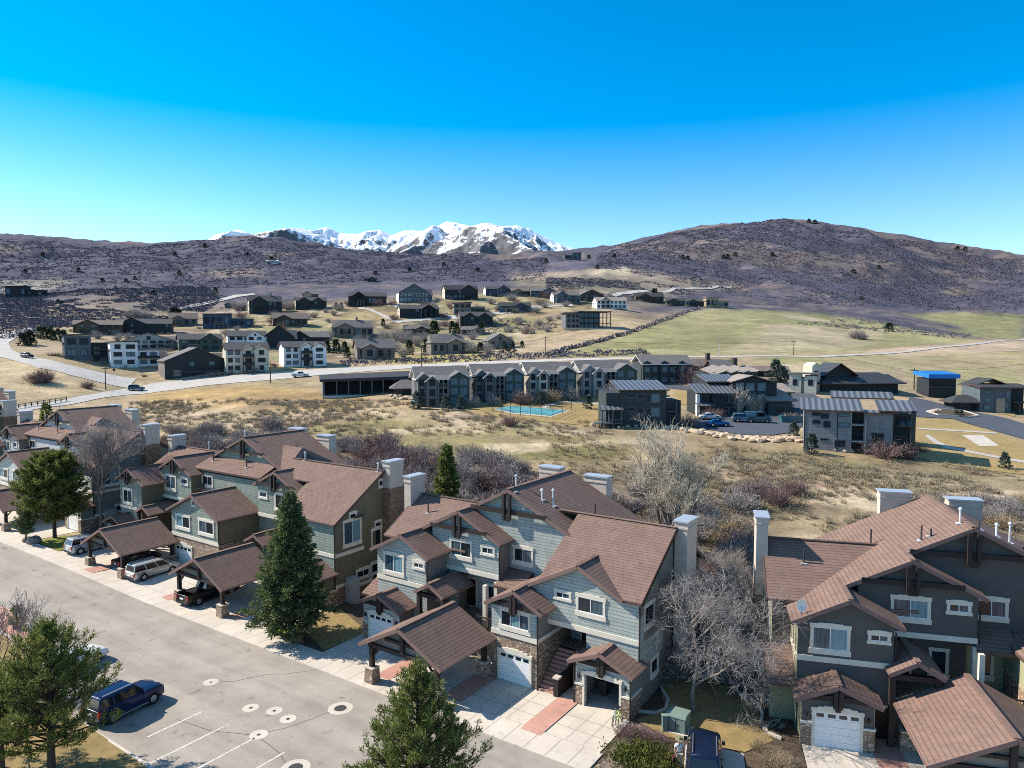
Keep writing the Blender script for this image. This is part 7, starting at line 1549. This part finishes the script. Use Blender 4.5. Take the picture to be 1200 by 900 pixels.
# brown roofed cluster
p = at(858, 458); b = thing('apartment_block', 'cluster of stepped brown and grey shed roofs with pale left wall', 'apartments', (p[0], p[1]+3, p[2]-.1), R(20)); wm, rm = MB(), MB(); wm.box(-7.5, 7.5, -3, 7, -1.5, 5.4, 0); wm.box(-7.6, -4, -3.6, 2, -1.5, 4.8, 1)
for i in range(4): x = -8+i*4.0; rm.slab([(x, -4.2+i*.5, 4.8-.1*i), (x+4.6, -4.2+i*.5, 6.1-.1*i), (x+4.6, 3+i*.5, 7.4-.1*i), (x, 3+i*.5, 6.1-.1*i)], .25)
gbody(wm, -2, 5, 4.5, 9, -1.5, 8.6, 6.6, 'x'); groof(rm, -2, 5, 4.5, 9, 8.6, 6.6); k = MB(); k.box(5.2, 6.6, 5, 6.4, 5, 9.2); k.build('chimney', [M['w_brown']], b)
for x in (-6, -1, 2.5, 5.5): fwin(b, x, 1, 1.3, 2, -3.6 if x < -4 else -3, 'w_white', 'glass_blue')
wm.build('wall', [M['w_dark'], M['w_pale']], b); rm.build('roof', [M['r_tanroof'], M['fascia'], M['fascia']], b)
p = at(838, 447); b = thing('house', 'dark brown gabled house with chimney behind the stepped roofs', 'house', (p[0], p[1]+14, p[2]), R(10)); wm, rm = MB(), MB(); gbody(wm, -6, 6, -3, 5, -1.5, 6.5, 4.6, 'x'); groof(rm, -6, 6, -3, 5, 6.5, 4.6); k = MB(); k.box(1, 2.2, -.5, .8, 4, 8.4); k.build('chimney', [M['w_brown']], b); fwin(b, -2, 1, 1.6, 1.6, -3); wm.build('wall', [M['w_brown']], b); rm.build('roof', [M['r_brownroof'], M['fascia'], M['fascia']], b)
# low long dark building with open bays, and the hip-roofed wing
p = at(430, 463); b = thing('carport_row', 'long low dark carport building with open bays below the pale road', 'carport', (p[0], p[1]+4.5, p[2]-.1), R(17)); k = MB(); k.box(-13, 13.5, 3.0, 3.4, -1, 5.4, 0); k.box(-13.2, -12.8, -4, 3.2, -1, 4.4, 1); k.box(13.2, 13.6, -4, 3.2, -1, 5, 0); k.build('wall', [M['w_char'], M['w_slate']], b); k = MB(); k.hexa([(-14, -4.8, 4.0), (14.4, -4.8, 4.4), (14.4, 4.2, 5.8), (-14, 4.2, 5.0), (-14, -4.8, 4.7), (14.4, -4.8, 5.4), (14.4, 4.2, 6.5), (-14, 4.2, 5.6)]); k.build('roof', [M['r_blackroof']], b)
for i in range(8): x = -9.5+i*3.2; k = MB(); k.box(x-.14, x+.14, -4.2, -3.9, -1, 4.3); k.build('post', [M['w_grey']], b)
k = MB(); k.box(-13, 13.4, -4.5, 3, -.6, .14); k.build('floor_slab', [M['concrete']], b)
p = at(474, 463); b = thing('clubhouse', 'low hip-roofed wing with brown wall at the left of the first apartment block', 'house', (p[0], p[1]+3, p[2]-.1), R(10)); wm, rm = MB(), MB(); wm.box(-2.8, 3, -2.5, 3, -1, 2.3, 0); groof(rm, -4, 3.5, -3.4, 3.4, 4.2, 2.3, 'x', .6, True); fwin(b, 0, .6, 1.6, 1.2, -2.5); wm.build('wall', [M['w_brown']], b); rm.build('roof', [M['r_greyroof'], M['fascia'], M['fascia']], b)
# dark house with mono-pitch striped roof
p = at(752, 500); b = thing('house', 'dark blue-grey house with striped mono-pitch metal roof and low porch at its left', 'house', (p[0], p[1]+3.5, p[2]-.2), R(4)); wm = MB()
wm.box(-7.8, 4.9, -3.5, 5, -1, 7.3, 0); wm.box(-5.0, 4.9, -3.6, 5, -1, 8.05, 0); wm.box(5.0, 8.2, -3.0, 4, -1, 5.6, 1); wm.build('wall', [M['w_dark'], M['w_char'], M['w_green']], b)
k = MB(); k.slab([(-5.4, -4.2, 8.0), (5.5, -4.2, 8.0), (5.5, 5.4, 9.5), (-5.4, 5.4, 9.5)], .25); k.build('roof', [M['seam'], M['fascia'], M['fascia']], b); k = MB(); k.slab([(-9.4, -5.6, 4.0), (-4.6, -5.6, 4.0), (-4.6, -3.4, 4.7), (-9.4, -3.4, 4.7)], .2); k.build('porch_roof', [M['seam'], M['fascia'], M['fascia']], b)
for x in (-9, -6.8, -5): k = MB(); k.box(x-.14, x+.14, -5.5, -5.2, -1, 3.9); k.build('post', [M['w_slate']], b)
k = MB(); k.box(-10.6, -4.7, -5.6, -3.5, 1.0, 1.2); k.box(-10.6, -4.7, -5.62, -5.56, 1.9, 2.0); [k.box(-10.6+i*.33, -10.54+i*.33, -5.6, -5.56, 1.2, 1.9) for i in range(18)]; k.box(-10.6, -10.4, -5.6, -5.4, -1, 1); k.build('deck', [M['w_slate']], b)
for x, z, w_, h_, g_ in ((-2.6, 6.4, 1.7, .6, 'glass'), (-.6, 6.1, 1.2, .9, 'glass'), (1.0, 5.4, .7, 1.5, 'glass'), (2.6, 5.3, 1.7, 1.7, 'blind'), (-2.6, 3.5, 1.5, .7, 'glass'), (-.6, 3.1, 1.1, 1.0, 'glass'), (1.0, 2.5, .7, 1.5, 'glass'), (2.6, 2.4, 1.7, 1.7, 'blind')): fwin(b, x, z, w_, h_, -3.6, 'w_slate', g_)
k = MB(); k.box(5.0, 7.0, -4.2, -3.0, 3.3, 3.5); k.box(6.8, 7.0, -4.2, -4.0, -1, 5.4); k.build('balcony', [M['w_slate']], b)
k = MB(); k.box(-7.4, -6.0, -5, -3.5, -.5, 3.6); k.build('porch_wall', [M['w_char']], b)
# modern houses in the middle distance behind the vans
p = at(846, 487); b = thing('house', 'charcoal modern house with striped shed roofs left of the poplars', 'house', (p[0], p[1]+3, p[2]-.1), R(4)); k = MB(); k.box(-6, 1.5, -3, 5, -1, 5.6, 0); k.box(-2.8, 3.0, -3.8, 4, -1, 5.2, 0); k.box(-6.3, -5.6, -3.4, -2.4, -1, 5.3, 1); k.box(-2, 5, 2, 8, -1, 7.8, 0); k.build('wall', [M['w_char'], M['w_white']], b)
k = MB(); k.slab([(-6.8, -4.0, 5.5), (3.4, -4.4, 5.3), (3.4, 2, 7.2), (-6.8, 2, 7.3)], .25); k.slab([(-2.6, 1, 7.8), (5.6, 1, 7.8), (5.6, 8.4, 9.2), (-2.6, 8.4, 9.2)], .25); k.slab([(-6.6, -5, 2.6), (-2.4, -5, 2.6), (-2.4, -3, 3.2), (-6.6, -3, 3.2)], .18); k.build('roof', [M['seam'], M['fascia'], M['fascia']], b); [fwin(b, x, z, 1.4, 1.6, -3.8 if x > -2.8 else -3, 'w_slate') for x in (-4.4, .2, 2) for z in (.4, 3.2)]
p = at(893, 487); b = thing('house', 'black-green modern house with low pale gable roof right of the poplars', 'house', (p[0], p[1]+4, p[2]-.1), R(4)); wm, rm = MB(), MB(); wm.box(-6.5, 4, -2, 6, -1, 8.0, 0); gbody(wm, -6.6, 2.4, -2.2, 6.2, -1, 9.2, 8, 'y'); groof(rm, -6.6, 2.4, -2.2, 6.2, 9.4, 8.1, 'y'); wm.box(1.2, 6.8, -4, 3, -1, 3.8, 1); rm.slab([(.6, -4.8, 3.6), (7.4, -4.8, 3.6), (7.4, 2, 5.6), (.6, 2, 5.6)], .25); wm.box(5.5, 9, 1, 7, -1, 5.4, 1); rm.slab([(5, .4, 5.2), (9.6, .4, 5.2), (9.6, 7, 7), (5, 7, 7)], .25)
[fwin(b, x, z, 1.8, 1.7, -2.2, 'w_slate', 'glass_blue') for x in (-5, -2.4, .2) for z in (.5, 3.2, 5.8)]; fwin(b, 4, .6, 2.4, 1.8, -4, 'w_slate'); wm.build('wall', [M['w_char'], M['w_dark']], b); rm.build('roof', [M['r_tanroof'], M['fascia'], M['fascia']], b)
# grey modern building, right
p = at(1000, 531); b = thing('house', 'pale grey modern building with striped metal roofs and dark corner posts, right middle', 'house', (p[0], p[1]+3.5, p[2]-.2), R(-21)); wm, rm = MB(), MB()
wm.box(-7.0, 0.6, -3.5, 6, -1.5, 7.9, 0); wm.box(.61, 3.0, -1.5, 6, -1.5, 7.6, 1); wm.box(2.9, 7.6, -2.2, 5, -1.5, 7.4, 0); wm.box(7.61, 10.6, -.5, 6, -1.5, 7.2, 1); wm.box(-7.06, -6.9, -3.56, -3.4, -1.5, 7.9, 1); wm.box(-1.55, -1.4, -3.56, -3.4, -1.5, 7.9, 1)
rm.slab([(-7.7, -4.3, 7.9), (2.6, -4.3, 7.9), (2.6, 3, 9.5), (-7.7, 3, 9.5)], .25); rm.slab([(5.2, -3.0, 8.0), (11.2, -3.0, 8.0), (11.2, 4, 9.4), (5.2, 4, 9.4)], .25); rm.slab([(-2, 8, 9.4), (9, 8, 9.4), (9, 12, 10.4), (-2, 12, 10.4)], .25); rm.slab([(8.4, -2.6, 5.4), (10.6, -2.6, 5.4), (10.6, -.4, 6.2), (8.4, -.4, 6.2)], .2); rm.slab([(2.6, -2.9, 7.6), (8.4, -2.9, 7.6), (8.4, -1, 7.9), (2.6, -1, 7.9)], .2)
for x in (3.1, .75): k = MB(); k.box(x-.1, x+.1, -3.4, -3.2, -1.5, 6.2 if x > 2 else 7.6); k.build('post', [M['w_pale']], b)
for z in (2.2, 5.2): k = MB(); k.box(.7, 3.1, -3.4, -1.5, z, z+.2); k.build('balcony', [M['w_pale']], b)
k = MB(); k.box(10.3, 11.0, -3.0, -2.4, -1.5, 8.1); k.build('corner_post', [M['w_char']], b)
for x, z, w_, h_, g_ in ((-3.6, 6.3, 1.2, .9, 'glass'), (-5.0, 6.8, 1.3, .5, 'glass'), (-5.0, 5.3, 1.2, .6, 'glass'), (-3.2, 4.7, 1.0, 1.1, 'glass'), (-.4, 6.8, 1.4, .5, 'blind'), (-.4, 4.9, 1.6, .7, 'blind'), (-3.6, 2.3, 1.2, .3, 'glass'), (-1.0, 1.2, 1.6, 1.2, 'glass')): fwin(b, x, z, w_, h_, -3.5, 'w_slate', g_)
fwin(b, 5.2, 2.0, 1.8, 1.8, -2.2, 'w_slate'); fwin(b, 9, 1, 1.8, 2.2, -.5, 'w_slate'); fwin(b, 9, 5.2, 1.8, 1.8, -.5, 'w_slate')
wm.build('wall', [M['w_stonegrey'], M['w_char']], b); rm.build('roof', [M['seam'], M['fascia'], M['fascia']], b)
p = at(995, 460); b = thing('house', 'black-roofed gabled house behind the pale grey modern building', 'house', (p[0], p[1]+4, p[2]-.1), R(6)); wm, rm = MB(), MB(); gbody(wm, -8, 15, -3, 6, -1.5, 5.2, 3.6, 'x'); groof(rm, -8, 15.5, -4, 6, 5.6, 3.2, 'x', 1.0, True); gbody(wm, -6, 2, -1, 7, -1.5, 8.2, 5.8, 'y'); groof(rm, -6, 2, -1, 7, 8.4, 5.8, 'y', 1.4); wm.box(-10.5, -8.2, -2, 2, -1.5, 7.6, 1); gbody(wm, -10.6, -8.1, -2.2, 3, -1.5, 8.8, 7.6, 'y', 1); fwin(b, -9.4, 4.5, .8, 1.6, -2.2, 'w_char'); fwin(b, 0, 1, 2, 1.6, -3, 'w_char'); wm.build('wall', [M['w_char'], M['w_cream']], b); rm.build('roof', [M['seam_dark'], M['fascia'], M['fascia']], b)
p = at(946, 462); b = thing('house', 'pair of tan stucco walls with grey roof left of the black-roofed house', 'house', (p[0], p[1]+3, p[2]-.1), R(-25)); k = MB(); k.box(-3.5, -.4, -2, 4, -1, 5.6); k.box(.4, 3.5, -2, 4, -1, 5.2); k.box(-.41, .41, -1, 4, -1, 4.6); k.build('wall', [M['w_cream']], b); k = MB(); k.box(-4, 4, -2.4, 4.4, 5.6, 5.9); k.build('roof', [M['r_greyroof']], b); fwin(b, -2, 2.6, 1, 1.4, -2); fwin(b, 2, 2.6, 1, 1.4, -2)
p = at(915, 447); b = thing('house', 'low brown house with pale posts at the end of the side street', 'house', (p[0], p[1]+12, p[2]), R(-10)); k = MB(); k.box(-6, 6, -2, 4, -1, 3.0); k.build('wall', [M['w_brown']], b); k = MB(); groof(k, -6, 6, -3, 4, 4.3, 3); k.build('roof', [M['r_brownroof'], M['fascia'], M['fascia']], b)
for x in (-4, -1, 2, 5): k = MB(); k.box(x-.2, x+.2, -3.2, -2.8, -1, 2.9); k.build('post', [M['w_cream']], b)
# blue-wrapped building and house at the right edge
p = at(1106, 467); b = thing('house', 'house under construction with bright blue roof membrane, right', 'house', (p[0], p[1]+3.5, p[2]-.1), R(-4)); k = MB(); k.box(-3.7, 3.7, -3, 4, -1, 5.8, 0); k.box(-3.9, 3.5, -3.3, -2.9, 3.2, 3.5, 1); k.build('wall', [M['w_char'], M['w_brown']], b); M['bluewrap'] = m_plain('blue roof membrane', (.02, .17, .52), .5, .3, .08, .6); k = MB(); k.hexa([(-4.3, -4, 5.8), (4.3, -4, 5.8), (4.3, 5, 6.6), (-4.3, 5, 6.6), (-4.3, -4, 7.0), (4.3, -4, 7.0), (4.3, 5, 7.6), (-4.3, 5, 7.6)]); k.build('roof', [M['bluewrap']], b); [fwin(b, x, 3.7, 1.4, 1.5, -3, 'w_char') for x in (-2.4, 0, 2.3)]
p = at(1163, 484); b = thing('house', 'blue-grey board-sided house with dark hip porch and one tan stone bay, right edge', 'house', (p[0], p[1]+4, p[2]-.1), R(-6)); wm, rm = MB(), MB(); wm.box(-2.2, 5.2, -3, 6, -1, 6.4, 0); wm.box(-7.5, -2.2, -1.5, 4, -1, 3.0, 1); wm.box(5.21, 9, -1.5, 6, -1, 6.2, 1); wm.box(1.6, 3.6, -3.4, -3.0, -1, 3.8, 2); rm.slab([(-2.8, -4, 6.6), (9.6, -4, 6.6), (9.6, 2, 7.3), (-2.8, 2, 7.3)], .3); groof(rm, -1.5, 6.5, 1, 8, 8.6, 7.0, 'y', .8); groof(rm, -8.2, -1.4, -2.6, 3, 4.4, 3.0, 'x', .7, True)
fwin(b, -.2, 4.9, 1.0, .6, -3, 'w_slate', 'blind'); fwin(b, -.4, 2.9, 1.3, .8, -3, 'w_slate', 'blind'); fwin(b, -.4, .9, 1.4, 1.0, -3, 'w_slate', 'blind'); fwin(b, 4.4, 4.0, .8, 1.5, -3, 'w_slate', 'glass_blue'); fwin(b, 4.3, 1.2, .7, 1.3, -3, 'w_slate', 'blind'); fwin(b, -5, .6, 1.8, 1.5, -1.5, 'w_slate'); k = MB(); [k.box(x-.15, x+.15, -4.5, -4.2, -1, 3) for x in (6.5, 8.5)]; k.box(5.3, 9.5, -4.5, -1.5, 2.7, 3.0); k.build('deck', [M['w_brown']], b); wm.build('wall', [M['w_slate'], M['w_char'], M['w_tan']], b); rm.build('roof', [M['r_blackroof'], M['fascia'], M['fascia']], b)

# ------------------------------------------------------------------ poles, wires, lamps, fences
M['pole'] = m_plain('weathered pole wood', (.10, .075, .055), .9)
def pole(px, py, hpx, label, arm=True):
    p = at(px, py); h = hpx*p[1]/FOC; b = thing('utility_pole', label, 'utility pole', p); k = MB(); k.tube((0, 0, -.5), (0, 0, h), .20, .13, 8); k.build('mast', [M['pole']], b)
    if arm: k = MB(); k.box(-1.2, 1.2, -.08, .08, h-.9, h-.7); k.build('crossarm', [M['pole']], b)
    return (p[0], p[1], p[2]+h-.6)
tops = [pole(124, 457, 28, 'tall wooden utility pole at the road junction, far left'), pole(317, 449, 25, 'wooden utility pole beside the road below the cream house'), pole(494, 435, 30, 'wooden utility pole behind the first apartment block'), pole(639, 416, 22, 'wooden utility pole at the left tip of the green pasture'), pole(930, 416, 18, 'wooden utility pole by the road above the brown cluster')]
t2 = [pole(1071, 457, 26, 'wooden utility pole left of the blue-roofed building')]
def wire(name, label, A, B, sag=1.5):
    b = MB(); n = 12; pr = None
    for i in range(n+1):
        f = i/n; q = (A[0]*(1-f)+B[0]*f, A[1]*(1-f)+B[1]*f, A[2]*(1-f)+B[2]*f-sag*4*f*(1-f))
        if pr: b.tube(pr, q, .045, .045, 4, cap=False)
        pr = q
    tag(b.build(name, [M['timber']]), label, 'power line')
wl = ['power line from the junction pole to the pole below the cream house', 'power line from the pole below the cream house to the one behind the apartments', 'power line from behind the apartments to the pasture pole', 'power line crossing the foot of the green pasture']
for i in range(4): wire('power_line', wl[i], tops[i], tops[i+1], 2.0)
e = at(1215, 452); wire('power_line', 'power line running right from the pole by the blue-roofed building', t2[0], (e[0], e[1], e[2]+8), 1.0); e = at(1010, 432); wire('power_line', 'power line running left from the pole by the blue-roofed building', t2[0], (e[0], e[1]+20, e[2]+5), 1.0)
for px, py, h, lb in [(778, 418, 16, 'pale street lamp by the road, left of the pair'), (843, 418, 17, 'pale street lamp by the road, right of the pair')]:
    p = at(px, py); hh = h*p[1]/FOC; b = thing('street_lamp', lb, 'street lamp', p); k = MB(); k.tube((0, 0, -.3), (0, 0, hh), .12, .08, 6); k.build('post', [M['capmetal']], b); k = MB(); k.box(-.9, .1, -.12, .12, hh-.05, hh+.12); k.build('lamp_head', [M['capmetal']], b)
p = at(134, 445); b = thing('road_sign', 'small dark round road sign at the junction', 'road sign', p); k = MB(); k.tube((0, 0, 0), (0, 0, 3.2), .06, .06, 6); k.build('post', [M['galv']], b); k = MB(); k.tube((0, -.05, 3.5), (0, .05, 3.5), .5, .5, 16); k.build('sign_plate', [M['timber']], b)
# rail fence beside the road at the far left
a, c = at(22, 479), at(78, 470); b = thing('rail_fence', 'dark rail fence beside the pale road, far left', 'fence', a); k = MB(); v = np.array(c)-np.array(a)
for h in (.6, 1.15): k.beam((0, 0, h), (v[0], v[1], v[2]+h), .12, .14)
k.build('rail', [M['pole']], b)
for i in range(9): f = i/8; k = MB(); k.box(v[0]*f-.1, v[0]*f+.1, v[1]*f-.1, v[1]*f+.1, v[2]*f-.3, v[2]*f+1.3); k.build('post', [M['pole']], b)
# hedge line along the left edge of the green pasture
hl = [(642, 417), (660, 411), (700, 401), (735, 391), (765, 380), (790, 371), (818, 362)]; P = []
for (x0, y0), (x1, y1) in zip(hl[:-1], hl[1:]):
    for f in np.linspace(0, 1, 26): P.append(at(x0+(x1-x0)*f, y0+(y1-y0)*f+random.uniform(-.7, .5)))
clump_field('hedge_line', np.array(P), np.random.default_rng(3).uniform(2.0, 3.6, len(P)), 14, 'twig_dark', 4, .6, width=1.2)
